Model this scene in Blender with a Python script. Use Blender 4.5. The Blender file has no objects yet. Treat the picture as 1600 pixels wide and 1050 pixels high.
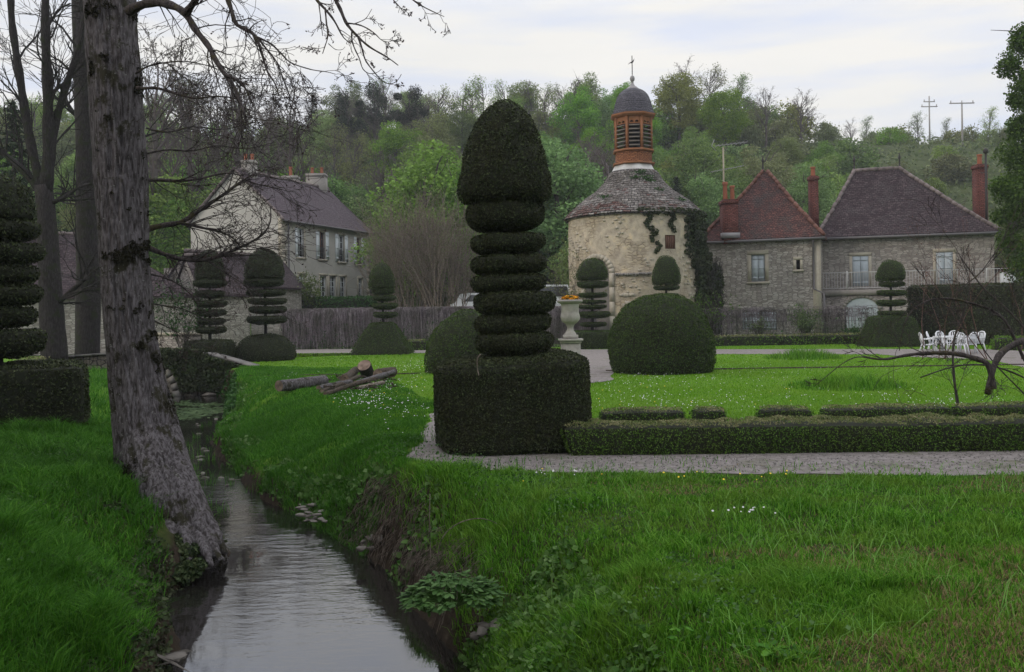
import bpy, math, random
import numpy as np
from mathutils import Vector, Matrix
R = math.radians
rng = np.random.default_rng(7); random.seed(7)
scene = bpy.context.scene
COL = scene.collection

# ------------------------------------------------------------------ camera
F = 1450.0; PX0, PY0 = 800.0, 490.0; EYE = 1.65; ROLL = math.atan(0.015)
cr, sr = math.cos(ROLL), math.sin(ROLL)
cam = bpy.data.cameras.new('camera'); camo = bpy.data.objects.new('camera', cam); COL.objects.link(camo)
cam.sensor_width = 36; cam.lens = F/1600*36; cam.shift_y = (PY0-525)/1600
cam.clip_start = 0.1; cam.clip_end = 2000
camo.matrix_world = Matrix(((cr, sr, 0, 0), (0, 0, -1, 0), (-sr, cr, 0, EYE), (0, 0, 0, 1)))
scene.camera = camo

# ------------------------------------------------------------------ world, sun, exposure
SUN_EL, SUN_AZ = R(22), R(-112)           # azimuth from +Y towards +X
w = bpy.data.worlds.new('World'); scene.world = w; w.use_nodes = True
nt = w.node_tree; nt.nodes.clear()
def wn(t, **k):
    n = nt.nodes.new(t)
    for a, b in k.items(): setattr(n, a, b)
    return n
sky = wn('ShaderNodeTexSky', sky_type='NISHITA', sun_disc=False, sun_elevation=SUN_EL, sun_rotation=SUN_AZ, air_density=1.2, dust_density=2.0)
tc = wn('ShaderNodeTexCoord'); mp = wn('ShaderNodeMapping'); mp.inputs['Scale'].default_value = (1.0, 1.0, 4.5); mp.inputs['Rotation'].default_value = (0, R(9), 0)
nz = wn('ShaderNodeTexNoise'); nz.inputs['Scale'].default_value = 2.6; nz.inputs['Detail'].default_value = 7; nz.inputs['Roughness'].default_value = .55
rp = wn('ShaderNodeValToRGB'); rp.color_ramp.elements[0].position = .34; rp.color_ramp.elements[1].position = .62
rp.color_ramp.elements[0].color = (.91,.91,.91,1); rp.color_ramp.elements[1].color = (1,1,1,1)
cl = wn('ShaderNodeMix', data_type='RGBA'); cl.inputs['A'].default_value = (6.0,6.35,7.3,1); cl.inputs['B'].default_value = (7.35,7.2,6.9,1)
mx = wn('ShaderNodeMix', data_type='RGBA')
bg = wn('ShaderNodeBackground'); bg.inputs['Strength'].default_value = 0.105
out = wn('ShaderNodeOutputWorld'); L = nt.links.new
L(tc.outputs['Generated'], mp.inputs['Vector']); L(mp.outputs['Vector'], nz.inputs['Vector'])
L(nz.outputs['Fac'], rp.inputs['Fac']); L(rp.outputs['Color'], mx.inputs['Factor'])
nz2 = wn('ShaderNodeTexNoise'); nz2.inputs['Scale'].default_value = 4.5; nz2.inputs['Detail'].default_value = 6
mp2 = wn('ShaderNodeMapping'); mp2.inputs['Scale'].default_value = (1.0, 1.0, 7.0); mp2.inputs['Rotation'].default_value = (R(4), R(-12), 0)
rp2 = wn('ShaderNodeValToRGB'); rp2.color_ramp.elements[0].position = .36; rp2.color_ramp.elements[1].position = .60
L(tc.outputs['Generated'], mp2.inputs['Vector']); L(mp2.outputs['Vector'], nz2.inputs['Vector']); L(nz2.outputs['Fac'], rp2.inputs['Fac']); L(rp2.outputs['Color'], cl.inputs['Factor'])
L(sky.outputs['Color'], mx.inputs['A']); L(cl.outputs['Result'], mx.inputs['B'])
sz_ = wn('ShaderNodeSeparateXYZ'); L(tc.outputs['Generated'], sz_.inputs[0])     # overcast sky: brighter overhead than at the horizon
mr = wn('ShaderNodeMapRange'); mr.inputs['From Min'].default_value = .30; mr.inputs['From Max'].default_value = .95; mr.inputs['To Min'].default_value = 1.0; mr.inputs['To Max'].default_value = 1.9
L(sz_.outputs[2], mr.inputs['Value']); vm_ = wn('ShaderNodeVectorMath', operation='SCALE'); L(mx.outputs['Result'], vm_.inputs[0]); L(mr.outputs[0], vm_.inputs['Scale'])
L(vm_.outputs[0], bg.inputs['Color']); L(bg.outputs['Background'], out.inputs['Surface'])
sd = bpy.data.lights.new('sun', 'SUN'); sd.energy = 0.8; sd.angle = R(14); sd.color = (1.0, .86, .70)
so = bpy.data.objects.new('sun', sd); COL.objects.link(so)
svec = Vector((math.sin(SUN_AZ)*math.cos(SUN_EL), math.cos(SUN_AZ)*math.cos(SUN_EL), math.sin(SUN_EL)))
so.rotation_euler = svec.to_track_quat('Z', 'Y').to_euler(); so.location = svec*60
HAZE = 0.0006
scene.view_settings.view_transform = 'Standard'; scene.view_settings.look = 'None'
scene.view_settings.exposure = 0.34; scene.view_settings.gamma = 1

# ------------------------------------------------------------------ pixel helpers
def ray(px, py):
    u = (px-PX0)/F; v = (PY0-py)/F
    return u*cr+v*sr, -u*sr+v*cr
def P(px, py, Y):
    a, b = ray(px, py); return np.array((a*Y, Y, EYE+b*Y))
def G(px, py, z=0.0):
    a, b = ray(px, py); Y = (z-EYE)/b; return np.array((a*Y, Y, z))
def px_of(x, y): return PX0+F*x/y

# ------------------------------------------------------------------ noise
def vnoise(p, seed=0):
    p = np.asarray(p, float); i = np.floor(p); f = p-i; f = f*f*(3-2*f)
    def h(a, b, c):
        v = np.sin(a*127.1+b*311.7+c*74.7+seed*17.3)*43758.5453; return v-np.floor(v)
    x, y, z = i[:,0], i[:,1], i[:,2]; fx, fy, fz = f[:,0], f[:,1], f[:,2]
    def l(a, b, t): return a+(b-a)*t
    return l(l(l(h(x,y,z),h(x+1,y,z),fx), l(h(x,y+1,z),h(x+1,y+1,z),fx), fy),
             l(l(h(x,y,z+1),h(x+1,y,z+1),fx), l(h(x,y+1,z+1),h(x+1,y+1,z+1),fx), fy), fz)*2-1
def fbm(p, s=1, o=3, seed=0):
    p = np.asarray(p, float)*s; r = 0; a = 1
    for k in range(o): r = r+a*vnoise(p, seed+k); p = p*2.03; a *= .5
    return r
def nrm(a): return a/np.maximum(np.linalg.norm(a, axis=-1, keepdims=True), 1e-9)
def sstep(x): x = np.clip(x, 0, 1); return x*x*(3-2*x)

# ------------------------------------------------------------------ mesh builder
class MB:
    def __init__(s): s.v = []; s.n = 0; s.q = []; s.t = []; s.ng = []
    def add(s, V, Fc, m=0):
        V = np.asarray(V, float).reshape(-1, 3); o = s.n; s.v.append(V); s.n += len(V)
        if isinstance(Fc, np.ndarray):
            (s.q if Fc.shape[1] == 4 else s.t).append((Fc+o, m))
        else:
            q = np.array([f for f in Fc if len(f) == 4], int).reshape(-1, 4); t = np.array([f for f in Fc if len(f) == 3], int).reshape(-1, 3)
            if len(q): s.q.append((q+o, m))
            if len(t): s.t.append((t+o, m))
            for f in Fc:
                if len(f) > 4: s.ng.append(([i+o for i in f], m))
        return s
    def quad(s, a, b, c, d, m=0): return s.add([a, b, c, d], [(0,1,2,3)], m)
    def poly(s, pts, m=0): return s.add(pts, [tuple(range(len(pts)))], m)
    def hexa(s, b, t, m=0):   # bottom 4, top 4
        return s.add(list(b)+list(t), [(3,2,1,0),(4,5,6,7),(0,1,5,4),(1,2,6,5),(2,3,7,6),(3,0,4,7)], m)
    def box(s, lo, hi, m=0, fr=None):
        (a,b,c), (d,e,f) = lo, hi
        V = np.array([(a,b,c),(d,b,c),(d,e,c),(a,e,c),(a,b,f),(d,b,f),(d,e,f),(a,e,f)], float)
        if fr is not None: V = fr(V)
        return s.add(V, [(3,2,1,0),(4,5,6,7),(0,1,5,4),(1,2,6,5),(2,3,7,6),(3,0,4,7)], m)
    def tube(s, pts, rad, n=6, m=0, cap=True, disp=None):
        pts = np.asarray(pts, float); k = len(pts); rad = np.broadcast_to(np.asarray(rad, float), (k,))
        T = nrm(np.gradient(pts, axis=0)); 
        ref = np.array((0., 0., 1.)) if abs(T[:,2]).mean() < .8 else np.array((0., 1., 0.))
        A = nrm(np.cross(T, ref)); B = np.cross(T, A)
        th = np.arange(n)*2*math.pi/n
        D = A[:,None,:]*np.cos(th)[None,:,None]+B[:,None,:]*np.sin(th)[None,:,None]
        V = pts[:,None,:]+D*rad[:,None,None]
        if disp is not None: V = V+D*disp(V.reshape(-1,3)).reshape(k, n, 1)
        idx = np.arange(k*n).reshape(k, n); nx = np.roll(idx, -1, 1)
        Fq = np.stack([idx[:-1], idx[1:], nx[1:], nx[:-1]], -1).reshape(-1, 4)
        s.add(V, Fq, m)
        if cap:
            o = s.n-k*n
            s.ng.append(([o+i for i in range(n)], m)); s.ng.append(([o+(k-1)*n+i for i in range(n)][::-1], m))
        return s
    def lathe(s, c, prof, n=24, m=0, disp=None, tilt=0, rot=0):
        V, Fc = lathe(c, prof, n, tilt, rot)
        if disp is not None: V = disp(V)
        return s.add(V, Fc, m)
    def build(s, name, mats, parent=None, smooth=False, cyl=None, loc=None, uv=True):
        V = np.concatenate(s.v) if s.v else np.zeros((0, 3))
        if not isinstance(mats, (list, tuple)): mats = [mats]
        off = np.zeros(3)
        if parent is not None and loc is None:
            r = parent
            while r.parent: r = r.parent
            off = np.array(r.location)
        elif loc is not None: off = np.asarray(loc, float)
        V = V-off
        loops = []; tot = []; mi = []
        for q, m in s.q: loops.append(q.ravel()); tot.append(np.full(len(q), 4)); mi.append(np.full(len(q), m))
        for q, m in s.t: loops.append(q.ravel()); tot.append(np.full(len(q), 3)); mi.append(np.full(len(q), m))
        for q, m in s.ng: loops.append(np.array(q)); tot.append(np.array([len(q)])); mi.append(np.array([m]))
        loops = np.concatenate(loops).astype(np.int32); tot = np.concatenate(tot).astype(np.int32); mi = np.concatenate(mi).astype(np.int32)
        me = bpy.data.meshes.new(name)
        me.vertices.add(len(V)); me.vertices.foreach_set('co', V.astype(np.float32).ravel())
        me.loops.add(len(loops)); me.loops.foreach_set('vertex_index', loops)
        st = np.concatenate([[0], np.cumsum(tot)[:-1]]).astype(np.int32)
        me.polygons.add(len(tot)); me.polygons.foreach_set('loop_start', st); me.polygons.foreach_set('loop_total', tot)
        me.polygons.foreach_set('material_index', mi)
        me.update(calc_edges=True)
        if smooth: me.polygons.foreach_set('use_smooth', np.ones(len(tot), bool))
        if uv and len(V) < 200000:
            a = V[loops[st]]; b = V[loops[st+1]]; c = V[loops[st+2]]
            n = nrm(np.cross(b-a, c-b)); t = np.cross(np.array((0., 0., 1.)), n)
            bad = np.linalg.norm(t, axis=1) < .05; t[bad] = (1, 0, 0); t = nrm(t); bt = np.cross(n, t)
            rep = np.repeat(np.arange(len(tot)), tot); LV = V[loops]
            if cyl is not None:
                cx, cy = cyl[0]-off[0], cyl[1]-off[1]
                an = np.arctan2(LV[:,1]-cy, LV[:,0]-cx); an0 = np.arctan2(a[:,1]-cy, a[:,0]-cx)[rep]
                an = an0+(an-an0+math.pi) % (2*math.pi)-math.pi
                U = np.stack([an*cyl[2], LV[:,2]], 1)
            else: U = np.stack([(LV*t[rep]).sum(1), (LV*bt[rep]).sum(1)], 1)
            ul = me.uv_layers.new(name='UVMap'); ul.data.foreach_set('uv', U.astype(np.float32).ravel())
        for x in mats: me.materials.append(x)
        me.validate()
        o = bpy.data.objects.new(name, me); COL.objects.link(o)
        if loc is not None: o.location = tuple(loc)
        if parent is not None: o.parent = parent; o.location = (0, 0, 0)
        return o
def lathe(c, prof, n=24, tilt=0, rot=0):
    prof = np.asarray(prof, float); k = len(prof); th = np.arange(n)*2*math.pi/n+rot
    V = np.stack([prof[:,0][:,None]*np.cos(th), prof[:,0][:,None]*np.sin(th), np.repeat(prof[:,1][:,None], n, 1)], -1)
    if tilt: V[...,2] += V[...,0]*tilt
    V = V.reshape(-1, 3)+np.asarray(c, float)
    idx = np.arange(k*n).reshape(k, n); nx = np.roll(idx, -1, 1)
    return V, np.stack([idx[:-1], nx[:-1], nx[1:], idx[1:]], -1).reshape(-1, 4)
def rs(prof, n):     # smooth resample of a profile
    p = np.asarray(prof, float); d = np.concatenate([[0], np.cumsum(np.linalg.norm(np.diff(p, axis=0), axis=1))])
    t = np.linspace(0, d[-1], n); q = np.stack([np.interp(t, d, p[:,i]) for i in range(p.shape[1])], 1)
    for _ in range(2): q[1:-1] = (q[:-2]+2*q[1:-1]+q[2:])/4
    return q

def tag(o, label=None, cat=None, group=None, kind=None):
    for k, v in (('label', label), ('category', cat), ('group', group), ('kind', kind)):
        if v: o[k] = v
    return o
def thing(name, loc, label, cat, group=None, rz=0):
    o = bpy.data.objects.new(name, None); COL.objects.link(o); o.location = tuple(float(a) for a in loc); o.rotation_euler = (0, 0, rz)
    o.empty_display_size = .1
    return tag(o, label, cat, group)
def copy_tree(o, parent=None):
    c = o.copy(); COL.objects.link(c); c.parent = parent
    for ch in list(o.children): copy_tree(ch, c)
    return c

# ------------------------------------------------------------------ materials
def mat(name, base=(.5,.5,.5), rough=.8, spec=.3, fn=None, metal=0):
    m = bpy.data.materials.new(name); m.use_nodes = True; t = m.node_tree; b = t.nodes['Principled BSDF']
    b.inputs['Base Color'].default_value = (*base, 1); b.inputs['Roughness'].default_value = rough
    b.inputs['Specular IOR Level'].default_value = spec; b.inputs['Metallic'].default_value = metal
    if fn: fn(t, b)
    return m
def nd(t, ty, **k):
    n = t.nodes.new(ty)
    for a, b in k.items():
        if a in ('inp',):
            for x, y in b.items(): n.inputs[x].default_value = y
        else: setattr(n, a, b)
    return n
def ramp(t, fac, stops):
    r = nd(t, 'ShaderNodeValToRGB'); e = r.color_ramp.elements
    while len(e) < len(stops): e.new(.5)
    for i, (p, c) in enumerate(stops): e[i].position = p; e[i].color = (*c, 1) if len(c) == 3 else c
    t.links.new(fac, r.inputs['Fac']); return r.outputs['Color']
def noise(t, scale, detail=4, rough=.5, vec=None, dim='3D'):
    n = nd(t, 'ShaderNodeTexNoise'); n.inputs['Scale'].default_value = scale; n.inputs['Detail'].default_value = detail; n.inputs['Roughness'].default_value = rough
    if vec is None:
        vec = pos(t)
    t.links.new(vec, n.inputs['Vector']); return n.outputs['Fac']
def pos(t):
    for n in t.nodes:
        if n.type == 'NEW_GEOMETRY': return n.outputs['Position']
    return nd(t, 'ShaderNodeNewGeometry').outputs['Position']
def mix(t, f, a, b, bl='MIX'):
    n = nd(t, 'ShaderNodeMix', data_type='RGBA', blend_type=bl)
    for s, x in (('Factor', f), ('A', a), ('B', b)):
        if isinstance(x, (int, float)): n.inputs[s].default_value = x
        elif isinstance(x, tuple): n.inputs[s].default_value = (*x, 1)
        else: t.links.new(x, n.inputs[s])
    return n.outputs['Result']
def bump(t, b, h, strength=.5, dist=.02):
    n = nd(t, 'ShaderNodeBump'); n.inputs['Strength'].default_value = strength; n.inputs['Distance'].default_value = dist
    t.links.new(h, n.inputs['Height']); t.links.new(n.outputs['Normal'], b.inputs['Normal'])
def math_(t, op, a, b=0.0):
    n = nd(t, 'ShaderNodeMath', operation=op)
    for i, x in enumerate((a, b)):
        if isinstance(x, (int, float)): n.inputs[i].default_value = x
        else: t.links.new(x, n.inputs[i])
    return n.outputs[0]

def leafmat(name, c1, c2, c3=None, trans=.25, rough=.55, objvar=0.0, patch=1.2, patchc=None, patchf=.5):
    m = bpy.data.materials.new(name); m.use_nodes = True; t = m.node_tree; b = t.nodes['Principled BSDF']
    g = nd(t, 'ShaderNodeNewGeometry')
    stops = [(0, c1), (1, c2)] if c3 is None else [(0, c1), (.6, c2), (1, c3)]
    col = ramp(t, g.outputs['Random Per Island'], stops)
    if patchc is not None:
        nf = noise(t, patch, 3, .6, g.outputs['Position'])
        nf = math_(t, 'MULTIPLY', ramp(t, nf, [(.42, (0,0,0)), (.62, (1,1,1))]), patchf)
        col = mix(t, nf, col, patchc)
    if objvar:
        oi = nd(t, 'ShaderNodeObjectInfo'); hs = nd(t, 'ShaderNodeHueSaturation')
        v = math_(t, 'ADD', math_(t, 'MULTIPLY', oi.outputs['Random'], objvar), 1-objvar/2); t.links.new(v, hs.inputs['Value'])
        h = math_(t, 'ADD', math_(t, 'MULTIPLY', math_(t, 'FRACT', math_(t, 'MULTIPLY', oi.outputs['Random'], 7.3)), .04), .468); t.links.new(h, hs.inputs['Hue'])
        s_ = math_(t, 'ADD', math_(t, 'MULTIPLY', math_(t, 'FRACT', math_(t, 'MULTIPLY', oi.outputs['Random'], 3.1)), .35), .72); t.links.new(s_, hs.inputs['Saturation'])
        t.links.new(col, hs.inputs['Color']); col = hs.outputs['Color']
    t.links.new(col, b.inputs['Base Color']); b.inputs['Roughness'].default_value = rough; b.inputs['Specular IOR Level'].default_value = .10
    if trans:
        tr = nd(t, 'ShaderNodeBsdfTranslucent'); t.links.new(col, tr.inputs['Color'])
        ms = nd(t, 'ShaderNodeMixShader'); ms.inputs[0].default_value = trans
        t.links.new(b.outputs[0], ms.inputs[1]); t.links.new(tr.outputs[0], ms.inputs[2])
        t.links.new(ms.outputs[0], t.nodes['Material Output'].inputs['Surface'])
    return m

M = {}
M['yew'] = leafmat('yew_foliage', (.010,.015,.008), (.036,.050,.020), (.09,.115,.048), trans=.1, patch=5, patchc=(.045,.042,.022), patchf=.5)
M['yew_core'] = mat('yew_core', (.016,.019,.010), .9)
M['yew_green'] = leafmat('yew_foliage_green', (.016,.034,.008), (.045,.082,.018), (.10,.155,.035), trans=.15, patch=3, patchc=(.045,.05,.018), patchf=.35)
M['yew_tip'] = leafmat('yew_top_foliage', (.05,.052,.03), (.10,.095,.055), (.16,.15,.09), trans=.1)
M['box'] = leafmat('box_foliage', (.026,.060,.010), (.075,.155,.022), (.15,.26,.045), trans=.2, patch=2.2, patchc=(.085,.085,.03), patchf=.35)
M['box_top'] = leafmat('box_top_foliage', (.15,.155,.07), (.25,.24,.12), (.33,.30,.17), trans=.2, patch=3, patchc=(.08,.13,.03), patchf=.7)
M['hedge_light'] = leafmat('bright_hedge_foliage', (.06,.13,.02), (.12,.22,.03), trans=.25)
M['laurel'] = leafmat('laurel_foliage', (.02,.06,.015), (.05,.12,.03), trans=.15)
M['ivy'] = leafmat('ivy_foliage', (.016,.030,.012), (.045,.068,.026), (.08,.10,.045), trans=.1, patch=2, patchc=(.05,.045,.035), patchf=.5)
M['dead_vine'] = leafmat('dead_vine_stems', (.06,.048,.055), (.20,.17,.19), (.38,.34,.37), trans=0, patch=1.5, patchc=(.05,.06,.03), patchf=.5)
M['grass'] = leafmat('grass_blades', (.026,.105,.006), (.085,.25,.014), (.19,.38,.05), trans=.35, patch=1.6, patchc=(.15,.22,.03), patchf=.35)
M['lush'] = leafmat('lush_grass_blades', (.025,.095,.008), (.062,.20,.015), (.13,.30,.035), trans=.35, patch=.8, patchc=(.03,.10,.01), patchf=.5)
M['pale_grass'] = leafmat('pale_grass_blades', (.10,.25,.04), (.20,.38,.09), trans=.3)
M['dry'] = leafmat('dry_grass_blades', (.20,.15,.07), (.34,.26,.14), trans=.3)
M['lawn'] = leafmat('lawn_blades', (.070,.19,.006), (.125,.30,.010), (.20,.38,.03), trans=.35, patch=.35, patchc=(.15,.25,.02), patchf=.5)
M['weed'] = leafmat('broad_leaves', (.04,.11,.02), (.09,.18,.04), (.14,.23,.08), trans=.3)
M['lobed'] = leafmat('dark_lobed_leaves', (.03,.075,.018), (.055,.12,.03), (.085,.16,.05), trans=.2)
M['white_flower'] = mat('white_petals', (.55,.56,.55), .7)
M['yellow_flower'] = mat('yellow_petals', (.75,.55,.04), .7)
M['orange_flower'] = leafmat('orange_petals', (.75,.22,.01), (.85,.45,.03), trans=.2)
M['f_green'] = leafmat('fresh_leaves', (.065,.15,.018), (.125,.26,.03), (.20,.36,.05), trans=.35, objvar=.5)
M['f_olive'] = leafmat('olive_leaves', (.08,.115,.03), (.14,.19,.045), (.20,.26,.07), trans=.3, objvar=.4)
M['f_bright'] = leafmat('bright_spring_leaves', (.075,.17,.025), (.14,.29,.045), (.20,.38,.07), trans=.35, objvar=.12)
M['f_bud'] = leafmat('opening_buds', (.075,.075,.04), (.12,.12,.06), trans=.2, objvar=.4)
M['f_dark'] = leafmat('conifer_needles', (.012,.026,.012), (.03,.05,.022), trans=.1, objvar=.4)
M['f_right'] = leafmat('dark_tree_leaves', (.03,.065,.01), (.06,.11,.018), (.09,.15,.025), trans=.3)
M['hawth'] = leafmat('olive_green_leaves', (.05,.09,.022), (.09,.14,.035), (.12,.18,.04), trans=.3, objvar=.2)
def barkfn(c1, c2, moss, ms=3.5, mlo=.54, mhi=.60):
    def fn(t, b):
        p = pos(t); mpn = nd(t, 'ShaderNodeMapping'); mpn.inputs['Scale'].default_value = (1, 1, .20); t.links.new(p, mpn.inputs['Vector'])
        n1 = noise(t, 34, 6, .65, mpn.outputs['Vector']); n2 = noise(t, ms, 5, .7, p)
        base = ramp(t, n1, [(.40, c1), (.60, c2)]); mk = ramp(t, n2, [(mlo, (0,0,0)), (mhi, (1,1,1))])
        t.links.new(mix(t, mk, base, moss), b.inputs['Base Color']); bump(t, b, n1, 1.0, .035)
    return fn
def lichen(m_):
    t = m_.node_tree; b = t.nodes['Principled BSDF']; l = b.inputs['Base Color'].links[0]; src = l.from_socket; nf = noise(t, 38, 3, .6)
    t.links.new(mix(t, ramp(t, nf, [(.64, (0,0,0)), (.70, (.7,.7,.7))]), src, (.26,.27,.25)), b.inputs['Base Color']); return m_
M['bark'] = mat('grey_bark', rough=.95, fn=barkfn((.040,.034,.034), (.15,.138,.148), (.03,.028,.016)))
lichen(M['bark'])
M['bark_dark'] = mat('dark_bark', rough=.95, fn=barkfn((.012,.010,.010), (.042,.036,.038), (.02,.025,.01)))
M['twig'] = mat('twig_bark', rough=.9, fn=barkfn((.025,.020,.020), (.070,.058,.056), (.05,.042,.02), 6))
M['twig_pale'] = mat('pale_twig_bark', rough=.9, fn=barkfn((.12,.095,.08), (.25,.21,.175), (.05,.06,.03), 6))
M['twig_red'] = mat('red_twig_bark', (.09,.045,.04), .9)
M['far_bark'] = mat('far_grey_bark', (.085,.07,.068), .95)
M['far_twig'] = mat('far_twig_bark', (.10,.083,.08), .95)
M['rot'] = mat('rotten_bark', rough=.95, fn=barkfn((.022,.016,.012), (.095,.07,.052), (.05,.045,.03), 9))
def cutfn(t, b):
    tcn = nd(t, 'ShaderNodeTexCoord'); wv = nd(t, 'ShaderNodeTexNoise'); wv.inputs['Scale'].default_value = 9
    t.links.new(tcn.outputs['Object'], wv.inputs['Vector'])
    t.links.new(ramp(t, wv.outputs['Fac'], [(.35, (.10,.07,.055)), (.65, (.22,.16,.13))]), b.inputs['Base Color'])
M['cut'] = mat('weathered_cut_wood', rough=.9, fn=cutfn)
def stonefn(c1, c2, c3, scale=(5,11), patch=None, bstr=.8, mortar=(.19,.165,.135)):
    def fn(t, b):
        uv = nd(t, 'ShaderNodeTexCoord').outputs['UV']
        mpn = nd(t, 'ShaderNodeMapping'); mpn.inputs['Scale'].default_value = (scale[0], scale[1], 1); t.links.new(uv, mpn.inputs['Vector'])
        nn = nd(t, 'ShaderNodeTexNoise', noise_dimensions='2D'); nn.inputs['Scale'].default_value = 1.6; nn.inputs['Detail'].default_value = 3; t.links.new(uv, nn.inputs['Vector'])
        ad = nd(t, 'ShaderNodeVectorMath', operation='MULTIPLY_ADD'); ad.inputs[1].default_value = (.9,.9,0); t.links.new(nn.outputs['Color'], ad.inputs[0]); t.links.new(mpn.outputs['Vector'], ad.inputs[2])
        vo = nd(t, 'ShaderNodeTexVoronoi', feature='F1', voronoi_dimensions='2D'); vo.inputs['Randomness'].default_value = .8; vo.inputs['Scale'].default_value = 1; t.links.new(ad.outputs[0], vo.inputs['Vector'])
        ve = nd(t, 'ShaderNodeTexVoronoi', feature='DISTANCE_TO_EDGE', voronoi_dimensions='2D'); ve.inputs['Randomness'].default_value = .8; ve.inputs['Scale'].default_value = 1; t.links.new(ad.outputs[0], ve.inputs['Vector'])
        sep = nd(t, 'ShaderNodeSeparateColor'); t.links.new(vo.outputs['Color'], sep.inputs[0])
        st = ramp(t, sep.outputs[0], [(0, c1), (.5, c2), (1, c3)])
        fine = noise(t, 30, 4, .6); st = mix(t, .35, st, ramp(t, fine, [(.3, (.06,.05,.045)), (.7, (.42,.37,.3))]))
        ed = ramp(t, ve.outputs['Distance'], [(.03, (0,0,0)), (.12, (1,1,1))])
        big = noise(t, .9, 5, .65)
        if patch is not None:
            pm = ramp(t, big, [(.40, (0,0,0)), (.54, (1,1,1))]); pcol = ramp(t, noise(t, 2.4, 6, .65), [(.3, patch[0]), (.55, patch[1]), (.75, patch[2])])
            col = mix(t, pm, mix(t, ed, mortar, st), pcol)
            hgt = mix(t, pm, ed, (.8,.8,.8))
        else:
            col = mix(t, ed, mortar, st); hgt = ed
            col = mix(t, .18, col, ramp(t, big, [(.3, (.10,.085,.08)), (.7, (.45,.40,.33))]), 'OVERLAY')
        t.links.new(col, b.inputs['Base Color'])
        hh = mix(t, .35, hgt, ramp(t, fine, [(.2, (0,0,0)), (.8, (1,1,1))])); bump(t, b, hh, bstr, .05)
    return fn
M['rubble'] = mat('rubble_stone', rough=.95, fn=stonefn((.25,.235,.225), (.44,.42,.395), (.60,.58,.55), (3.8,11), mortar=(.19,.175,.165)))
M['rubble_grey'] = mat('grey_rubble_stone', rough=.95, fn=stonefn((.22,.205,.205), (.38,.36,.35), (.52,.50,.48), (3.8,11), mortar=(.20,.19,.185)))
M['dove_wall'] = mat('patched_plaster_over_stone', rough=.95, fn=stonefn((.30,.25,.18), (.50,.41,.28), (.62,.53,.38), (3.6,6.5), patch=((.28,.245,.20), (.48,.42,.33), (.62,.51,.33)), bstr=1.0, mortar=(.24,.20,.15)))
M['dark_stone'] = mat('dark_damp_stone', rough=.9, fn=stonefn((.04,.036,.032), (.085,.078,.07), (.14,.13,.12), (4,7), mortar=(.03,.028,.025)))
def plasterfn(a, c, d):
    def fn(t, b):
        n = noise(t, .7, 6, .65); n2 = noise(t, 8, 4, .6)
        col = mix(t, .3, ramp(t, n, [(.3, a), (.55, c), (.75, d)]), ramp(t, n2, [(.3, a), (.7, d)]))
        t.links.new(col, b.inputs['Base Color']); bump(t, b, n2, .3, .02)
    return fn
M['plaster'] = mat('beige_grey_plaster', rough=.95, fn=plasterfn((.34,.325,.305), (.43,.415,.39), (.50,.48,.45)))
M['dressed'] = mat('pale_dressed_stone', rough=.9, fn=plasterfn((.27,.245,.20), (.40,.365,.30), (.50,.46,.38)))
M['grey_dressed'] = mat('grey_dressed_stone', rough=.9, fn=plasterfn((.16,.15,.145), (.24,.225,.21), (.33,.31,.28)))
M['urn_stone'] = mat('lichen_spotted_stone', rough=.9, fn=plasterfn((.14,.13,.115), (.36,.34,.31), (.48,.46,.42)))
M['whitewash'] = mat('flaking_white_mortar', rough=.9, fn=plasterfn((.30,.29,.28), (.5,.5,.5), (.6,.6,.6)))
def tilefn(c1, c2, c3, sx=7, sy=9, patch=None, bs=.9):
    def fn(t, b):
        uv = nd(t, 'ShaderNodeTexCoord').outputs['UV']; br = nd(t, 'ShaderNodeTexBrick')
        wob = nd(t, 'ShaderNodeTexNoise', noise_dimensions='2D'); wob.inputs['Scale'].default_value = 2.5; wob.inputs['Detail'].default_value = 3; t.links.new(uv, wob.inputs['Vector'])
        ad = nd(t, 'ShaderNodeVectorMath', operation='MULTIPLY_ADD'); ad.inputs[1].default_value = (.15,.15,0); t.links.new(wob.outputs['Color'], ad.inputs[0]); t.links.new(uv, ad.inputs[2])
        t.links.new(ad.outputs[0], br.inputs['Vector'])
        br.inputs['Scale'].default_value = 1; br.inputs['Brick Width'].default_value = 1/sx; br.inputs['Row Height'].default_value = 1/sy
        br.inputs['Mortar Size'].default_value = .012; br.inputs['Color1'].default_value = (0,0,0,1); br.inputs['Color2'].default_value = (1,1,1,1); br.inputs['Mortar'].default_value = (.5,.5,.5,1)
        base = ramp(t, br.outputs['Color'], [(0, c1), (.5, c2), (1, c3)])
        big = noise(t, 1.6, 7, .75)
        base = mix(t, .5, base, ramp(t, noise(t, 9, 5, .8), [(.35, c1), (.5, c2), (.66, c3)]))
        if patch is not None: base = mix(t, ramp(t, big, [(.48, (0,0,0)), (.60, (.85,.85,.85))]), base, ramp(t, noise(t, 12, 4, .7), [(.35, tuple(x*.6 for x in patch)), (.7, patch)]))
        col = mix(t, br.outputs['Fac'], base, tuple(x*.3 for x in c1))
        t.links.new(col, b.inputs['Base Color'])
        sepn = nd(t, 'ShaderNodeSeparateXYZ'); t.links.new(ad.outputs[0], sepn.inputs[0])
        rowf = math_(t, 'FRACT', math_(t, 'MULTIPLY', sepn.outputs[1], sy))
        h = math_(t, 'SUBTRACT', math_(t, 'ADD', math_(t, 'MULTIPLY', rowf, -.8), br.outputs['Color']), br.outputs['Fac'])
        bump(t, b, h, bs, .03)
    return fn
M['roof_purple'] = mat('weathered_purple_brown_tiles', rough=.95, fn=tilefn((.014,.009,.012), (.036,.022,.028), (.10,.075,.08), 5, 7, patch=(.075,.06,.065)))
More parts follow.
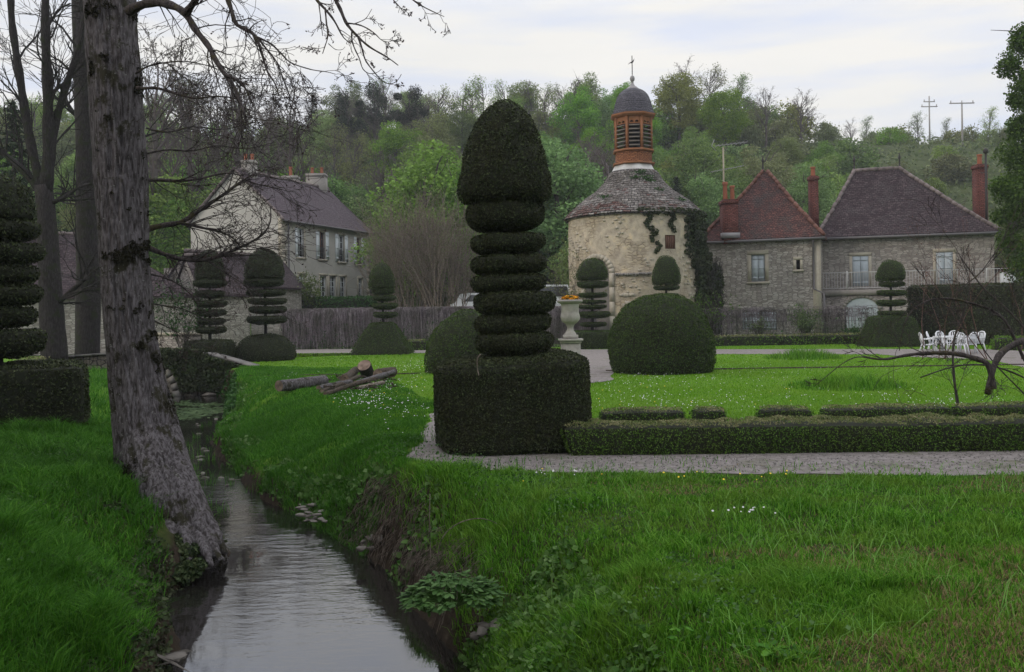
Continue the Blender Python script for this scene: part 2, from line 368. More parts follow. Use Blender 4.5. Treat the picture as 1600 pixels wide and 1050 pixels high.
M['roof_slate'] = mat('purple_grey_tiles', rough=.95, fn=tilefn((.05,.036,.045), (.085,.062,.078), (.15,.12,.135), 6, 8, patch=(.12,.10,.115)))
M['roof_red'] = mat('weathered_red_tiles', rough=.95, fn=tilefn((.032,.020,.020), (.085,.036,.033), (.17,.075,.062), 6, 8, patch=(.075,.062,.06)))
M['roof_dove'] = mat('grey_stone_tiles', rough=.95, fn=tilefn((.07,.062,.06), (.20,.185,.18), (.38,.36,.34), 4, 8, patch=(.14,.12,.11), bs=1))
M['roof_dove_red'] = mat('reddish_stone_tiles', rough=.95, fn=tilefn((.07,.045,.042), (.13,.08,.075), (.22,.17,.16), 4, 8, patch=(.13,.06,.05), bs=1))
M['slate'] = mat('blue_grey_slate', rough=.6, fn=tilefn((.035,.033,.045), (.055,.052,.07), (.085,.08,.10), 7, 9))
M['brick'] = mat('orange_brick', rough=.9, fn=tilefn((.16,.065,.035), (.28,.11,.05), (.38,.17,.08), 5, 14))
M['brick_red'] = mat('red_brick', rough=.9, fn=tilefn((.10,.035,.03), (.155,.055,.045), (.22,.085,.065), 5, 14))
M['terracotta'] = mat('terracotta', (.26,.09,.05), .8)
M['ridge_tile'] = mat('ridge_terracotta', rough=.9, fn=plasterfn((.07,.035,.03), (.13,.055,.04), (.20,.11,.09)))
M['ridge_grey'] = mat('ridge_grey', rough=.9, fn=plasterfn((.07,.055,.055), (.14,.11,.11), (.26,.23,.22)))
M['rust_wood'] = mat('rust_brown_louvre_wood', rough=.85, fn=plasterfn((.13,.055,.028), (.24,.10,.045), (.32,.15,.075)))
M['grey_wood'] = mat('weathered_grey_wood', rough=.9, fn=plasterfn((.10,.085,.075), (.16,.14,.12), (.22,.20,.18)))
M['dark_hole'] = mat('dark_interior', (.012,.011,.010), .95)
M['brown_wood'] = mat('brown_window_wood', (.13,.065,.045), .8)
M['white_paint'] = mat('white_painted_wood', rough=.6, fn=plasterfn((.58,.62,.66), (.68,.72,.77), (.74,.78,.82)))
M['blue_paint'] = mat('pale_blue_painted_shutter', rough=.7, fn=plasterfn((.30,.34,.37), (.40,.45,.49), (.48,.54,.58)))
M['glass'] = mat('window_glass', (.03,.035,.04), .08, .6)
M['lead'] = mat('lead_grey_metal', (.22,.21,.22), .5, .5)
M['iron'] = mat('dark_iron', (.03,.027,.027), .6)
M['gutter'] = mat('zinc_gutter', (.11,.105,.11), .6)
M['pole_wood'] = mat('pale_pole', (.38,.33,.25), .8)
M['plastic'] = mat('white_garden_plastic', (.62,.64,.68), .45, .4)
M['car_white'] = mat('white_car_paint', (.70,.72,.75), .3, .5)
M['car_blue'] = mat('blue_car_paint', (.08,.16,.32), .3, .5)
M['tyre'] = mat('tyre_rubber', (.02,.02,.02), .9)
M['steel'] = mat('grey_steel', (.3,.3,.3), .4, .5)
M['concrete'] = mat('concrete_pole', (.3,.29,.28), .9)
def gravelfn(t, b):
    n = noise(t, 55, 3, .7); n2 = noise(t, 1.3, 6, .7); n3 = noise(t, 9, 5, .7)
    col = mix(t, .6, ramp(t, n, [(.3, (.07,.062,.06)), (.7, (.36,.33,.32))]), ramp(t, n3, [(.35, (.09,.075,.07)), (.65, (.30,.27,.265))]))
    col = mix(t, ramp(t, n2, [(.54, (0,0,0)), (.68, (.7,.7,.7))]), col, (.09,.10,.045))
    t.links.new(col, b.inputs['Base Color']); bump(t, b, n, .8, .02)
M['gravel'] = mat('fine_gravel', rough=.95, fn=gravelfn)
M['stone'] = mat('bank_stone', rough=.9, fn=plasterfn((.055,.048,.043), (.13,.118,.105), (.26,.24,.22)))
M['stone_pale'] = mat('weathered_coping_stone', rough=.9, fn=plasterfn((.09,.085,.08), (.18,.17,.165), (.27,.26,.25)))
M['soil'] = mat('dark_soil', rough=.95, fn=plasterfn((.018,.014,.010), (.04,.03,.022), (.075,.06,.045)))
def groundfn(t, b):
    g = nd(t, 'ShaderNodeNewGeometry'); sx = nd(t, 'ShaderNodeSeparateXYZ'); t.links.new(g.outputs['Position'], sx.inputs[0])
    sn = nd(t, 'ShaderNodeSeparateXYZ'); t.links.new(g.outputs['Normal'], sn.inputs[0])
    p = g.outputs['Position']
    lawn = mix(t, .5, ramp(t, noise(t, .5, 6, .7, p), [(.3, (.06,.15,.010)), (.5, (.09,.20,.014)), (.7, (.14,.22,.025))]), ramp(t, noise(t, 14, 5, .7, p), [(.3, (.035,.10,.008)), (.7, (.14,.26,.025))]))
    near = ramp(t, noise(t, 5, 5, .7, p), [(.3, (.022,.034,.008)), (.55, (.04,.06,.014)), (.75, (.10,.085,.04))])
    ny = nd(t, 'ShaderNodeMapRange'); ny.inputs['From Min'].default_value = 9; ny.inputs['From Max'].default_value = 14; t.links.new(sx.outputs[1], ny.inputs['Value'])
    lawn = mix(t, ny.outputs[0], near, lawn)
    hill = mix(t, .5, ramp(t, noise(t, .06, 6, .7, p), [(.35, (.035,.047,.02)), (.5, (.055,.075,.026)), (.65, (.085,.10,.04))]), ramp(t, noise(t, 1.1, 5, .8, p), [(.35, (.02,.028,.014)), (.65, (.10,.12,.05))]))
    hy = nd(t, 'ShaderNodeMapRange'); hy.inputs['From Min'].default_value = 50; hy.inputs['From Max'].default_value = 60; t.links.new(sx.outputs[1], hy.inputs['Value'])
    col = mix(t, hy.outputs[0], lawn, hill)
    soil = ramp(t, noise(t, 7, 5, .7, p), [(.3, (.015,.011,.008)), (.6, (.045,.034,.024)), (.75, (.10,.085,.065))])
    sl = nd(t, 'ShaderNodeMapRange'); sl.inputs['From Min'].default_value = .84; sl.inputs['From Max'].default_value = .66; t.links.new(sn.outputs[2], sl.inputs['Value'])
    lz = nd(t, 'ShaderNodeMapRange'); lz.inputs['From Min'].default_value = -.5; lz.inputs['From Max'].default_value = -.8; t.links.new(sx.outputs[2], lz.inputs['Value'])
    mk = math_(t, 'MAXIMUM', sl.outputs[0], lz.outputs[0]); mk = math_(t, 'MULTIPLY', mk, math_(t, 'SUBTRACT', 1.0, hy.outputs[0]))
    t.links.new(mix(t, mk, col, soil), b.inputs['Base Color']); bump(t, b, noise(t, 20, 5, .7, p), .7, .04)
M['ground'] = mat('grass_and_soil', rough=.95, spec=.1, fn=groundfn)
def waterfn(t, b):
    b.inputs['IOR'].default_value = 1.33
    p = pos(t); m1 = nd(t, 'ShaderNodeMapping'); m1.inputs['Scale'].default_value = (1.0, 2.4, 1); m1.inputs['Rotation'].default_value = (0, 0, R(-12)); t.links.new(p, m1.inputs['Vector'])
    n1 = noise(t, 4.2, 3, .5, m1.outputs['Vector']); n2 = noise(t, 16, 2, .5, m1.outputs['Vector'])
    sx = nd(t, 'ShaderNodeSeparateXYZ'); t.links.new(p, sx.inputs[0])
    rough = ramp(t, noise(t, .8, 3, .5, p), [(.38, (.12,.12,.12)), (.6, (1,1,1))])
    far = nd(t, 'ShaderNodeMapRange'); far.inputs['From Min'].default_value = 7.0; far.inputs['From Max'].default_value = 12; far.inputs['To Min'].default_value = .12; far.inputs['To Max'].default_value = .45; t.links.new(sx.outputs[1], far.inputs['Value'])
    h = math_(t, 'MULTIPLY', math_(t, 'ADD', n1, math_(t, 'MULTIPLY', n2, .35)), math_(t, 'MULTIPLY', rough, far.outputs[0]))
    bump(t, b, h, .45, .035)
M['water'] = mat('dark_stream_water', (.012,.011,.010), .02, .5, fn=waterfn)
M['water'].node_tree.nodes['Principled BSDF'].inputs['IOR'].default_value = 2.2
M['weedmat'] = leafmat('floating_weed', (.03,.07,.02), (.09,.14,.05), trans=.2)
M['edge_soil'] = M['soil']

# ------------------------------------------------------------------ leaf clouds, blades, surface sampling
def leafv(Pt, N, size, asp=.5, tilt=.8, rg=rng):
    n = len(Pt); N = nrm(N*(1-tilt)+nrm(rg.normal(size=(n,3)))*tilt)
    t = nrm(np.cross(N, rg.normal(size=(n,3)))); s = np.cross(N, t)
    sz = (size*(.6+.8*rg.random(n)))[:,None]
    u = t*sz*.5; v = s*sz*.5*asp
    V = np.stack([Pt-u, Pt+v-u*.1, Pt+u, Pt-v-u*.1], 1).reshape(-1, 3)
    return V, np.arange(4*n).reshape(n, 4)
def sample(V, Fc, n, rg=rng):
    V = np.asarray(V, float); T = []
    if isinstance(Fc, np.ndarray) and Fc.shape[1] == 4: T = np.concatenate([Fc[:,[0,1,2]], Fc[:,[0,2,3]]])
    elif isinstance(Fc, np.ndarray): T = Fc
    else:
        for f in Fc:
            for i in range(1, len(f)-1): T.append((f[0], f[i], f[i+1]))
        T = np.array(T)
    a, b, c = V[T[:,0]], V[T[:,1]], V[T[:,2]]; cx = np.cross(b-a, c-a); ar = np.linalg.norm(cx, axis=1)/2
    if n < 0: n = int(ar.sum()*-n)
    k = rg.choice(len(T), n, p=ar/ar.sum()); r1 = np.sqrt(rg.random(n))[:,None]; r2 = rg.random(n)[:,None]
    return (1-r1)*a[k]+r1*(1-r2)*b[k]+r1*r2*c[k], nrm(cx[k])
def shell(mb, V, Fc, dens, size, jit=.02, asp=.5, tilt=.55, m=1, mtop=None, lump=.03, ls=5):
    V = np.asarray(V, float); Pt, N = sample(V, Fc, -dens)
    Pt = Pt+N*((1.0+fbm(Pt, ls, 2))[:,None]*lump+(rng.random((len(Pt),1))-.25)*jit)
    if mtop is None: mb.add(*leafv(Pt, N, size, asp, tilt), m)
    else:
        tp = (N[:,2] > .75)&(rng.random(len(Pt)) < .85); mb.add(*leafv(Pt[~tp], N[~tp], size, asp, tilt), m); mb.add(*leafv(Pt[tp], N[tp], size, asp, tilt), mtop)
def foliage_part(name, V, Fc, parent, mats, dens, size, jit=.02, lump=.03, mtop=None, ls=5, asp=.5):
    mb = MB(); V = np.asarray(V, float)
    mb.add(V, Fc, 0); shell(mb, V, Fc, dens, size, jit, lump=lump, mtop=mtop, ls=ls, asp=asp)
    return mb.build(name, mats, parent, uv=False)
def subbox(lo, hi, step, taper=0.0, rnd=.06, wob=.03, rz=0, ctr=None, topn=.0):
    # subdivided rounded box as quads
    lo = np.array(lo, float); hi = np.array(hi, float); c = (lo+hi)/2; h = (hi-lo)/2
    Vs = []; Fs = []; o = 0
    for ax in range(3):
        for sg in (-1, 1):
            a, b = [i for i in range(3) if i != ax]
            na = max(2, int(2*h[a]/step)+1); nb = max(2, int(2*h[b]/step)+1)
            A, B = np.meshgrid(np.linspace(-1, 1, na), np.linspace(-1, 1, nb), indexing='ij')
            V = np.zeros((na, nb, 3)); V[...,a] = A; V[...,b] = B; V[...,ax] = sg
            idx = np.arange(na*nb).reshape(na, nb)+o
            q = np.stack([idx[:-1,:-1], idx[1:,:-1], idx[1:,1:], idx[:-1,1:]], -1).reshape(-1, 4)
            flip = (sg == 1) != (ax != 1)
            if flip: q = q[:, ::-1]
            Vs.append(V.reshape(-1, 3)); Fs.append(q); o += na*nb
    V = np.concatenate(Vs)*h
    rv = np.broadcast_to(np.array(rnd, float), (3,)); inner = np.maximum(h-rv, 0); q = np.clip(V, -inner, inner); d = (V-q)/rv; l = np.linalg.norm(d, axis=1, keepdims=True)
    V = q+np.where(l > 1e-6, d/np.maximum(l, 1e-6)*np.minimum(l, 1), 0)*rv
    if taper:
        f = 1-taper*(V[:,2:3]/(2*h[2])+.5); V[:,:2] *= f
    if rz: V = V@np.array([[math.cos(rz), math.sin(rz), 0], [-math.sin(rz), math.cos(rz), 0], [0,0,1]])
    V = V+c; V = V+nrm(V-c)*fbm(V, 1.7, 3, 5)[:,None]*wob
    return V, np.concatenate(Fs)
def blades(Pt, hgt, wid, lean=.35, rg=rng):
    n = len(Pt); hgt = np.broadcast_to(hgt, (n,)); wid = np.broadcast_to(wid, (n,))
    a = rg.random(n)*2*math.pi; t = np.stack([np.cos(a), np.sin(a), np.zeros(n)], 1)
    b = rg.random(n)*2*math.pi; ld = np.stack([np.cos(b), np.sin(b), np.zeros(n)], 1)*(lean*(.2+rg.random(n)))[:,None]
    up = np.array((0,0,1.)); h = hgt[:,None]; wv = t*wid[:,None]/2
    mid = Pt+up*h*.55+ld*h*.35; tip = Pt+up*h*(1-.25*lean)+ld*h*1.1
    V = np.stack([Pt-wv, Pt+wv, mid+wv*.7, mid-wv*.7, tip], 1).reshape(-1, 3); o = np.arange(n)*5
    return V, np.stack([o, o+1, o+2, o+3], 1), np.stack([o+3, o+2, o+4], 1)
def addblades(mb, Pt, h, w_, lean=.35, m=0):
    V, q, t = blades(Pt, h, w_, lean); o = mb.n; mb.v.append(V); mb.n += len(V); mb.q.append((q+o, m)); mb.t.append((t+o, m))

# ------------------------------------------------------------------ terrain
WZ = -0.9
rp_ = np.array([G(*p, WZ)[:2] for p in [(740,1050),(690,1000),(642,940),(600,895),(552,862),(480,818),(405,775),(352,722),(333,695),(352,662),(358,620)]])
lp_ = np.array([G(*p, WZ)[:2] for p in [(245,1050),(252,985),(262,930),(300,895),(345,872),(312,805),(287,740),(277,690),(266,640),(245,612)]])
def ext(a, near, far):
    a = a[np.argsort(a[:,1])]; return np.concatenate([near, a, far])
RPT = ext(rp_, [(1.2,-6),(.6,1.5),(.1,4.2)], [(rp_[-1][0]-1.0, 31),(-12.5,38),(-30,60)])
LPT = ext(lp_, [(-1.6,-6),(-1.9,1.5),(-2.25,4.2)], [(-13.7, 31),(-16.0,38),(-34,60)])
def XR(y): return np.interp(y, RPT[:,1], RPT[:,0])
def XL(y): return np.minimum(np.interp(y, LPT[:,1], LPT[:,0]), XR(y)-.5)
def H(x, y):
    x = np.asarray(x, float); y = np.asarray(y, float); p = np.stack([x.ravel(), y.ravel(), np.zeros(x.size)], 1)
    wob = (fbm(p, 1.1, 3, 3)*.16).reshape(x.shape)
    near = np.abs(y-20) < 34
    dR = x-XR(y)+wob*.7; dL = XL(y)-x+wob*.7
    wr = np.interp(y, [0,6,8.5,9.5,10.8,12.5,14,20,23,26], [1.0,1.0,.9,.55,.6,1.5,2.3,2.1,.9,.35])
    wl = np.interp(y, [0,6,10,12,20,28], [1.1,1.2,1.3,1.8,2.2,1.4])
    def prof(d, wd):
        lip = np.clip(.26+.5*wob, .08, .42); return WZ+.02+lip*sstep(d/.16)+(-WZ-.02-lip)*sstep((d-.08)/wd)**.8
    z = np.where(dR > 0, prof(dR, wr), np.where(dL > 0, prof(dL, wl), WZ-.05-.3*sstep(-np.maximum(dR, dL)/.5)))
    z = np.minimum(z, 0)
    z = np.where(dL > 0, z+.12*sstep((dL-1)/4)*sstep((20-y)/12), z)
    z = z+(fbm(p, .9, 3, 9)*.035).reshape(x.shape)*sstep((9.2-y)/1.5)*sstep(np.maximum(dR, dL)/.6)
    bankup = 1.5*sstep((y-49.5)/3)*sstep((4.5-x)/3)+1.5*sstep((y-58)/6)*sstep((x-1.5)/3)
    hill = 25.5*sstep((y-66)/78)*np.interp(x/np.maximum(y,1), [-.6,-.3,0,.3,.6], [.88,.92,1,.97,.96])
    hill = hill+sstep((y-80)/30)*(fbm(p, .035, 3, 21)*2.0).reshape(x.shape)
    far = sstep((y-47)/4)
    return z*(1-far)+bankup+np.maximum(hill, 0)
def axis(parts):
    a = []
    for lo, hi, st in parts: a.append(np.arange(lo, hi, st))
    return np.concatenate(a+[[parts[-1][1]]])
xs = axis([(-700,-160,60),(-160,-60,8),(-60,-18,2),(-18,-13,.5),(-13,3,.085),(3,12,.35),(12,60,2.2),(60,160,8),(160,700,60)])
ys = axis([(-60,-6,6),(-6,1,1),(1,34,.1),(34,60,.7),(60,170,2.5),(170,900,60)])
X, Y_ = np.meshgrid(xs, ys, indexing='ij'); Z = H(X, Y_)
gm = MB(); idx = np.arange(X.size).reshape(X.shape)
gm.add(np.stack([X, Y_, Z], -1).reshape(-1, 3), np.stack([idx[:-1,:-1], idx[1:,:-1], idx[1:,1:], idx[:-1,1:]], -1).reshape(-1, 4))
tag(gm.build('ground', M['ground'], smooth=True, uv=False), kind='structure')
wy = np.concatenate([np.arange(-6, 45, .5)]); wm = MB()
Vw = np.concatenate([np.stack([XL(wy)-1.0, wy, np.full(len(wy), WZ)], 1), np.stack([XR(wy)+1.0, wy, np.full(len(wy), WZ)], 1)]); k = len(wy); i = np.arange(k-1)
wm.add(Vw, np.stack([i, i+k, i+k+1, i+1], 1)); tag(wm.build('stream_water', M['water'], uv=False), kind='structure')

def smooth_poly(pts, n=160, wob=.05, seed=0):
    p = np.array(pts, float); p = np.concatenate([p, p[:1]]); d = np.concatenate([[0], np.cumsum(np.linalg.norm(np.diff(p, axis=0), axis=1))])
    t = np.linspace(0, d[-1], n, endpoint=False); q = np.stack([np.interp(t, d, p[:,i]) for i in range(2)], 1)
    q3 = np.concatenate([q, np.zeros((n,1))], 1); q[:,0] += fbm(q3, 2.1, 3, seed)*wob; q[:,1] += fbm(q3+9, 2.1, 3, seed)*wob*.6
    return q
def sheet(name, poly, m, z):
    import bmesh
    bm = bmesh.new(); vs = [bm.verts.new((a, b, z)) for a, b in poly]; f = bm.faces.new(vs)
    if f.normal.z < 0: f.normal_flip()
    bmesh.ops.triangulate(bm, faces=[f])
    me = bpy.data.meshes.new(name); bm.to_mesh(me); bm.free()
    for p_ in me.polygons: 
        if p_.normal.z < 0: p_.flip()
    me.materials.append(m); o = bpy.data.objects.new(name, me); COL.objects.link(o); return tag(o, kind='structure')
PATH1 = smooth_poly([G(*p)[:2] for p in [(672,648),(655,690),(636,716),(690,733),(900,739),(1200,741),(1800,745),(1800,700),(1300,696),(930,690),(860,650),(700,640)]], 200, .07, 1)
PATH2 = smooth_poly([G(*p)[:2] for p in [(392,566),(420,556),(470,552.5),(560,551.5),(670,552),(800,552),(930,553.5),(1100,553.5),(1370,554),(1430,558),(1540,562),(1600,575),(1800,620),(1900,600),(1700,556),(1560,546),(1400,545.5),(1100,546),(800,546),(640,546),(470,545),(400,550),(330,556),(300,562),(340,566)]], 260, .10, 2)
PATH3 = smooth_poly([G(*p)[:2] for p in [(905,553),(952,553),(962,570),(955,596),(910,600),(912,575)]], 60, .06, 3)
sheet('gravel_path', PATH1, M['gravel'], .006); sheet('gravel_path', PATH2, M['gravel'], .008); sheet('gravel_path', PATH3, M['gravel'], .012)
def inpoly(pts, poly):
    x, y = pts[:,0], pts[:,1]; c = np.zeros(len(pts), bool); a = poly; b = np.roll(poly, -1, 0)
    for (x1,y1), (x2,y2) in zip(a, b):
        if y1 == y2: continue
        c ^= ((y1 > y) != (y2 > y)) & (x < (x2-x1)*(y-y1)/(y2-y1)+x1)
    return c
# narrow trench that edges the upper lawn
em = MB(); ex = np.arange(-7.4, 17, .4)
for a, b in zip(ex[:-1], ex[1:]):
    if -0.2 > a > -2.6 or 1.8 < a < 2.6: continue
    y1, y2 = 25.9+.03*math.sin(a*2), 25.9+.03*math.sin(b*2)
    em.box((a, min(y1,y2), -.05), (b-.002, max(y1,y2)+.10, .035))
tag(em.build('lawn_edging', M['edge_soil'], uv=False), kind='structure')

BLOCKS = []      # circles where no grass grows: x, y, r
def keep(pts, margin=0):
    if len(pts) == 0: return np.zeros(0, bool)
    jt = np.stack([fbm(pts, 5, 2, 81), fbm(pts, 5, 2, 82), np.zeros(len(pts))], 1)*.10+np.stack([0*pts[:,0], .05+0*pts[:,0], 0*pts[:,0]], 1)
    k = (~inpoly(pts+jt, PATH1) | (rng.random(len(pts)) < .035)) & ~inpoly(pts, PATH2) & ~inpoly(pts, PATH3)
    for x, y, r in BLOCKS: k &= (pts[:,0]-x)**2+(pts[:,1]-y)**2 > r*r
    for (x0,y0,x1,y1) in RECTS: k &= ~((pts[:,0] > x0)&(pts[:,0] < x1)&(pts[:,1] > y0)&(pts[:,1] < y1))
    return k
RECTS = []

# ------------------------------------------------------------------ air
hm = bpy.data.materials.new('haze_air'); hm.use_nodes = True; ht = hm.node_tree; ht.nodes.remove(ht.nodes['Principled BSDF'])
hv = ht.nodes.new('ShaderNodeVolumePrincipled'); hv.inputs['Color'].default_value = (.82,.87,.95,1); hv.inputs['Density'].default_value = HAZE; hv.inputs['Anisotropy'].default_value = .2
ht.links.new(hv.outputs[0], ht.nodes['Material Output'].inputs['Volume'])
hb_ = MB(); hb_.box((-760,-90,-4), (760,960,60)); tag(hb_.build('haze', hm, uv=False), 'thin pale evening haze in the air', 'haze', kind='stuff')

# ------------------------------------------------------------------ topiary
def disc_prof(r, h): return rs([(.0,.12*h),(.25*r,.06*h),(.52*r,.10*h),(.83*r,.22*h),(.985*r,.38*h),(r,.52*h),(r,.80*h),(.97*r,.90*h),(.86*r,.92*h),(.5*r,.90*h),(.2*r,.86*h),(0,h*.85)], 34)
def dome_prof(r, h, tall=False):
    if tall: return rs([(0,.05*h),(.6*r,.03*h),(.92*r,.015*h),(.99*r,.08*h),(r,.14*h),(.97*r,.27*h),(.88*r,.44*h),(.77*r,.62*h),(.64*r,.79*h),(.50*r,.885*h),(.36*r,.95*h),(.20*r,.99*h),(.08*r,1.01*h),(0,1.015*h)], 40)
    return rs([(0,.10*h),(.6*r,.05*h),(.93*r,0),(r,.07*h),(.99*r,.28*h),(.90*r,.52*h),(.72*r,.77*h),(.42*r,.95*h),(0,1.01*h)], 30)
def topiary(px, Yc, dome, discs, base, label, name='yew_topiary', dens=1500, size=.035, fm='yew', tilt=0, group='clipped yew topiaries of the garden', cx=None):
    # dome: (x0,x1,ytop,ybot) pixels; discs: list of (x0,x1,y0,y1); base: function(parent, centre)
    c = P(px, PY0, Yc); loc = np.array((c[0], Yc, 0.)); t = thing(name, loc, label, 'topiary', group)
    mats = [M['yew_core'], M[fm]]
    def zz(py, pxx=px): return P(pxx, py, Yc)[2]
    s = Yc/F; x0, x1, yt, yb = dome; r = (x1-x0)/2*s-size*.4; cxx = P((x0+x1)/2, 400, Yc)[0]
    V, Fc = lathe((cxx, Yc, zz(yb)), dome_prof(r, zz(yt)-zz(yb), Yc < 20), 40, tilt*.5); V = V+nrm(V-V.mean(0))*fbm(V, 2.2/max(r,.3), 3, 2)[:,None]*.045*r
    foliage_part('crown', V, Fc, t, mats, dens, size, size*.8, lump=size*.7)
    for k, (a, b, y0, y1) in enumerate(discs):
        if Yc > 20: y1 = y1-.22*(y1-y0)
        r = (b-a)/2*s-size*.3; xx = P((a+b)/2, 400, Yc)[0]; V, Fc = lathe((xx, Yc, zz(y1)), disc_prof(r, zz(y0)-zz(y1)), 36, tilt*(1 if k % 2 else .6))
        V = V+nrm(V-V.mean(0))*fbm(V+k, 2.4/max(r,.3), 3, 2+k)[:,None]*.05*r
        foliage_part('tier', V, Fc, t, mats, dens, size, size*.45, lump=size*.35)
    st = MB(); st.tube([(loc[0], Yc, .1), (loc[0]+.02, Yc, zz(yb)*.5), (cxx, Yc, zz(yb)+.1)], [.07,.06,.05], 8); st.build('stem', M['bark_dark'], t)
    base(t, loc, mats, dens, size); return t
def base_dome(r, h):
    def f(t, loc, mats, dens, size):
        V, Fc = lathe(loc, rs([(r*.9,0),(r,.12*h),(.98*r,.35*h),(.82*r,.68*h),(.5*r,.92*h),(0,h)], 20), 44); V = V+nrm(V-loc)*fbm(V, 1.5, 3)[:,None]*.03*r
        foliage_part('base', V, Fc, t, mats, dens, size, size); BLOCKS.append((loc[0], loc[1], r*.96))
    return f
def base_box(hx, hy, h, taper=0, rz=0, dz=0, rnd=.12):
    def f(t, loc, mats, dens, size):
        V, Fc = subbox((loc[0]-hx, loc[1]-hy, -.03), (loc[0]+hx, loc[1]+hy, h), .12, taper, rnd, .03, rz)
        foliage_part('base', V, Fc, t, mats, dens, size, size); BLOCKS.append((loc[0], loc[1], min(hx, hy)))
        if rz == 0: RECTS.append((loc[0]-hx, loc[1]-hy, loc[0]+hx, loc[1]+hy))
    return f
# the tall one in the middle
def main_base(t, loc, mats, dens, size):
    V, Fc = subbox((-.91,-.86,-.03), (.91,.86,1.11), .08, -.0, (.55,.55,.03), .022, R(8))
    k = np.clip(V[:,2]/1.13, 0, 1); V[:,0] += -.02*k; V[:,2] += V[:,2]*.045*V[:,0]; V = V+loc+np.array((0.02,.05,0))
    foliage_part('base', V, Fc, t, [M['yew_core'], M['yew'], M['yew_tip']], 6000, .027, .03, lump=.013, ls=7)
    BLOCKS.append((loc[0], loc[1], 1.15))
YM = 11.55
topiary(795, YM, (720,862,163,317), [(728,852,316,364),(736,852,366,400),(736,853,399,432),(738,852,430,459),(741,866,456,495),(742,858,491,526),(741,862,519,556)], main_base,
        'tallest yew topiary, dark bullet-shaped crown over seven tiers on a big square clipped base', dens=5200, size=.027, tilt=.03)
topiary(-4, 14.3, (-50,50,276,345), [(-58,56,345,378),(-62,62,381,414),(-54,54,416,446),(-50,60,448,478),(-55,52,480,512),(-50,62,514,560)], base_box(1.2,.9,.93,rz=R(24),rnd=(.12,.12,.05)),
        'nearly black tiered yew topiary at the far left edge on a square hedge block', dens=1500, size=.045)
topiary(327, 34.5, (305,350,392,437), [(302,352,437,453),(305,350,455,468),(304,353,470,483),(306,352,484,497),(308,350,498,510),(306,352,511,524)], base_box(.75,.75,.78),
        'slim tiered yew topiary on a boxy base in front of the low barn', dens=1300, size=.045)
topiary(414, 35.5, (383,443,390,436), [(381,443,436,452),(385,444,453,466),(386,446,467,478),(388,446,479,493),(384,447,494,510)], base_dome(1.1,1.0),
        'broad-crowned tiered yew topiary on a round mound base beside the barn', dens=1300, size=.045)
topiary(598, 40, (577,615,412,452), [(581,615,451,463),(581,617,462,473),(580,620,474,486),(582,620,488,499)], base_box(1.25,1.25,1.3,.62),
        'four-tiered yew topiary on a pyramid base before the vine fence', dens=1300, size=.045, fm='yew_green')
topiary(925, 42.5, (901,949,405,437), [(900,950,440,453),(902,948,458,467),(904,947,470,475),(903,947,477,484),(903,952,487,500),(904,946,504,512)], base_box(1.0,.9,.75),
        'thin-tiered yew topiary standing before the arched doorway of the dovecote', dens=1300, size=.045, fm='yew_green')
topiary(1040, 43, (1019,1062,401,445), [(1020,1061,447,455),(1021,1060,459,468),(1021,1060,472,482),(1021,1060,486,500)], base_box(.8,.8,.7),
        'yew topiary whose pointed crown rises from behind the big round bush', dens=1300, size=.045, fm='yew_green')
topiary(1391, 40, (1370,1413,408,438), [(1374,1412,441,450),(1370,1414,454,464),(1369,1414,469,481),(1371,1413,486,496)], base_box(1.15,1.1,1.25,.35),
        'yew topiary with mushroom crown in front of the tall hedge', dens=1300, size=.045, fm='yew_green')
def bush(px, Yc, r, prof, label, dens, size, fm, name='clipped_bush'):
    x = P(px, 500, Yc)[0]; loc = np.array((x, Yc, 0.)); mb = MB(); r = r-.07; V, Fc = lathe(loc, rs([(a*r, b) for a, b in prof], 26), 56)
    V = V+nrm(V-loc-np.array((0,0,.5)))*fbm(V, 1.1, 3)[:,None]*.035; mb.add(V, Fc, 0); shell(mb, V, Fc, dens, size, size, lump=size*.8)
    tag(mb.build(name, [M['yew_core'], M[fm]], loc=loc, uv=False), label, 'bush'); BLOCKS.append((x, Yc, r*.95))
bush(1033, 25.3, 1.47, [(.9,-.02),(.97,.15),(1,.5),(.97,.95),(.87,1.4),(.68,1.75),(.42,1.98),(0,2.08)], 'big round clipped yew bush on the lawn right of the tall topiary', 1900, .042, 'yew_green')
bush(728, 26.5, 1.20, [(.95,-.02),(1,.3),(.93,.75),(.75,1.2),(.5,1.52),(.25,1.70),(0,1.77)], 'rounded cone-shaped clipped bush half hidden behind the tall topiary base', 1500, .045, 'yew_green')

# ------------------------------------------------------------------ box hedges
def hedge(p0, p1, wd, h, label, mats=None, dens=1200, size=.035, name='box_hedge', group=None, z0=0, wob=.02, cat='hedge', lump=.03):
    p0 = np.array(p0, float); p1 = np.array(p1, float); d = p1-p0; Ln = np.linalg.norm(d); a = math.atan2(d[1], d[0]); c = (p0+p1)/2
    V, Fc = subbox((-Ln/2, -wd/2, -.02), (Ln/2, wd/2, h), max(.1, size*2), 0, min(.06, h/4), wob)
    ca, sa = math.cos(a), math.sin(a); V = np.stack([V[:,0]*ca-V[:,1]*sa+c[0], V[:,0]*sa+V[:,1]*ca+c[1], V[:,2]+z0], 1)
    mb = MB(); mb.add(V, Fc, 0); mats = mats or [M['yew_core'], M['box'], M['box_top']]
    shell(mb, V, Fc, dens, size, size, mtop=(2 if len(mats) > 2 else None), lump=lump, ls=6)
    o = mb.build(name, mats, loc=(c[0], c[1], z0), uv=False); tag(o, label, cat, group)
    if abs(a) < .2: RECTS.append((c[0]-Ln/2, c[1]-wd/2-.1, c[0]+Ln/2, c[1]+wd/2+.1))
    return o
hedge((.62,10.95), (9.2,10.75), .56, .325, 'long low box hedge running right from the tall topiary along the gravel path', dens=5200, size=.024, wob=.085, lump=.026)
def gx(px, Y): return (px-800)/1450*Y
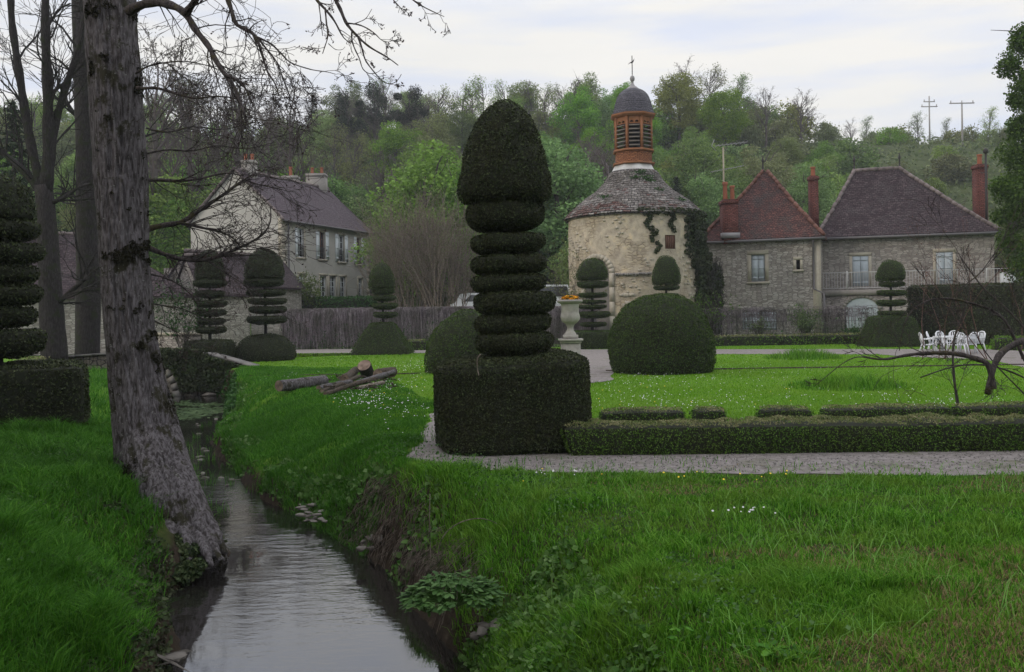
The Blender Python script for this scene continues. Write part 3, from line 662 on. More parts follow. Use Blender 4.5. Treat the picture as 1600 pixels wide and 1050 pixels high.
for a, b, lb in [(930,1068,'left segment of the broken low box hedge behind the long one'), (1078,1133,'shortest segment of the low box hedge, left of the wide gap'), (1181,1268,'low box hedge segment just right of the wide gap'), (1277,1480,'long low box hedge segment toward the right'), (1484,1700,'low box hedge segment running out of the right edge')]:
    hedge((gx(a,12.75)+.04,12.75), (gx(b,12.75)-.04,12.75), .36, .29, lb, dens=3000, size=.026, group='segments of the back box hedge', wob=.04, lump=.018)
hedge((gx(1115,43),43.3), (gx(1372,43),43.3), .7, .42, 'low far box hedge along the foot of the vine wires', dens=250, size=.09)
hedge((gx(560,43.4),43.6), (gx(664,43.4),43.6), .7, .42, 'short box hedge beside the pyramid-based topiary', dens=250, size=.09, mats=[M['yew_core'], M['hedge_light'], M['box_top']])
hedge((gx(383,38.5),37.8), (gx(418,38.5),37.8), .9, .45, 'bright green low hedge stub between the two barn topiaries', dens=250, size=.09, mats=[M['yew_core'], M['hedge_light'], M['hedge_light']])
hedge((gx(1557,35),35.2), (gx(1700,35),34), 1.0, .45, 'bright yellow-green low hedge at the right edge past the table', dens=300, size=.08, mats=[M['yew_core'], M['hedge_light'], M['hedge_light']])
hedge((gx(1414,42),41.5), (gx(1750,38),37.5), 1.2, 2.55, 'tall dark yew hedge behind the white garden table', mats=[M['yew_core'], M['yew']], dens=420, size=.08, name='tall_hedge', wob=.05)
hedge((gx(425,59),58.5), (gx(585,59),59), 1.2, 1.25, 'glossy green hedge at the foot of the pale house', mats=[M['yew_core'], M['laurel']], dens=160, size=.16, z0=1.5, name='laurel_hedge', wob=.08)
hedge((gx(22,28),28), (gx(70,28),28), .8, .48, 'small low hedge behind the black topiary block', dens=250, size=.08)

# ------------------------------------------------------------------ buildings
class Fr:   # wall frame: O ground corner, direction U along the wall, N outward
    def __init__(s, A, B, z0=0):
        s.O = np.array(A, float); d = np.array(B, float)-s.O; s.L = np.linalg.norm(d); s.U = d/s.L; s.N = np.array((s.U[1], -s.U[0])); s.z0 = z0
    def pt(s, u, z, d=0): return np.array((*(s.O+s.U*u+s.N*d), z))
    def at(s, px, py):     # pixel -> (u, z) on the wall plane
        a, b = ray(px, py); den = a*s.N[0]+s.N[1]; Y = (s.O@s.N)/den; p = np.array((a*Y, Y)); return (p-s.O)@s.U, EYE+b*Y
    def rect(s, x0, y0, x1, y1):
        ym = (y0+y1)/2; xm = (x0+x1)/2
        return s.at(x0, ym)[0], s.at(xm, y1)[1], s.at(x1, ym)[0], s.at(xm, y0)[1]
    def box(s, mb, u0, u1, z0, z1, d0, d1, m=0):
        b = [s.pt(u0,z0,d1), s.pt(u1,z0,d1), s.pt(u1,z0,d0), s.pt(u0,z0,d0)]; t = [s.pt(u0,z1,d1), s.pt(u1,z1,d1), s.pt(u1,z1,d0), s.pt(u0,z1,d0)]
        return mb.hexa(b, t, m)
def holed_wall(mb, fr, u0, u1, z0, z1, holes, depth=.22, m=0):
    us = sorted({u0, u1, *[h[0] for h in holes], *[h[2] for h in holes]}); zs = sorted({z0, z1, *[h[1] for h in holes], *[h[3] for h in holes]})
    for a, b in zip(us[:-1], us[1:]):
        for c, d in zip(zs[:-1], zs[1:]):
            mu, mz = (a+b)/2, (c+d)/2
            if any(h[0] < mu < h[2] and h[1] < mz < h[3] for h in holes): continue
            mb.quad(fr.pt(a,c), fr.pt(b,c), fr.pt(b,d), fr.pt(a,d), m)
    for a, c, b, d in holes:
        mb.quad(fr.pt(a,c), fr.pt(a,c,-depth), fr.pt(a,d,-depth), fr.pt(a,d), m); mb.quad(fr.pt(b,c,-depth), fr.pt(b,c), fr.pt(b,d), fr.pt(b,d,-depth), m)
        mb.quad(fr.pt(a,c), fr.pt(b,c), fr.pt(b,c,-depth), fr.pt(a,c,-depth), m); mb.quad(fr.pt(a,d,-depth), fr.pt(b,d,-depth), fr.pt(b,d), fr.pt(a,d), m)
def surround(root, fr, h, w_=.16, mt='dressed', sill=True, lab=None):
    a, c, b, d = h; mb = MB()
    fr.box(mb, a-w_, a-.004, c, d, -.05, .025); fr.box(mb, b+.004, b+w_, c, d, -.05, .025); fr.box(mb, a-w_, b+w_, d+.004, d+w_*1.2, -.05, .03)
    o = mb.build('window_surround', M[mt], root)
    if sill:
        s2 = MB(); fr.box(s2, a-w_-.04, b+w_+.04, c-.12, c-.004, -.15, .09); s2.build('sill', M[mt], o)
    return o
def casement(root, fr, h, rows=4, cols=2, fm='white_paint', pane='glass', depth=.14, rail=True, name='window'):
    a, c, b, d = h; mb = MB(); f = .06
    fr.box(mb, a, a+f, c, d, -depth-.05, -depth); fr.box(mb, b-f, b, c, d, -depth-.05, -depth)
    fr.box(mb, a+f, b-f, c, c+f, -depth-.05, -depth); fr.box(mb, a+f, b-f, d-f, d, -depth-.05, -depth)
    for k in range(1, cols):
        u = a+(b-a)*k/cols; fr.box(mb, u-.035, u+.035, c+f, d-f, -depth-.045, -depth+.01)
    for k in range(1, rows):
        z = c+(d-c)*k/rows; fr.box(mb, a+f, b-f, z-.02, z+.02, -depth-.04, -depth-.006)
    o = mb.build(name, M[fm], root); p = MB(); p.quad(fr.pt(a,c,-depth-.03), fr.pt(b,c,-depth-.03), fr.pt(b,d,-depth-.03), fr.pt(a,d,-depth-.03)); p.build('pane', M[pane], o)
    return o
def shutter(root, fr, a, b, c, d, mt='white_paint', proud=.05, lab=None, slat=True, name='shutter'):
    mb = MB(); fr.box(mb, a, b, c, d, proud-.03, proud)
    if slat:
        for k in range(3):
            z = c+(d-c)*(.12+.38*k); fr.box(mb, a+.02, b-.02, z-.04, z+.04, proud, proud+.02)
        n = max(2, int((b-a)/.12))
        for k in range(1, n):
            u = a+(b-a)*k/n; fr.box(mb, u-.005, u+.005, c, d, proud+.0025, proud+.006)
    o = mb.build(name, M[mt], root)
    if lab: o['label'] = lab
    return o
def box_back(mb, fr, depth, z0, z1, m=0):   # the other three walls
    a, b, c, d = fr.pt(0,0,0), fr.pt(fr.L,0,0), fr.pt(fr.L,0,-depth), fr.pt(0,0,-depth)
    for p, q in ((b, c), (c, d), (d, a)):
        mb.quad((p[0],p[1],z0), (q[0],q[1],z0), (q[0],q[1],z1), (p[0],p[1],z1), m)
def bricks_stack(mb, c, hw, z0, z1, flare=.04): 
    x, y = c; mb.box((x-hw[0],y-hw[1],z0), (x+hw[0],y+hw[1],z1-.25)); mb.box((x-hw[0]-flare,y-hw[1]-flare,z1-.247), (x+hw[0]+flare,y+hw[1]+flare,z1-.05)); mb.box((x-hw[0]+.02,y-hw[1]+.02,z1-.047), (x+hw[0]-.02,y+hw[1]-.02,z1))
def pot(parent, x, y, z, r=.12, h=.5):
    mb = MB(); mb.lathe((x,y,z), [(r,0),(r*.85,h*.75),(r*.85,h*.8),(r*1.1,h*.84),(r*1.1,h),(r*.7,h),(r*.7,h*.7)], 12); return mb.build('chimney_pot', M['terracotta'], parent)
def chimney(root, c, hw, z0, z1, mt='brick_red', pots=(), name='chimney', lab=None):
    mb = MB(); bricks_stack(mb, c, hw, z0, z1); o = mb.build(name, M[mt], root)
    for dx, dy, h in pots: pot(o, c[0]+dx, c[1]+dy, z1, .13, h)
    if lab: o['label'] = lab
    return o
def roofsurf(mb, a, b, c, d=None, n=10, m=0, sag=.05, amp=.02):
    # bilinear patch with slight unevenness
    a, b, c = map(np.array, (a, b, c)); d = np.array(d if d is not None else c, float)
    u = np.linspace(0, 1, n+1); U, W_ = np.meshgrid(u, u, indexing='ij'); U = U[...,None]; W_ = W_[...,None]
    V = (a*(1-U)+b*U)*(1-W_)+(d*(1-U)+c*U)*W_
    V[...,2] -= (sag*np.sin(W_*math.pi)*.6+sag*.5*np.sin(U*math.pi)*np.sin(W_*math.pi))[...,0]
    fl = V.reshape(-1, 3); nn = (fbm(fl, 1.2, 2)*amp).reshape(n+1, n+1); nn[0] *= .2; nn[-1] *= .2; V[...,2] += nn
    idx = np.arange((n+1)**2).reshape(n+1, n+1); mb.add(V.reshape(-1, 3), np.stack([idx[:-1,:-1], idx[1:,:-1], idx[1:,1:], idx[:-1,1:]], -1).reshape(-1, 4), m)
def ridge(mb, p, q, r=.11, step=.38, m=0):
    p = np.array(p, float); q = np.array(q, float); d = q-p; n = max(1, int(np.linalg.norm(d)/step))
    for k in range(n):
        a = p+d*k/n; b = p+d*(k+1.08)/n; j = rng.normal(size=3)*.012; mb.tube([a+j, b+j], [r*.92, r*1.08], 8, m)

# pale house on the left
HA = (gx(443,62)*1.0, 62.0); HB = (-11.1, 72.6)
hf = Fr(HA, HB); HZ0, HZ1 = 1.3, 8.28; GW = 7.6
hs = thing('pale_house', (HA[0], HA[1], 1.4), 'two storey pale plastered house with purple-grey tiled roof and white shutters', 'house')
up = [hf.rect(465,357,475,402), hf.rect(499,363,508,405), hf.rect(529,368,538,409), hf.rect(557,372,564,413)]
lo = [hf.rect(467,429,476,462), hf.rect(500,431,510,464), hf.rect(515,432,525,464), hf.rect(531,433,540,464), hf.rect(560,436,566,464)]
mb = MB(); holed_wall(mb, hf, 0, hf.L, HZ0, HZ1, up+lo); 
gA = hf.pt(0,0,0); gB = hf.pt(0,0,-GW); gC = hf.pt(hf.L,0,0); gD = hf.pt(hf.L,0,-GW); APX = 11.75
for (p, q) in ((gB, gA), (gC, gD)):
    mid = (p+q)/2; mb.poly([(p[0],p[1],HZ0), (q[0],q[1],HZ0), (q[0],q[1],HZ1), (mid[0],mid[1],APX), (p[0],p[1],HZ1)])
mb.quad((gD[0],gD[1],HZ0), (gB[0],gB[1],HZ0), (gB[0],gB[1],HZ1), (gD[0],gD[1],HZ1)); mb.build('wall', M['plaster'], hs)
qm = MB()
for k in range(17):
    wq = .45 if k % 2 else .3; z = HZ0+k*.41
    hf.box(qm, -.03, wq, z, z+.41, -.3, .02)
qm.build('quoin', M['dressed'], hs); qm = MB()
for k in range(17):
    wq = .45 if k % 2 else .3; z = HZ0+k*.41; hf.box(qm, hf.L-wq, hf.L+.03, z, z+.41, -.3, .02)
qm.build('quoin', M['dressed'], hs)
rm = MB(); ov = .28
def hp(u, v, z): return hf.pt(u, z, v)
e0, e1 = hp(-.15, ov, HZ1-.12), hp(hf.L+.2, ov, HZ1-.12); r0, r1 = hp(-.15, -GW/2, APX+.1), hp(hf.L+.2, -GW/2, APX+.1); b0, b1 = hp(-.15, -GW-ov, HZ1-.12), hp(hf.L+.2, -GW-ov, HZ1-.12)
dn = np.array((0,0,-.12))
for A_, B_, C_, D_ in ((e0, e1, r1, r0), (b1, b0, r0, r1)): roofsurf(rm, A_, B_, C_, D_, 14); rm.quad(A_+dn, D_+dn, C_+dn, B_+dn)
for A_, B_ in ((e0, e1), (r0, e0), (e1, r1), (b0, r0), (r1, b1)): rm.quad(A_+dn, B_+dn, B_, A_)
ro = rm.build('roof', M['roof_slate'], hs); rg_ = MB(); ridge(rg_, r0, r1, .12); rg_.build('ridge_tiles', M['ridge_grey'], ro)
vm = MB(); ridge(vm, e0, r0, .09, .3); ridge(vm, b0, r0, .09, .3); vm.build('verge_tiles', M['ridge_grey'], ro)
gt = MB(); gt.tube([hp(-.15, ov+.06, HZ1-.2), hp(hf.L+.2, ov+.06, HZ1-.2)], .07, 8); gt.tube([hp(hf.L-.1, .12, HZ1-.2), hp(hf.L-.1, .12, HZ0)], .05, 8); gt.tube([hp(.55, .12, HZ1-.2), hp(.55, .12, HZ0)], .05, 8); gt.build('gutter', M['gutter'], hs)
for i, h in enumerate(up):
    surround(hs, hf, h, .17)
    if i in (1, 3): casement(hs, hf, h, 4, 2, 'brown_wood')
    else: casement(hs, hf, h, 4, 2)
    rl = MB(); 
    for z in (.15, .8): hf.box(rl, h[0], h[2], h[1]+z, h[1]+z+.03, -.03, -.005)
    for u in np.linspace(h[0]+.05, h[2]-.05, 8): hf.box(rl, u-.01, u+.01, h[1]+.1, h[1]+.8, -.025, -.01)
    rl.build('window_railing', M['iron'], hs)
    if i:
        wd = (h[2]-h[0])*.55
        shutter(hs, hf, h[0]-wd-.03, h[0]-.03, h[1]-.02, h[3]+.05); shutter(hs, hf, h[2]+.03, h[2]+wd+.03, h[1]-.02, h[3]+.05)
    else: shutter(hs, hf, h[0]-.3, h[0]-.03, h[1], h[3], 'white_paint')
for i, h in enumerate(lo): surround(hs, hf, h, .15, sill=False); casement(hs, hf, h, 4, 2, name='door' if i == 0 else 'window')
cw = hp(hf.L-.9, -GW/2-.3, 0); chimney(hs, (cw[0], cw[1]), (.75,.5), 10.6, 12.9, 'grey_dressed', ((-.35,0,.5),(.4,0,.5)))
cw = hp(hf.L-3.4, -GW/2-1.0, 0); chimney(hs, (cw[0], cw[1]), (.6,.4), 10.6, 12.45, 'grey_dressed', ((0,0,.7),))
cw = hp(1.5, -GW/2+.1, 0); chimney(hs, (cw[0], cw[1]), (.45,.4), 10.8, 12.6, 'grey_dressed', ((-.25,0,.45),(.2,0,.45)))

# generic hipped house with one front
def hip_house(name, A, B, depth, ze, zt, ridge_px, label, wall, roof, rtile, holes=(), z0=-.1, ov=.25, nm='stone_house'):
    fr = Fr(A, B); t = thing(nm, (A[0], A[1], 0), label, 'house'); mb = MB(); holed_wall(mb, fr, 0, fr.L, z0, ze, list(holes)); box_back(mb, fr, depth, z0, ze); mb.build('wall', M[wall], t)
    e = [fr.pt(-ov, ze-.08, ov), fr.pt(fr.L+ov, ze-.08, ov), fr.pt(fr.L+ov, ze-.08, -depth-ov), fr.pt(-ov, ze-.08, -depth-ov)]
    a, b = fr.pt(ridge_px[0], zt, -depth/2), fr.pt(ridge_px[1], zt, -depth/2); rm = MB()
    roofsurf(rm, e[0], e[1], b, a, 12, sag=.16); roofsurf(rm, e[1], e[2], b, b, 10, sag=.1); roofsurf(rm, e[2], e[3], a, b, 10); roofsurf(rm, e[3], e[0], a, a, 10, sag=.1)
    for p, q in zip(e, e[1:]+e[:1]): rm.quad(p+dn, q+dn, q, p)
    rm.quad(e[3]+dn, e[2]+dn, e[1]+dn, e[0]+dn); ro = rm.build('roof', M[roof], t)
    rg = MB()
    for p, q in ((e[0], a), (e[1], b), (e[2], b), (e[3], a)):
        k = 6; line = [p+(q-p)*s+np.array((0,0,-.08*math.sin(math.pi*s))) for s in np.linspace(0, 1, k+1)]
        for s in range(k): ridge(rg, line[s]+np.array((0,0,.02)), line[s+1]+np.array((0,0,.02)), .10, .33)
    if np.linalg.norm(a-b) > .3: ridge(rg, a, b, .12, .36)
    rg.build('ridge_tiles', M[rtile], ro)
    g = MB(); g.tube([fr.pt(-ov, ze-.2, ov+.07), fr.pt(fr.L+ov, ze-.2, ov+.07)], .07, 8); g.build('gutter', M['gutter'], t)
    for p in ((a,) if np.linalg.norm(a-b) < .3 else (a, b)):
        fm = MB(); fm.lathe(p, [(.05,-.1),(.12,0),(.05,.12),(.04,.5),(.07,.55),(.07,.62),(.02,.85),(0,.86)], 10); fm.build('finial', M['iron'], t)
    return t, fr, ro
# red-roofed house
fa = Fr((gx(1101,50.2),50.2), (gx(1283,48.0),48.0)); w1 = fa.rect(1174,398,1195,440); w2 = fa.rect(1244,406,1250,421); w3 = fa.rect(1160,487,1188,516); w4 = fa.rect(1189,487,1214,516); w5 = fa.rect(1247,489,1254,512)
t1, f1, ro1 = hip_house('a', fa.O, fa.pt(fa.L,0)[:2], 5.4, 5.50, 9.35, (fa.L/2-.12, fa.L/2+.12), 'square rubble stone house with pointed red tile roof and brick chimneys', 'rubble', 'roof_red', 'ridge_tile', [w1, w2, w3, w4, w5])
surround(t1, f1, w1, .2); casement(t1, f1, w1, 1, 2, 'blue_paint', depth=.12)
for k in range(2):
    a = w1[0]+(w1[2]-w1[0])*(.06+.46*k); b = a+(w1[2]-w1[0])*.42; shutter(t1, f1, a, b, w1[1]+.05, w1[3]-.05, 'blue_paint', -.05)
surround(t1, f1, w2, .14)
dk = MB(); dk.quad(*[f1.pt(u, z, -.2) for u, z in ((w2[0],w2[1]),(w2[2],w2[1]),(w2[2],w2[3]),(w2[0],w2[3]))]); dk.quad(*[f1.pt(u, z, -.2) for u, z in ((w5[0],w5[1]),(w5[2],w5[1]),(w5[2],w5[3]),(w5[0],w5[3]))]); dk.build('slit_opening', M['dark_hole'], t1)
for h in (w3, w4): shutter(t1, f1, h[0]+.02, h[2]-.02, h[1]+.02, h[3]-.02, 'blue_paint', -.04)
qm = MB()
f1.box(qm, f1.L-.38, f1.L+.01, 0, 5.4, -.25, .008)
qm.build('quoin', M['dressed'], t1)
pp = MB(); pt_ = f1.at(1271,400)[0]; pp.tube([f1.pt(pt_,5.2,.3), f1.pt(pt_,5.0,.1), f1.pt(pt_,2.7,.1), f1.pt(pt_+.5,2.45,.35), f1.pt(pt_+.55,0,.35)], .06, 8); pp.build('downpipe', M['gutter'], t1)
c1 = P(1144, 368, 49.2); zt = P(1144,310,49.2)[2]; chimney(t1, (c1[0],49.9), (.38,.5), 5.2, zt, 'brick_red', ((-.2,-.1,.95),(.18,-.1,.75)), lab='wide red brick chimney with two pots')
bs = MB(); bs.box((c1[0]-.5,49.3,5.5), (c1[0]+.45,49.75,5.78)); bs.build('lead_flashing', M['lead'], ro1)
c2 = P(1271.5, 350, 51.5); chimney(t1, (c2[0],51.5), (.22,.22), 5.0, P(1271,275,51.5)[2], 'brick_red', ((0,0,.5),), lab='tall thin red brick chimney at the corner')
an = thing('roof_antenna', (P(1132,310,51)[0], 50.6, 7.6), 'television aerial on a pale pole above the wide brick chimney', 'antenna')
ab = MB(); ax_ = P(1131,300,50.6); at_ = P(1130,230,50.6); ab.tube([(ax_[0], 50.6, 6.6), at_], .045, 8); ab.build('pole', M['pole_wood'], an)
ab = MB(); a0, a1 = P(1118,228,50.6), P(1168,222,50.2); ab.tube([a0, a1], .022, 6)
for s in np.linspace(.05, .95, 8):
    q = a0+(a1-a0)*s; ab.tube([q+np.array((0,-.45,.0)), q+np.array((0,.45,0))], .014, 5)
ab.tube([P(1116,218,50.6), P(1112,228,50.6), P(1119,236,50.6)], .02, 5); b0_, b1_ = P(1110,269,50.9), P(1162,259,50.2); ab.tube([b0_, b1_], .02, 6)
for s in np.linspace(.1, .95, 7):
    q = b0_+(b1_-b0_)*s; ab.tube([q+np.array((0,-.4,0)), q+np.array((0,.4,0))], .012, 5)
ab.build('aerial_elements', M['steel'], an)
# balcony house
fb = Fr((gx(1284,50.3),50.3), (gx(1555,47.8),47.8)); d1 = fb.rect(1332,400,1357,447); d2 = fb.rect(1463,394,1489,443)
u_l = fb.at(1350,268)[0]; u_r = fb.at(1445,266)[0]
t2, f2, ro2 = hip_house('b', fb.O, fb.pt(fb.L,0)[:2], 6.6, 5.62, 9.5, (u_l-.3, u_r-.9), 'long rubble stone house with dark purple hipped roof above a balcony', 'rubble_grey', 'roof_purple', 'ridge_grey', [d1, d2])
for h in (d1, d2):
    surround(t2, f2, h, .16, sill=False)
    for k in range(2):
        a = h[0]+(h[2]-h[0])*(.01+.5*k); shutter(t2, f2, a, a+(h[2]-h[0])*.48, h[1], h[3]-.02, 'blue_paint', .012, name='door_shutter')
BD = 1.5; zb = 2.62; uR = f2.L+1.0
fT = Fr(f2.pt(-1.0,0,BD-.12)[:2], f2.pt(uR,0,BD-.12)[:2]); tw_ = MB(); f2.box(tw_, -1.0, uR, -.1, zb-.284, .003, BD-.12); tw_.build('terrace_wall', M['rubble_grey'], t2)
ar_ = fT.rect(1322,483,1372,512); f2_, f2 = f2, fT
um, rr = (ar_[0]+ar_[2])/2, (ar_[2]-ar_[0])/2; am = MB(); n = 14; pts = []
for k in range(n+1):
    th = math.pi*k/n; pts.append((um-rr*math.cos(th), ar_[3]+rr*.75*math.sin(th)))
for k in range(n):
    (u0, z0), (u1, z1) = pts[k], pts[k+1]; o0 = (um+(u0-um)*1.28, ar_[3]+(z0-ar_[3])*1.3); o1 = (um+(u1-um)*1.28, ar_[3]+(z1-ar_[3])*1.3)
    am.hexa([f2.pt(u0,z0,.05), f2.pt(u1,z1,.05), f2.pt(u1,z1,-.02), f2.pt(u0,z0,-.02)], [f2.pt(*o0,.05), f2.pt(*o1,.05), f2.pt(*o1,-.02), f2.pt(*o0,-.02)])
am.build('arch_surround', M['grey_dressed'], t2)
dm = MB(); poly = [f2.pt(ar_[0],ar_[1],.012), f2.pt(ar_[2],ar_[1],.012)]+[f2.pt(u,z,.012) for u, z in pts[::-1]]; back = [p-np.array((*f2.N*.06,0)) for p in poly]
dm.poly(poly); 
for k in range(len(poly)): dm.quad(poly[k], back[k], back[(k+1)%len(poly)], poly[(k+1)%len(poly)])
for u in np.linspace(ar_[0]+.15, ar_[2]-.15, 9): f2.box(dm, u-.012, u+.012, ar_[1], ar_[3]+.25, .013, .03)
dm.build('garage_door', M['blue_paint'], t2); f2 = f2_
bl = MB()
f2.box(bl, -1.0, uR, zb-.28, zb, .004, BD); 
bo = bl.build('balcony', M['grey_dressed'], t2); rl = MB()
rl.tube([f2.pt(-.95, zb+.92, BD-.08), f2.pt(uR, zb+.92, BD-.08)], .022, 6); rl.tube([f2.pt(-.95, zb+.1, BD-.08), f2.pt(uR, zb+.1, BD-.08)], .018, 6)
for u in np.arange(-.9, uR, .14): rl.tube([f2.pt(u, zb+.1, BD-.08), f2.pt(u, zb+.92, BD-.08)], .011, 4, cap=False)
for u in np.arange(-.95, uR, 2.2): rl.tube([f2.pt(u, zb, BD-.08), f2.pt(u, zb+1.0, BD-.08)], .03, 6)
rl.build('railing', mat('pale_grey_railing_paint', (.42,.42,.43), .6), bo)
c3 = P(1529, 340, 51); chimney(t2, (c3[0],50.8), (.28,.3), 5.0, P(1529,258,51)[2], 'brick_red', ((0,0,.55),), lab='tall red brick chimney at the right end')
vp = MB(); vx = P(1541,300,50)[0]; vp.tube([(vx,50,5.0), (vx,50,P(1541,240,50)[2])], .06, 8); vp.tube([(vx-.3,50,P(1541,270,50)[2]), (vx+.08,50,P(1541,270,50)[2])], .03, 6); vp.lathe((vx,50,P(1541,240,50)[2]), [(.06,0),(.13,.05),(.13,.2),(.05,.3),(0,.3)], 10); vp.build('vent_pipe', M['iron'], t2)
lt = thing('lean_to_shed', (*f2.pt(f2.L+.1,0,-1)[:2], 0), 'small low white-panelled lean-to at the right end of the balcony house', 'shed'); lm = MB()
f2.box(lm, f2.L+.05, f2.L+2.0, 0, 3.5, -3, -.1); lm.build('wall', M['rubble_grey'], lt); lm = MB(); f2.box(lm, f2.L+.02, f2.L+2.15, 3.503, 3.66, -3.1, .08); lm.build('roof', M['roof_purple'], lt); lm = MB(); f2.box(lm, f2.L+.25, f2.L+1.1, 2.65, 3.4, -.095, -.06); lm.build('panel', M['white_paint'], lt)

# ------------------------------------------------------------------ dovecote
DY = 48.0; dc = np.array((P(993.5,490,DY)[0], DY)); DR = 3.42
view = nrm(dc); right = np.array((view[1], -view[0]))
def dpt(phi, z, r): return np.array((*(dc+right*math.sin(phi)*r-view*math.cos(phi)*r), z))
dv = thing('dovecote', (dc[0], dc[1], 0), 'round stone dovecote tower with flared stone-tile roof and wooden lantern', 'dovecote')
ZE = 6.62; A0 = R(-33.5); AH = R(12.3); AS = 3.55; AR = AH*DR
def in_arch(ph, z):
    d = (ph-A0)*DR
    if z < AS: return abs(d) < AR
    return d*d+(z-AS)**2 < AR*AR
mb = MB(); nphi, nz_ = 300, 110; ph = np.linspace(-math.pi, math.pi, nphi+1); zz = np.linspace(-.1, ZE, nz_+1)
Wp = (R(25.5), R(35), 4.68, 5.34); V = []
for z in zz:
    for p_ in ph: V.append(dpt(p_, z, DR))
V = np.array(V); dd = fbm(V, 1.2, 3, 4)*.022; cc = np.array((dc[0], dc[1], 0)); rad = nrm((V-cc)*np.array((1,1,0))); V = V+rad*dd[:,None]+rad*(.10*np.clip((1.2-V[:,2:3])/1.2, 0, 1))
Fq = []
for i in range(nz_):
    for j in range(nphi):
        pm, zm = (ph[j]+ph[j+1])/2, (zz[i]+zz[i+1])/2
        if in_arch(pm, zm) or (Wp[0] < pm < Wp[1] and Wp[2] < zm < Wp[3]): continue
        a = i*(nphi+1)+j; Fq.append((a, a+1, a+nphi+2, a+nphi+1))
mb.add(V, np.array(Fq)); dwall = mb
rec = MB()
rv = [dpt(p_, z, DR-.45) for z in (0, AS+AR+.1) for p_ in np.linspace(A0-AH*1.3, A0+AH*1.3, 13)]; rec.add(rv, [(j, j+1, j+14, j+13) for j in range(12)])
out_ = [(-AR, -.1)]+[(-AR*math.cos(t_), AS+AR*math.sin(t_)) for t_ in np.linspace(0, math.pi, 20)]+[(AR, -.1)]
for (a, b), (c, d) in zip(out_[:-1], out_[1:]): rec.quad(dpt(A0+a/DR, b, DR+.03), dpt(A0+c/DR, d, DR+.03), dpt(A0+c/DR, d, DR-.46), dpt(A0+a/DR, b, DR-.46))
rec.build('doorway_recess', M['grey_dressed'], dv)
sg = MB(); k_ = .24
bl_ = [(-AR, z) for z in np.arange(0, AS, .7)]+[(-AR*math.cos(t_), AS+AR*math.sin(t_)) for t_ in np.linspace(0, math.pi, 14)]+[(AR, z) for z in np.arange(AS-.7, -.1, -.7)]
def off(p): 
    d, z = p; return (math.copysign(AR+k_, d), z) if z < AS-.01 else (d*(1+k_/AR), AS+(z-AS)*(1+k_/AR))
for p0_, p1_ in zip(bl_[:-1], bl_[1:]):
    q0, q1 = off(p0_), off(p1_); f_ = lambda pz, r: dpt(A0+pz[0]/DR, pz[1], r); pr = .07
    sg.hexa([f_(p0_, DR-.1), f_(p1_, DR-.1), f_(q1, DR-.1), f_(q0, DR-.1)][::-1], [f_(p0_, DR+pr), f_(p1_, DR+pr), f_(q1, DR+pr), f_(q0, DR+pr)][::-1])
sg.build('arch_surround', M['dressed'], dv)
sw = MB(); a_, b_, c_, d_ = Wp
sw.add([dpt(p_, z, DR-.08) for z in (c_-.05, d_+.05) for p_ in np.linspace(a_-.02, b_+.02, 5)], [(j, j+1, j+6, j+5) for j in range(4)])
for p_ in np.linspace(a_+.02, b_-.02, 5): sw.hexa([dpt(p_-.008,c_,DR-.079), dpt(p_+.008,c_,DR-.079), dpt(p_+.008,c_,DR-.04), dpt(p_-.008,c_,DR-.04)], [dpt(p_-.008,d_,DR-.079), dpt(p_+.008,d_,DR-.079), dpt(p_+.008,d_,DR-.04), dpt(p_-.008,d_,DR-.04)])
sw.build('shutter', M['brown_wood'], dv)
lg = MB()
for p0_ in np.arange(R(-16), R(12), R(1.6)):
    z = 3.42+rng.normal()*.015; r_ = DR+.10+rng.random()*.07
    lg.hexa([dpt(p0_,z,r_), dpt(p0_+R(1.5),z,r_), dpt(p0_+R(1.5),z,DR-.05), dpt(p0_,z,DR-.05)], [dpt(p0_,z+.11,r_), dpt(p0_+R(1.5),z+.11,r_), dpt(p0_+R(1.5),z+.11,DR-.05), dpt(p0_,z+.11,DR-.05)])
lg.build('ledge', M['grey_dressed'], dv)
# exposed stones standing proud of the plaster
es = dwall
for k in range(620):
    p_ = R(-88)+rng.random()*R(170); z = .4+rng.random()*5.9
    if in_arch(p_, z) or in_arch(p_+.12, z-.3) or in_arch(p_-.12, z) or (Wp[0]-.08 < p_ < Wp[1]+.05 and Wp[2]-.2 < z < Wp[3]+.1): continue
    if vnoise(np.array([[p_*3.4, z*.8, 3.]]), 8)[0] < .05 and z > 1.3: continue
    a_ = (.05+rng.random()*.05)*(1.6 if z < 2.6 else 1); h_ = (.035+rng.random()*.035)*(1.7 if z < 2.6 else 1); r_ = DR+.035+rng.random()*.022; z = round(z/.13)*.13
    es.hexa([dpt(p_-a_/DR,z-h_,DR-.1), dpt(p_+a_/DR,z-h_,DR-.1), dpt(p_+a_/DR,z+h_,DR-.1), dpt(p_-a_/DR,z+h_,DR-.1)], [dpt(p_-a_*.8/DR,z-h_*.8,r_), dpt(p_+a_*.9/DR,z-h_*.8,r_), dpt(p_+a_*.8/DR,z+h_*.8,r_), dpt(p_-a_*.9/DR,z+h_*.9,r_)], 1)
es.build('wall', [M['dove_wall'], M['dressed']], dv, cyl=(dc[0], dc[1], DR))
s = DY/F; hz = 487.1
def dz(py): return EYE+(hz-py)*s
prof = rs([(108*s, dz(342)), (107*s, dz(339)), (82*s, dz(316)), (60*s, dz(301)), (46*s, dz(287)), (36*s, dz(270))], 26)
rm = MB(); nn = 132; nrow = len(prof)
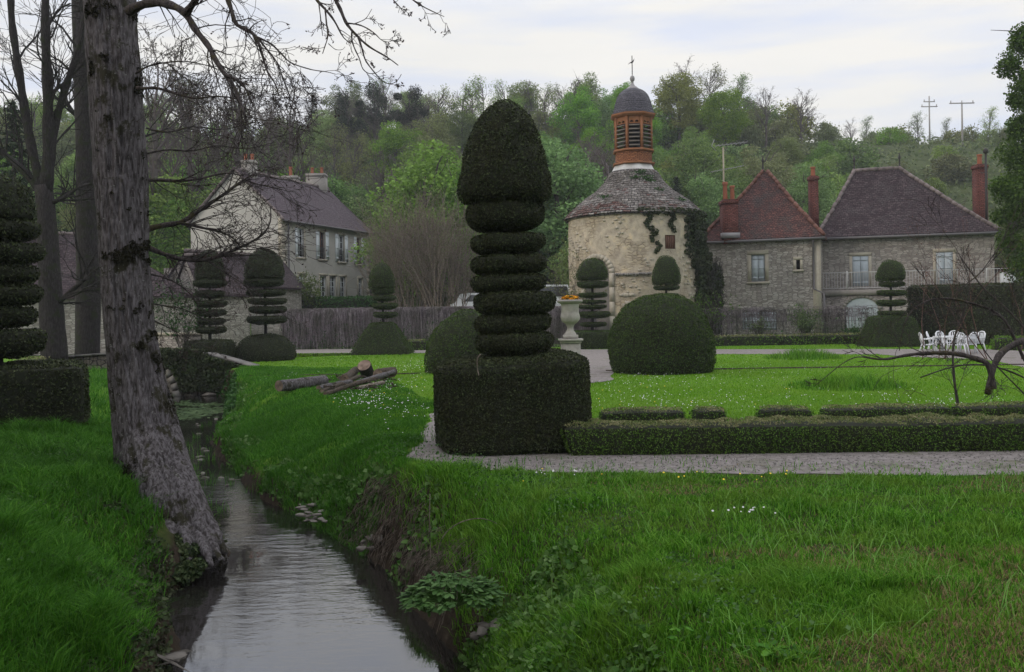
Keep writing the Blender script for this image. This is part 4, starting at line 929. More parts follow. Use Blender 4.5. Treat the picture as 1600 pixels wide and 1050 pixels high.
# overlapping courses of individual stone tiles
for i in range(nrow-1):
    ra, za = prof[i]; rb, zb_ = prof[i+1]; cnt = max(34, int(2*math.pi*ra/.19)); off0 = rng.random()
    for k in range(cnt):
        t0 = (k+off0)/cnt*2*math.pi-math.pi; t1_ = t0+2*math.pi/cnt*.96
        if abs(t0) > 2.1: continue
        j = rng.random()*.035; e = .03+rng.random()*.035
        v_ = [dpt(t0,za-j,ra+e), dpt(t1_,za-j+rng.normal()*.01,ra+e), dpt(t1_,zb_,rb-.02), dpt(t0,zb_,rb-.02)]
        up_ = np.array((0,0,.045)); rm.hexa(v_, [q+up_ for q in v_], 1 if (i < 4+2*rng.random() and rng.random() < (.6 if t0 < -.1 else .25)) or rng.random() < .03 else 0)
rm.lathe((dc[0],dc[1],0), [(prof[0][0]-.05, prof[0][1]-.08)]+[tuple(p-np.array((.04,.02))) for p in prof], 64, 0); rm.lathe((dc[0],dc[1],0), [(DR-.2,ZE+.0),(prof[0][0],prof[0][1]-.05)], 64, 0)
ro = rm.build('roof', [M['roof_dove'], M['roof_dove_red']], dv, smooth=False, cyl=(dc[0], dc[1], 2.4))
ms = MB()
for px_, py_ in ((1003,272),(1010,280),(998,281),(1016,285),(1030,302),(1060,318),(952,312)):
    r_ = abs(np.interp(-dz(py_+4), [-p[1] for p in prof[::-1]], [p[0] for p in prof[::-1]])); xo = (px_-993.5)*s; phm = math.asin(max(-.95, min(.95, xo/r_)))
    c_ = dpt(phm, dz(py_+3), r_+.03); pts_ = c_+rng.normal(size=(160,3))*np.array((.16,.1,.06)); ms.add(*leafv(pts_, np.tile((0,0,1.), (160,1)), .07, .8))
ms.build('moss', M['laurel'], ro)
wb = MB(); wb.lathe((dc[0],dc[1],0), [(38*s,dz(271)),(36*s,dz(270)),(30.5*s,dz(260)),(29*s,dz(258))], 8, rot=R(10), m=0); wb.build('mortar_collar', M['whitewash'], dv)
# octagonal lantern
o8 = math.atan2(-view[1], -view[0])+R(22.5+4); lo8 = lambda r, z: [(dc[0]+r*math.cos(o8+k*math.pi/4), dc[1]+r*math.sin(o8+k*math.pi/4), z) for k in range(8)]
def octo(mb, prof, m=0): mb.lathe((dc[0],dc[1],0), prof, 8, rot=o8, m=m)
lr = 30*s
bk = MB(); octo(bk, [(lr,dz(258)),(lr,dz(238))]); bk.build('brick_drum', M['brick'], dv)
lw = MB(); octo(lw, [(lr,dz(259.5)),(lr+.14,dz(259)),(lr+.14,dz(256.5)),(lr,dz(256))]); octo(lw, [(lr,dz(239.5)),(lr+.11,dz(239)),(lr+.11,dz(236)),(0,dz(235.5))])
lc_ = MB(); octo(lc_, [(lr*.96,dz(187)),(lr+.20,dz(184)),(lr+.22,dz(181)),(0,dz(180.5))]); lo_ = lw.build('lantern', M['rust_wood'], dv); lc_.build('cornice', M['rust_wood'], lo_)
ins = MB(); octo(ins, [(lr*.45,dz(236)),(lr*.45,dz(184))]); ins.build('dark_core', M['dark_hole'], lo_)
cn = [np.array(p) for p in lo8(lr*.96, 0)]; za, zb2 = dz(236), dz(186)
ps = MB()
for c_ in cn: ps.tube([c_+np.array((0,0,za)), c_+np.array((0,0,zb2))], .085, 4)
ps.build('corner_posts', M['rust_wood'], lo_)
for k in range(8):
    a_, b_ = cn[k], cn[(k+1)%8]; ed = (b_-a_)/np.linalg.norm(b_-a_); nn_ = nrm((a_+b_)/2-np.array((dc[0],dc[1],0))); Lm = np.linalg.norm(b_-a_); pa = a_+ed*.09; pb = b_-ed*.09
    lv = MB(); zt2 = dz(198)
    for i in range(6):
        z = za+.12+(zt2-za-.2)*i/5.2; lv.hexa([pa+(0,0,z)+nn_*.10, pb+(0,0,z)+nn_*.10, pb+(0,0,z+.10)-nn_*.08, pa+(0,0,z+.10)-nn_*.08], [pa+(0,0,z+.035)+nn_*.10, pb+(0,0,z+.035)+nn_*.10, pb+(0,0,z+.135)-nn_*.08, pa+(0,0,z+.135)-nn_*.08])
    mdp = (a_+b_)/2; lv.build('louvres', M['grey_wood'], lo_)
    tp = MB()   # top rail pierced by two small arches
    tp.hexa([pa+(0,0,zt2)+nn_*.03, pb+(0,0,zt2)+nn_*.03, pb+(0,0,zt2)-nn_*.03, pa+(0,0,zt2)-nn_*.03], [pa+(0,0,zt2+.07)+nn_*.03, pb+(0,0,zt2+.07)+nn_*.03, pb+(0,0,zt2+.07)-nn_*.03, pa+(0,0,zt2+.07)-nn_*.03])
    Lp = np.linalg.norm(pb-pa)
    for c0 in (.27, .73):
        cu = Lp*c0; ra_ = Lp*.17; prev = None; Ht = dz(187)-zt2-.07
        for q in np.linspace(0, 1, 9):
            th = math.pi*q; u_ = cu-ra_*math.cos(th); zz_ = zt2+.07+min(Ht*.8, ra_*1.1*math.sin(th)); cur = (u_, zz_)
            if prev: tp.quad(pa+ed*prev[0]+(0,0,prev[1])+nn_*.02, pa+ed*cur[0]+(0,0,cur[1])+nn_*.02, pa+ed*cur[0]+(0,0,dz(187))+nn_*.02, pa+ed*prev[0]+(0,0,dz(187))+nn_*.02)
            prev = cur
    for u0, u1 in ((0, Lp*.10), (Lp*.44, Lp*.56), (Lp*.90, Lp)): tp.quad(pa+ed*u0+(0,0,zt2+.07)+nn_*.02, pa+ed*u1+(0,0,zt2+.07)+nn_*.02, pa+ed*u1+(0,0,dz(187))+nn_*.02, pa+ed*u0+(0,0,dz(187))+nn_*.02)
    tp.build('arched_rail', M['rust_wood'], lo_)
dm = MB(); octo(dm, rs([(35*s,dz(180)),(33*s,dz(176)),(31*s,dz(168)),(29*s,dz(160)),(25*s,dz(150)),(18*s,dz(143)),(10*s,dz(139))], 18)); octo(dm, [(lr*.9,dz(181)),(35*s,dz(180))]); dm.build('lantern_dome', M['slate'], dv)
fn_ = MB(); fn_.lathe((dc[0],dc[1],0), [(11*s,dz(140)),(8*s,dz(137)),(4*s,dz(134)),(2.2*s,dz(131)),(1.6*s,dz(127.5)),(3*s,dz(126.5)),(4*s,dz(123)),(3*s,dz(119.6)),(1*s,dz(118)),(.5*s,dz(116))], 14); fo = fn_.build('finial', M['lead'], dv, smooth=True)
wv_ = MB(); wv_.tube([(dc[0],dc[1],dz(118)), (dc[0],dc[1],dz(87))], .022, 6)
ck = [(-6.5,100.5),(-3,98.5),(-.5,98.8),(2,97),(3.2,94),(3.6,90.5),(2.6,93),(.8,95.2),(-2,96.8),(-5,98.8)]
f3 = [np.array((dc[0]+x_*s, dc[1]-.02, dz(y_))) for x_, y_ in ck]; b3 = [p+np.array((0,.04,0)) for p in f3]; wv_.poly(f3[::-1]); wv_.poly(b3)
for k in range(len(f3)): wv_.quad(f3[k], f3[(k+1)%len(f3)], b3[(k+1)%len(f3)], b3[k])
wv_.build('weathercock', M['iron'], dv)
# ivy on the tower
def cloud(mb, blobs, dens, size, m=0, droop=.3, asp=.7):
    for (c_, r_) in blobs:
        c_ = np.array(c_, float); r_ = np.broadcast_to(np.array(r_, float), (3,)); n = int(dens*(r_[0]*r_[1]+r_[1]*r_[2]+r_[0]*r_[2])*4)
        d = nrm(rng.normal(size=(n,3))); p_ = c_+d*r_*(.55+.5*rng.random((n,1))**.6); p_ = p_+fbm(p_, 3, 2)[:,None]*.1*r_.mean()
        mb.add(*leafv(p_, nrm(d+np.array((0,0,-droop))), size, asp, .6), m)
iv = thing('climbing_ivy', (dc[0]+3.2, dc[1]-1.5, 0), 'dark shaggy ivy hanging down the right side of the round tower', 'ivy'); im = MB()
bl_ = []
for k in range(90):
    f = k/89; z = 6.3-5.9*f; wdt = .25+.75*sstep((f-.15)/.45)*(1-.35*f); phk = 63+13*sstep((f-.2)/.4)+(rng.random()-.5)*40*wdt
    bl_.append((dpt(R(phk), z, DR+.10+.75*wdt*rng.random()*sstep((f-.2)/.3)), (.26+.22*wdt,.25,.34)))
for k in range(22): bl_.append((dpt(R(4+k*3.6), 6.48+rng.normal()*.06, DR+.13), (.16,.1,.12)))
for k in range(14): bl_.append((dpt(R(9+k*.8+2.5*math.sin(k*1.3)), 6.35-k*.14, DR+.06), (.10+.10*rng.random()*(k < 8),.06,.12)))
for k in range(9): bl_.append((dpt(R(31+2*math.sin(k)), 6.35-k*.10, DR+.07), (.12,.06,.12)))
for k in range(16): bl_.append((dpt(R(50+4*math.sin(k*2.1)), 6.35-k*.13, DR+.08), (.20,.08,.14)))
cloud(im, bl_, 380, .11); im.build('leaves', M['ivy'], iv); im = MB()
for k in range(260):
    p_ = dpt(R(60+rng.random()*32), 1.2+rng.random()*3.2, DR+.35+rng.random()*.6); L_ = .5+rng.random()*1.1; q = [p_+np.array((rng.normal()*.05*i, rng.normal()*.03*i, -L_*i/4)) for i in range(5)]; im.tube(q, .012, 3, cap=False)
im.build('hanging_stems', M['bark_dark'], iv)

# barns behind the big trunk
def gable_house(A, B, depth, z0, ze, za, label, wall, roof, nm='stone_barn', gable_front=False, holes=(), hip=0):
    fr = Fr(A, B); t = thing(nm, (A[0], A[1], z0), label, 'barn'); mb = MB(); holed_wall(mb, fr, 0, fr.L, z0, ze, list(holes)); box_back(mb, fr, depth, z0, ze); ov = .25; rm = MB()
    if gable_front:
        mb.poly([fr.pt(0,ze), fr.pt(fr.L,ze), fr.pt(fr.L/2,za)]); mb.poly([fr.pt(fr.L,ze,-depth), fr.pt(0,ze,-depth), fr.pt(fr.L/2,za,-depth)])
        r0, r1 = fr.pt(fr.L/2, za+.1, .08), fr.pt(fr.L/2, za+.1, -depth-.1)
        for u in (-ov, fr.L+ov):
            a, b = fr.pt(u, ze-.1, .08), fr.pt(u, ze-.1, -depth-.1)
            if u < 0: a, b = b, a
            q0, q1 = (r1, r0) if u < 0 else (r0, r1)
            roofsurf(rm, a, b, q1, q0, 10); rm.quad(a+dn, q0+dn, q1+dn, b+dn); rm.quad(a+dn, b+dn, b, a); rm.quad(b+dn, q1+dn, q1, b); rm.quad(q0+dn, a+dn, a, q0)
    else:
        for u in ((0, fr.L) if not hip else (0,)):
            q = [fr.pt(u,ze,0), fr.pt(u,za,-depth/2), fr.pt(u,ze,-depth)]; mb.poly(q if u == 0 else q[::-1])
        r0, r1 = fr.pt(-.1, za+.08, -depth/2), fr.pt(fr.L+.1-hip, za+.08, -depth/2)
        if hip: roofsurf(rm, fr.pt(fr.L+.1,ze-.12,ov), fr.pt(fr.L+.1,ze-.12,-depth-ov), r1, r1, 10)
        for dd_ in (ov, -depth-ov):
            a, b = fr.pt(-.1, ze-.12, dd_), fr.pt(fr.L+.1, ze-.12, dd_); q0, q1 = r0, r1
            if dd_ < 0: a, b, q0, q1 = b, a, r1, r0
            roofsurf(rm, a, b, q1, q0, 12); rm.quad(a+dn, q0+dn, q1+dn, b+dn); rm.quad(a+dn, b+dn, b, a); rm.quad(b+dn, q1+dn, q1, b); rm.quad(q0+dn, a+dn, a, q0)
    mb.build('wall', M[wall], t); o = rm.build('roof', M[roof], t); g = MB(); ridge(g, r0, r1, .11); g.build('ridge_tiles', M['ridge_grey'], o); return t, fr
A_ = (gx(257,52),52.0); B_ = (gx(330,50.4),50.4); fz = Fr(A_, B_); hb = fz.rect(272,418,286,441)
tb, fz = gable_house(A_, B_, 7.5, 0, P(300,430,51)[2]-.5, P(300,394,51)[2], 'small stone barn with a dark square hatch in its gable', 'rubble_grey', 'roof_purple', gable_front=True, holes=[hb])
dk = MB(); dk.quad(*[fz.pt(u, z, -.2) for u, z in ((hb[0],hb[1]),(hb[2],hb[1]),(hb[2],hb[3]),(hb[0],hb[3]))]); dk.build('hatch', M['dark_hole'], tb)
tb2, fz2 = gable_house((gx(316,48),48.0), (gx(391,49.5),49.5), 5.0, 0, P(350,457,49)[2], P(350,402,51)[2], 'low barn wing with sloping purple tile roof facing the garden', 'rubble', 'roof_purple', nm='barn_wing', hip=1.1)
tb3, fz3 = gable_house((gx(-40,43.5),43.5), (gx(306,46.5),46.5), 8, 0, P(150,458,44)[2], P(150,366,48)[2], 'wide tiled barn seen behind the big mossy trunk', 'rubble', 'roof_purple', nm='stone_barn', hip=5.0)
gw = thing('garden_wall', (gx(244,36),36,0), 'short pale stone garden wall between the bridge and the barn', 'wall'); m_ = MB(); Fr((gx(238,37),37), (gx(300,36),36)).box(m_, 0, 2.2, -.9, 1.0, -.4, 0); m_.build('stone_face', M['rubble'], gw); m_ = MB(); Fr((gx(238,37),37), (gx(300,36),36)).box(m_, -.05, 2.25, 1.003, 1.1, -.45, .05); m_.build('coping', M['dressed'], gw)

# ------------------------------------------------------------------ bridge
br = thing('stone_bridge', (-11.5, 31, -.9), 'low stone arch footbridge over the stream with ivy-covered side and pale sloping coping', 'bridge')
BX0, BX1, BY0, BY1 = -15.5, -8.55, 30.6, 31.3; acx, arr = -12.35, 1.15
def btop(x): return np.interp(x, [-15.5,-13,-11,-9.95,-8.55], [.38,.52,.52,.42,.0])
bm_ = MB(); xs_ = np.linspace(BX0, BX1, 60)
for a, b in zip(xs_[:-1], xs_[1:]):
    def bot(x): d = x-acx; return -.95+math.sqrt(max(0, arr*arr-d*d)) if abs(d) < arr else -1.2
    ba, bb = bot(a+1e-4), bot(b-1e-4); ta, tb_ = btop(a), btop(b)
    if ta <= ba+.02: continue
    bm_.hexa([(a,BY0,ba),(b,BY0,bb),(b,BY1,bb),(a,BY1,ba)], [(a,BY0,ta),(b,BY0,tb_),(b,BY1,tb_),(a,BY1,ta)])
bm_.build('wall', M['dark_stone'], br); cp = MB()
for a in np.arange(BX0, BX1-.1, .55):
    b = min(a+.53, BX1); cp.hexa([(a,BY0-.08,btop(a)+.003),(b,BY0-.08,btop(b)+.003),(b,BY1+.05,btop(b)+.003),(a,BY1+.05,btop(a)+.003)], [(a,BY0-.08,btop(a)+.055),(b,BY0-.08,btop(b)+.055),(b,BY1+.05,btop(b)+.055),(a,BY1+.05,btop(a)+.055)])
cp.build('coping', M['stone_pale'], br); rg = MB()
for k in range(16):
    t0, t1_ = math.pi*k/16+.02, math.pi*(k+1)/16-.02; q = lambda r_, t_, y_: (acx-r_*math.cos(t_), y_, -.95+r_*math.sin(t_))
    rg.hexa([q(arr,t0,BY0-.06),q(arr,t1_,BY0-.06),q(arr,t1_,BY0+.2),q(arr,t0,BY0+.2)], [q(arr+.26,t0,BY0-.06),q(arr+.26,t1_,BY0-.06),q(arr+.26,t1_,BY0+.2),q(arr+.26,t0,BY0+.2)])
rg.build('arch_stones', M['grey_dressed'], br); ivb = MB(); pts_ = []
for k in range(9000):
    x_ = acx+arr*.6+rng.random()*(BX1-acx-arr*.6); tz = btop(x_); z_ = -.75+rng.random()*(tz+(.92 if x_ < -10 else .74))
    if (x_-acx)**2+(z_+.95)**2 < (arr+.28)**2: continue
    pts_.append((x_, BY0-.03-rng.random()*.18, z_))
ivb.add(*leafv(np.array(pts_), np.tile((0,-1,.2), (len(pts_),1)), .085, .8)); ivb.build('ivy_cover', M['ivy'], br)

# ------------------------------------------------------------------ bare vine fence + wire trellis
def vine_screen(p0, p1, z0, z1, label, nst, posts, dens=1.0, name='vine_trellis', green=0, top_heavy=True, thick=.35):
    p0 = np.array(p0, float); p1 = np.array(p1, float); t = thing(name, (*((p0+p1)/2), z0), label, 'trellis'); d = p1-p0; L_ = np.linalg.norm(d); u = d/L_; n_ = np.array((u[1], -u[0]))
    mb = MB()
    for s_ in posts: q = p0+d*s_; mb.tube([(*q, z0-.1), (*q, z1)], .03, 6)
    for z in (z0+.3*(z1-z0), z0+.65*(z1-z0), z1-.03): mb.tube([(*p0, z), (*p1, z)], .008, 4)
    mb.build('wire_frame', M['iron'], t); mb = MB()
    for k in range(nst):
        s_ = rng.random(); q = p0+d*s_+n_*(rng.random()-.3)*thick; hang = rng.random() < .7
        zt_ = z1-(rng.random()**2)*.25*(z1-z0)+.05+.10*float(vnoise(np.array([[s_*L_*1.3, 0, 1.]]), 2)[0])
        if vnoise(np.array([[s_*L_*.9, 0, 5.]]), 6)[0] < -.25 and rng.random() < .6: continue
        if True: pass
        if 1:
            pass
        zt_ = zt_; L2 = (.25+.75*rng.random()**1.5)*(z1-z0) if hang else (z1-z0)*1.0
        pts = []; w_ = rng.normal(size=2)*.05
        for i in range(5):
            f = i/4; pts.append((q[0]+u[0]*w_[0]*i*.7+rng.normal()*.02, q[1]+u[1]*w_[0]*i-(.10*math.sin(f*2.2)), zt_-L2*f+rng.normal()*.02))
        mb.tube(pts, np.linspace(.011, .005, 5), 3, cap=False)
    for k in range(nst//2):    # arching tangle along the top
        s_ = rng.random(); q = p0+d*s_; a = rng.random()*2*math.pi; r_ = .10+rng.random()*.30
        pts = [(q[0]+u[0]*r_*math.cos(a+i*.7)*1.5, q[1]+n_[1]*.15*(rng.random()-.2), z1-.12+r_*.7*math.sin(a+i*.7)) for i in range(5)]; mb.tube(pts, .007, 3, cap=False)
    for k in range(nst//5):
        q = p0+d*rng.random()-n_*(-.12-.12*rng.random()); z = z0+(z1-z0)*(.2+.8*rng.random()); dx = .25+rng.random()*.5; sl = rng.normal()*.35
        mb.tube([(q[0]+u[0]*dx*f, q[1]+u[1]*dx*f, z+sl*f*dx-.12*math.sin(f*3)) for f in (0,.33,.66,1)], .008, 3, cap=False)
    mb.build('bare_vines', M['dead_vine'], t)
    if green:
        g = MB(); n = green; P_ = p0+d*rng.random((n,1))+n_*(rng.random((n,1))*.3); z = z0+(z1-z0)*.75*rng.random((n,1))**1.5; g.add(*leafv(np.concatenate([P_, z], 1), np.tile((0,-1,.3), (n,1)), .09, .8)); g.build('young_leaves', M['laurel'], t)
    return t
vine_screen((gx(440,47),47), (gx(735,46.5),46.5), 0, P(590,485,46.8)[2], 'long fence smothered in grey-purple bare vines left of the tall topiary', 4200, np.linspace(.02,.98,7), green=4200)
vine_screen((gx(735,46.5),46.5), (gx(930,44.5),44.5), 0, P(800,484,46)[2], 'fence of bare hanging vines between the tall topiary and the dovecote', 2200, np.linspace(.1,.9,4), green=400)
vine_screen((gx(1092,45.5),45.5), (gx(1365,45),45.0), 0, P(1200,484,45.2)[2], 'wire trellis with thin bare vines in front of the stone houses', 620, [(1127-1092)/273,(1190-1092)/273,(1263-1092)/273,(1321-1092)/273,.0], green=200, thick=.15)
for a, b in ((1127,1103),(1127,1150)):
    pass
rw = thing('retaining_wall', (gx(585,49.5),49.5,0), 'low dark stone retaining wall behind the vine fence', 'wall'); m_ = MB(); m_.box((gx(392,49.4),49.4,-.1), (gx(905,49.4),49.8,1.62)); m_.build('stone_face', M['rubble_grey'], rw); m_ = MB(); m_.box((gx(392,49.4)-.1,49.35,1.623), (gx(905,49.4),49.85,1.7)); m_.build('coping', M['grey_dressed'], rw)
# ------------------------------------------------------------------ twig growth
def grow(mb, p, d, L_, r_, lev, rg, kids=(3,5), wob=.35, grav=0., sides=(6,5,4,3,3), segs=5, tips=None, split=.6, shrink=.55, m=0, rmin=.0):
    pts = [np.array(p, float)]; d = nrm(np.array(d, float)); dirs = [d]
    for i in range(segs):
        d = nrm(d+rg.normal(size=3)*wob/segs*1.6+np.array((0,0,grav/segs))); pts.append(pts[-1]+d*L_/segs); dirs.append(d)
    r = np.maximum(np.linspace(r_, r_*.35, segs+1), rmin); mb.tube(pts, r, sides[min(lev, len(sides)-1)] if False else (6 if r_ > .05 else 4 if r_ > .015 else 3), m, cap=False)
    if lev > 0:
        k = rg.integers(kids[0], kids[1]+1)
        for _ in range(k):
            f = .25+.75*rg.random(); i = min(segs-1, int(f*segs)); q = pts[i]+(pts[i+1]-pts[i])*(f*segs-i); nd_ = nrm(dirs[i]+nrm(rg.normal(size=3))*split)
            grow(mb, q, nd_, L_*shrink*(.7+.6*rg.random()), r_*(1-.6*f)*.62, lev-1, rg, kids, wob, grav, sides, segs if lev > 2 else max(3, segs-1), tips, split, shrink, m, rmin)
    elif tips is not None: tips.append(pts[-1])
def trace(pts, Y0, Y1=None, sm=10):
    Y1 = Y0 if Y1 is None else Y1; n = len(pts); q = np.array([P(a, b, Y0+(Y1-Y0)*i/(n-1)) for i, (a, b) in enumerate(pts)]); return rs(q, max(sm, n*3))
def limb(mb, line, w0, w1, rg, twigs=8, tl=.6, lev=2, wob=.5, grav=-.2, sides=8, tips=None, split=.8, rt=.012, kids=(2,4), rmin=.0025):
    n = len(line); r = np.linspace(w0, w1, n)*(1+.12*np.sin(np.arange(n)*1.7)); mb.tube(line, r, sides)
    T = nrm(np.gradient(line, axis=0))
    for _ in range(twigs):
        f = .12+.88*rg.random(); i = min(n-1, int(f*n)); d = nrm(T[i]+nrm(rg.normal(size=3)*np.array((1,.8,1)))*split)
        grow(mb, line[i], d, tl*(.5+rg.random()), min(r[i]*.55, rt), lev, rg, kids, wob, grav, segs=5, tips=tips, split=.75, shrink=.6, rmin=rmin)

# ------------------------------------------------------------------ big trunk on the bank
TY = 10.35; rgt = np.random.default_rng(21)
bt = thing('mossy_tree', (P(255,800,TY)[0], TY, -.75), 'big leaning bare tree with mossy furrowed trunk on the left stream bank', 'tree')
tl_ = [(168,-700),(160,-300),(166,-80),(173,0),(182,120),(190,240),(194,330),(197,420),(205,520),(219,600),(235,680),(249,740),(270,800),(298,865),(318,905)]
wd = [50,58,68,73,73,72,72,73,76,80,91,96,98,92,80]
ln = rs(np.array([np.append(P(a, b, TY-.70*float(sstep((b-640)/220))), w_*TY/F/2) for (a, b), w_ in zip(tl_, wd)]), 520)
rr_ = ln[:,3]; ln = ln[:,:3]; ln[:,2][-1] = min(ln[:,2][-1], -1.1)
def barkdisp(V):
    # long vertical furrows broken into plates
    c = np.repeat(ln, 144, 0); d = V-c; an = np.arctan2(d[:,1], d[:,0]); q = np.stack([an*4.2, np.zeros(len(V)), V[:,2]*2.2], 1); q2 = np.stack([np.cos(an)*3.0, np.sin(an)*3.0, V[:,2]*.9], 1)
    f = 1-np.abs(vnoise(np.stack([np.cos(an)*7.5+fbm(q2, 2, 2)*.9, np.sin(an)*7.5, V[:,2]*2.0], 1), 3))*2
    f2 = 1-np.abs(vnoise(np.stack([np.cos(an)*13, np.sin(an)*13, V[:,2]*6], 1), 5))*2
    am = .45+.55*np.clip(.5+fbm(q2*.5, 1, 2, 8)*1.4, 0, 1); return (-.034*np.clip(f, 0, 1)**2-.014*np.clip(f2, 0, 1)**2)*am+.022*fbm(q2, 1, 3)
tm = MB(); tm.tube(ln, rr_, 144, disp=barkdisp)
tr = tm.build('trunk', M['bark'], bt, smooth=True)
# fused second stem on the shaded side
fs = MB(); l2 = rs(np.array([np.append(P(a, b, TY+.22), w_*TY/F/2) for a, b, w_ in [(150,-60,46),(156,100,40),(162,250,34),(172,420,30),(184,560,34),(196,660,40),(206,730,52),(214,800,66)]]), 90); fs.tube(l2[:,:3], l2[:,3], 24, disp=lambda V: fbm(V*np.array((1,1,.3)), 14, 3)*.012); fs.build('side_stem', M['bark'], bt, smooth=True)
rt_ = MB()
for a, b, c_, e_ in [((285,810),(322,855),(352,874),.3),((250,800),(262,850),(255,905),-.15),((290,800),(330,830),(345,862),0),((225,770),(190,800),(170,830),-.1)]:
    q = np.array([P(*a, TY-.6), P(*b, TY-.75+e_*.3), P(*c_, TY-.8+e_*.5)]); rt_.tube(rs(q, 14), np.linspace(.13,.035,14), 12, disp=lambda V: fbm(V, 12, 3)*.02)
for k, (x0_, y0_, x1_, y1_, dy_) in enumerate([(292,800,345,878,-.28),(285,812,330,885,-.42),(275,805,296,880,-.5),(262,795,262,872,-.5),(300,795,352,866,-.05)]):
    q = np.array([P(x0_, y0_, TY-.62), P((x0_+x1_)/2+4, (y0_+y1_)/2-4, TY-.72+dy_*.5), P(x1_, y1_, TY-.78+dy_)]); rt_.tube(rs(q, 16), np.linspace(.12,.035,16), 12, disp=lambda V: fbm(V, 10, 3)*.025)
rt_.build('roots', M['bark'], bt, smooth=True)
# moss tufts
mp_, mn_ = [], []
ii = rgt.integers(20, len(ln)-30, 120000); th_ = -math.pi/2+(rgt.random(len(ii))-.5)*3.6; N_ = np.stack([np.cos(th_), np.sin(th_), 0*th_], 1)
q_ = ln[ii]+N_*(rr_[ii]-.004)[:,None]; q_[:,2] += rgt.normal(size=len(ii))*.02
f_ = fbm(q_*np.array((1,1,1.3)), 2.6, 4, 61)+.45*fbm(q_, 14, 2, 3)+.22*np.cos(th_+.35)-.10; kk = f_ > .50
mp_.append(q_[kk]+N_[kk]*(rgt.random((kk.sum(),1))*.018)); mn_.append(N_[kk])
nf_ = 5200; ii = rgt.integers(int(len(ln)*.86), len(ln)-2, nf_); th_ = -math.pi/2+(rgt.random(nf_)-.5)*3.4; N_ = np.stack([np.cos(th_), np.sin(th_), 0*th_], 1); q_ = ln[ii]+N_*(rr_[ii]+.01)[:,None]; kk = fbm(q_, 5, 3, 12)+(ii/len(ln)-.90)*7 > .1
mp_.append(q_[kk]); mn_.append(N_[kk])
mo = MB(); mo.add(*leafv(np.concatenate(mp_), np.concatenate(mn_), .024, .7, .5)); mo.build('moss', leafmat('brown_moss', (.010,.010,.006), (.028,.026,.013), trans=0), tr)
bmn = MB(); tips = []
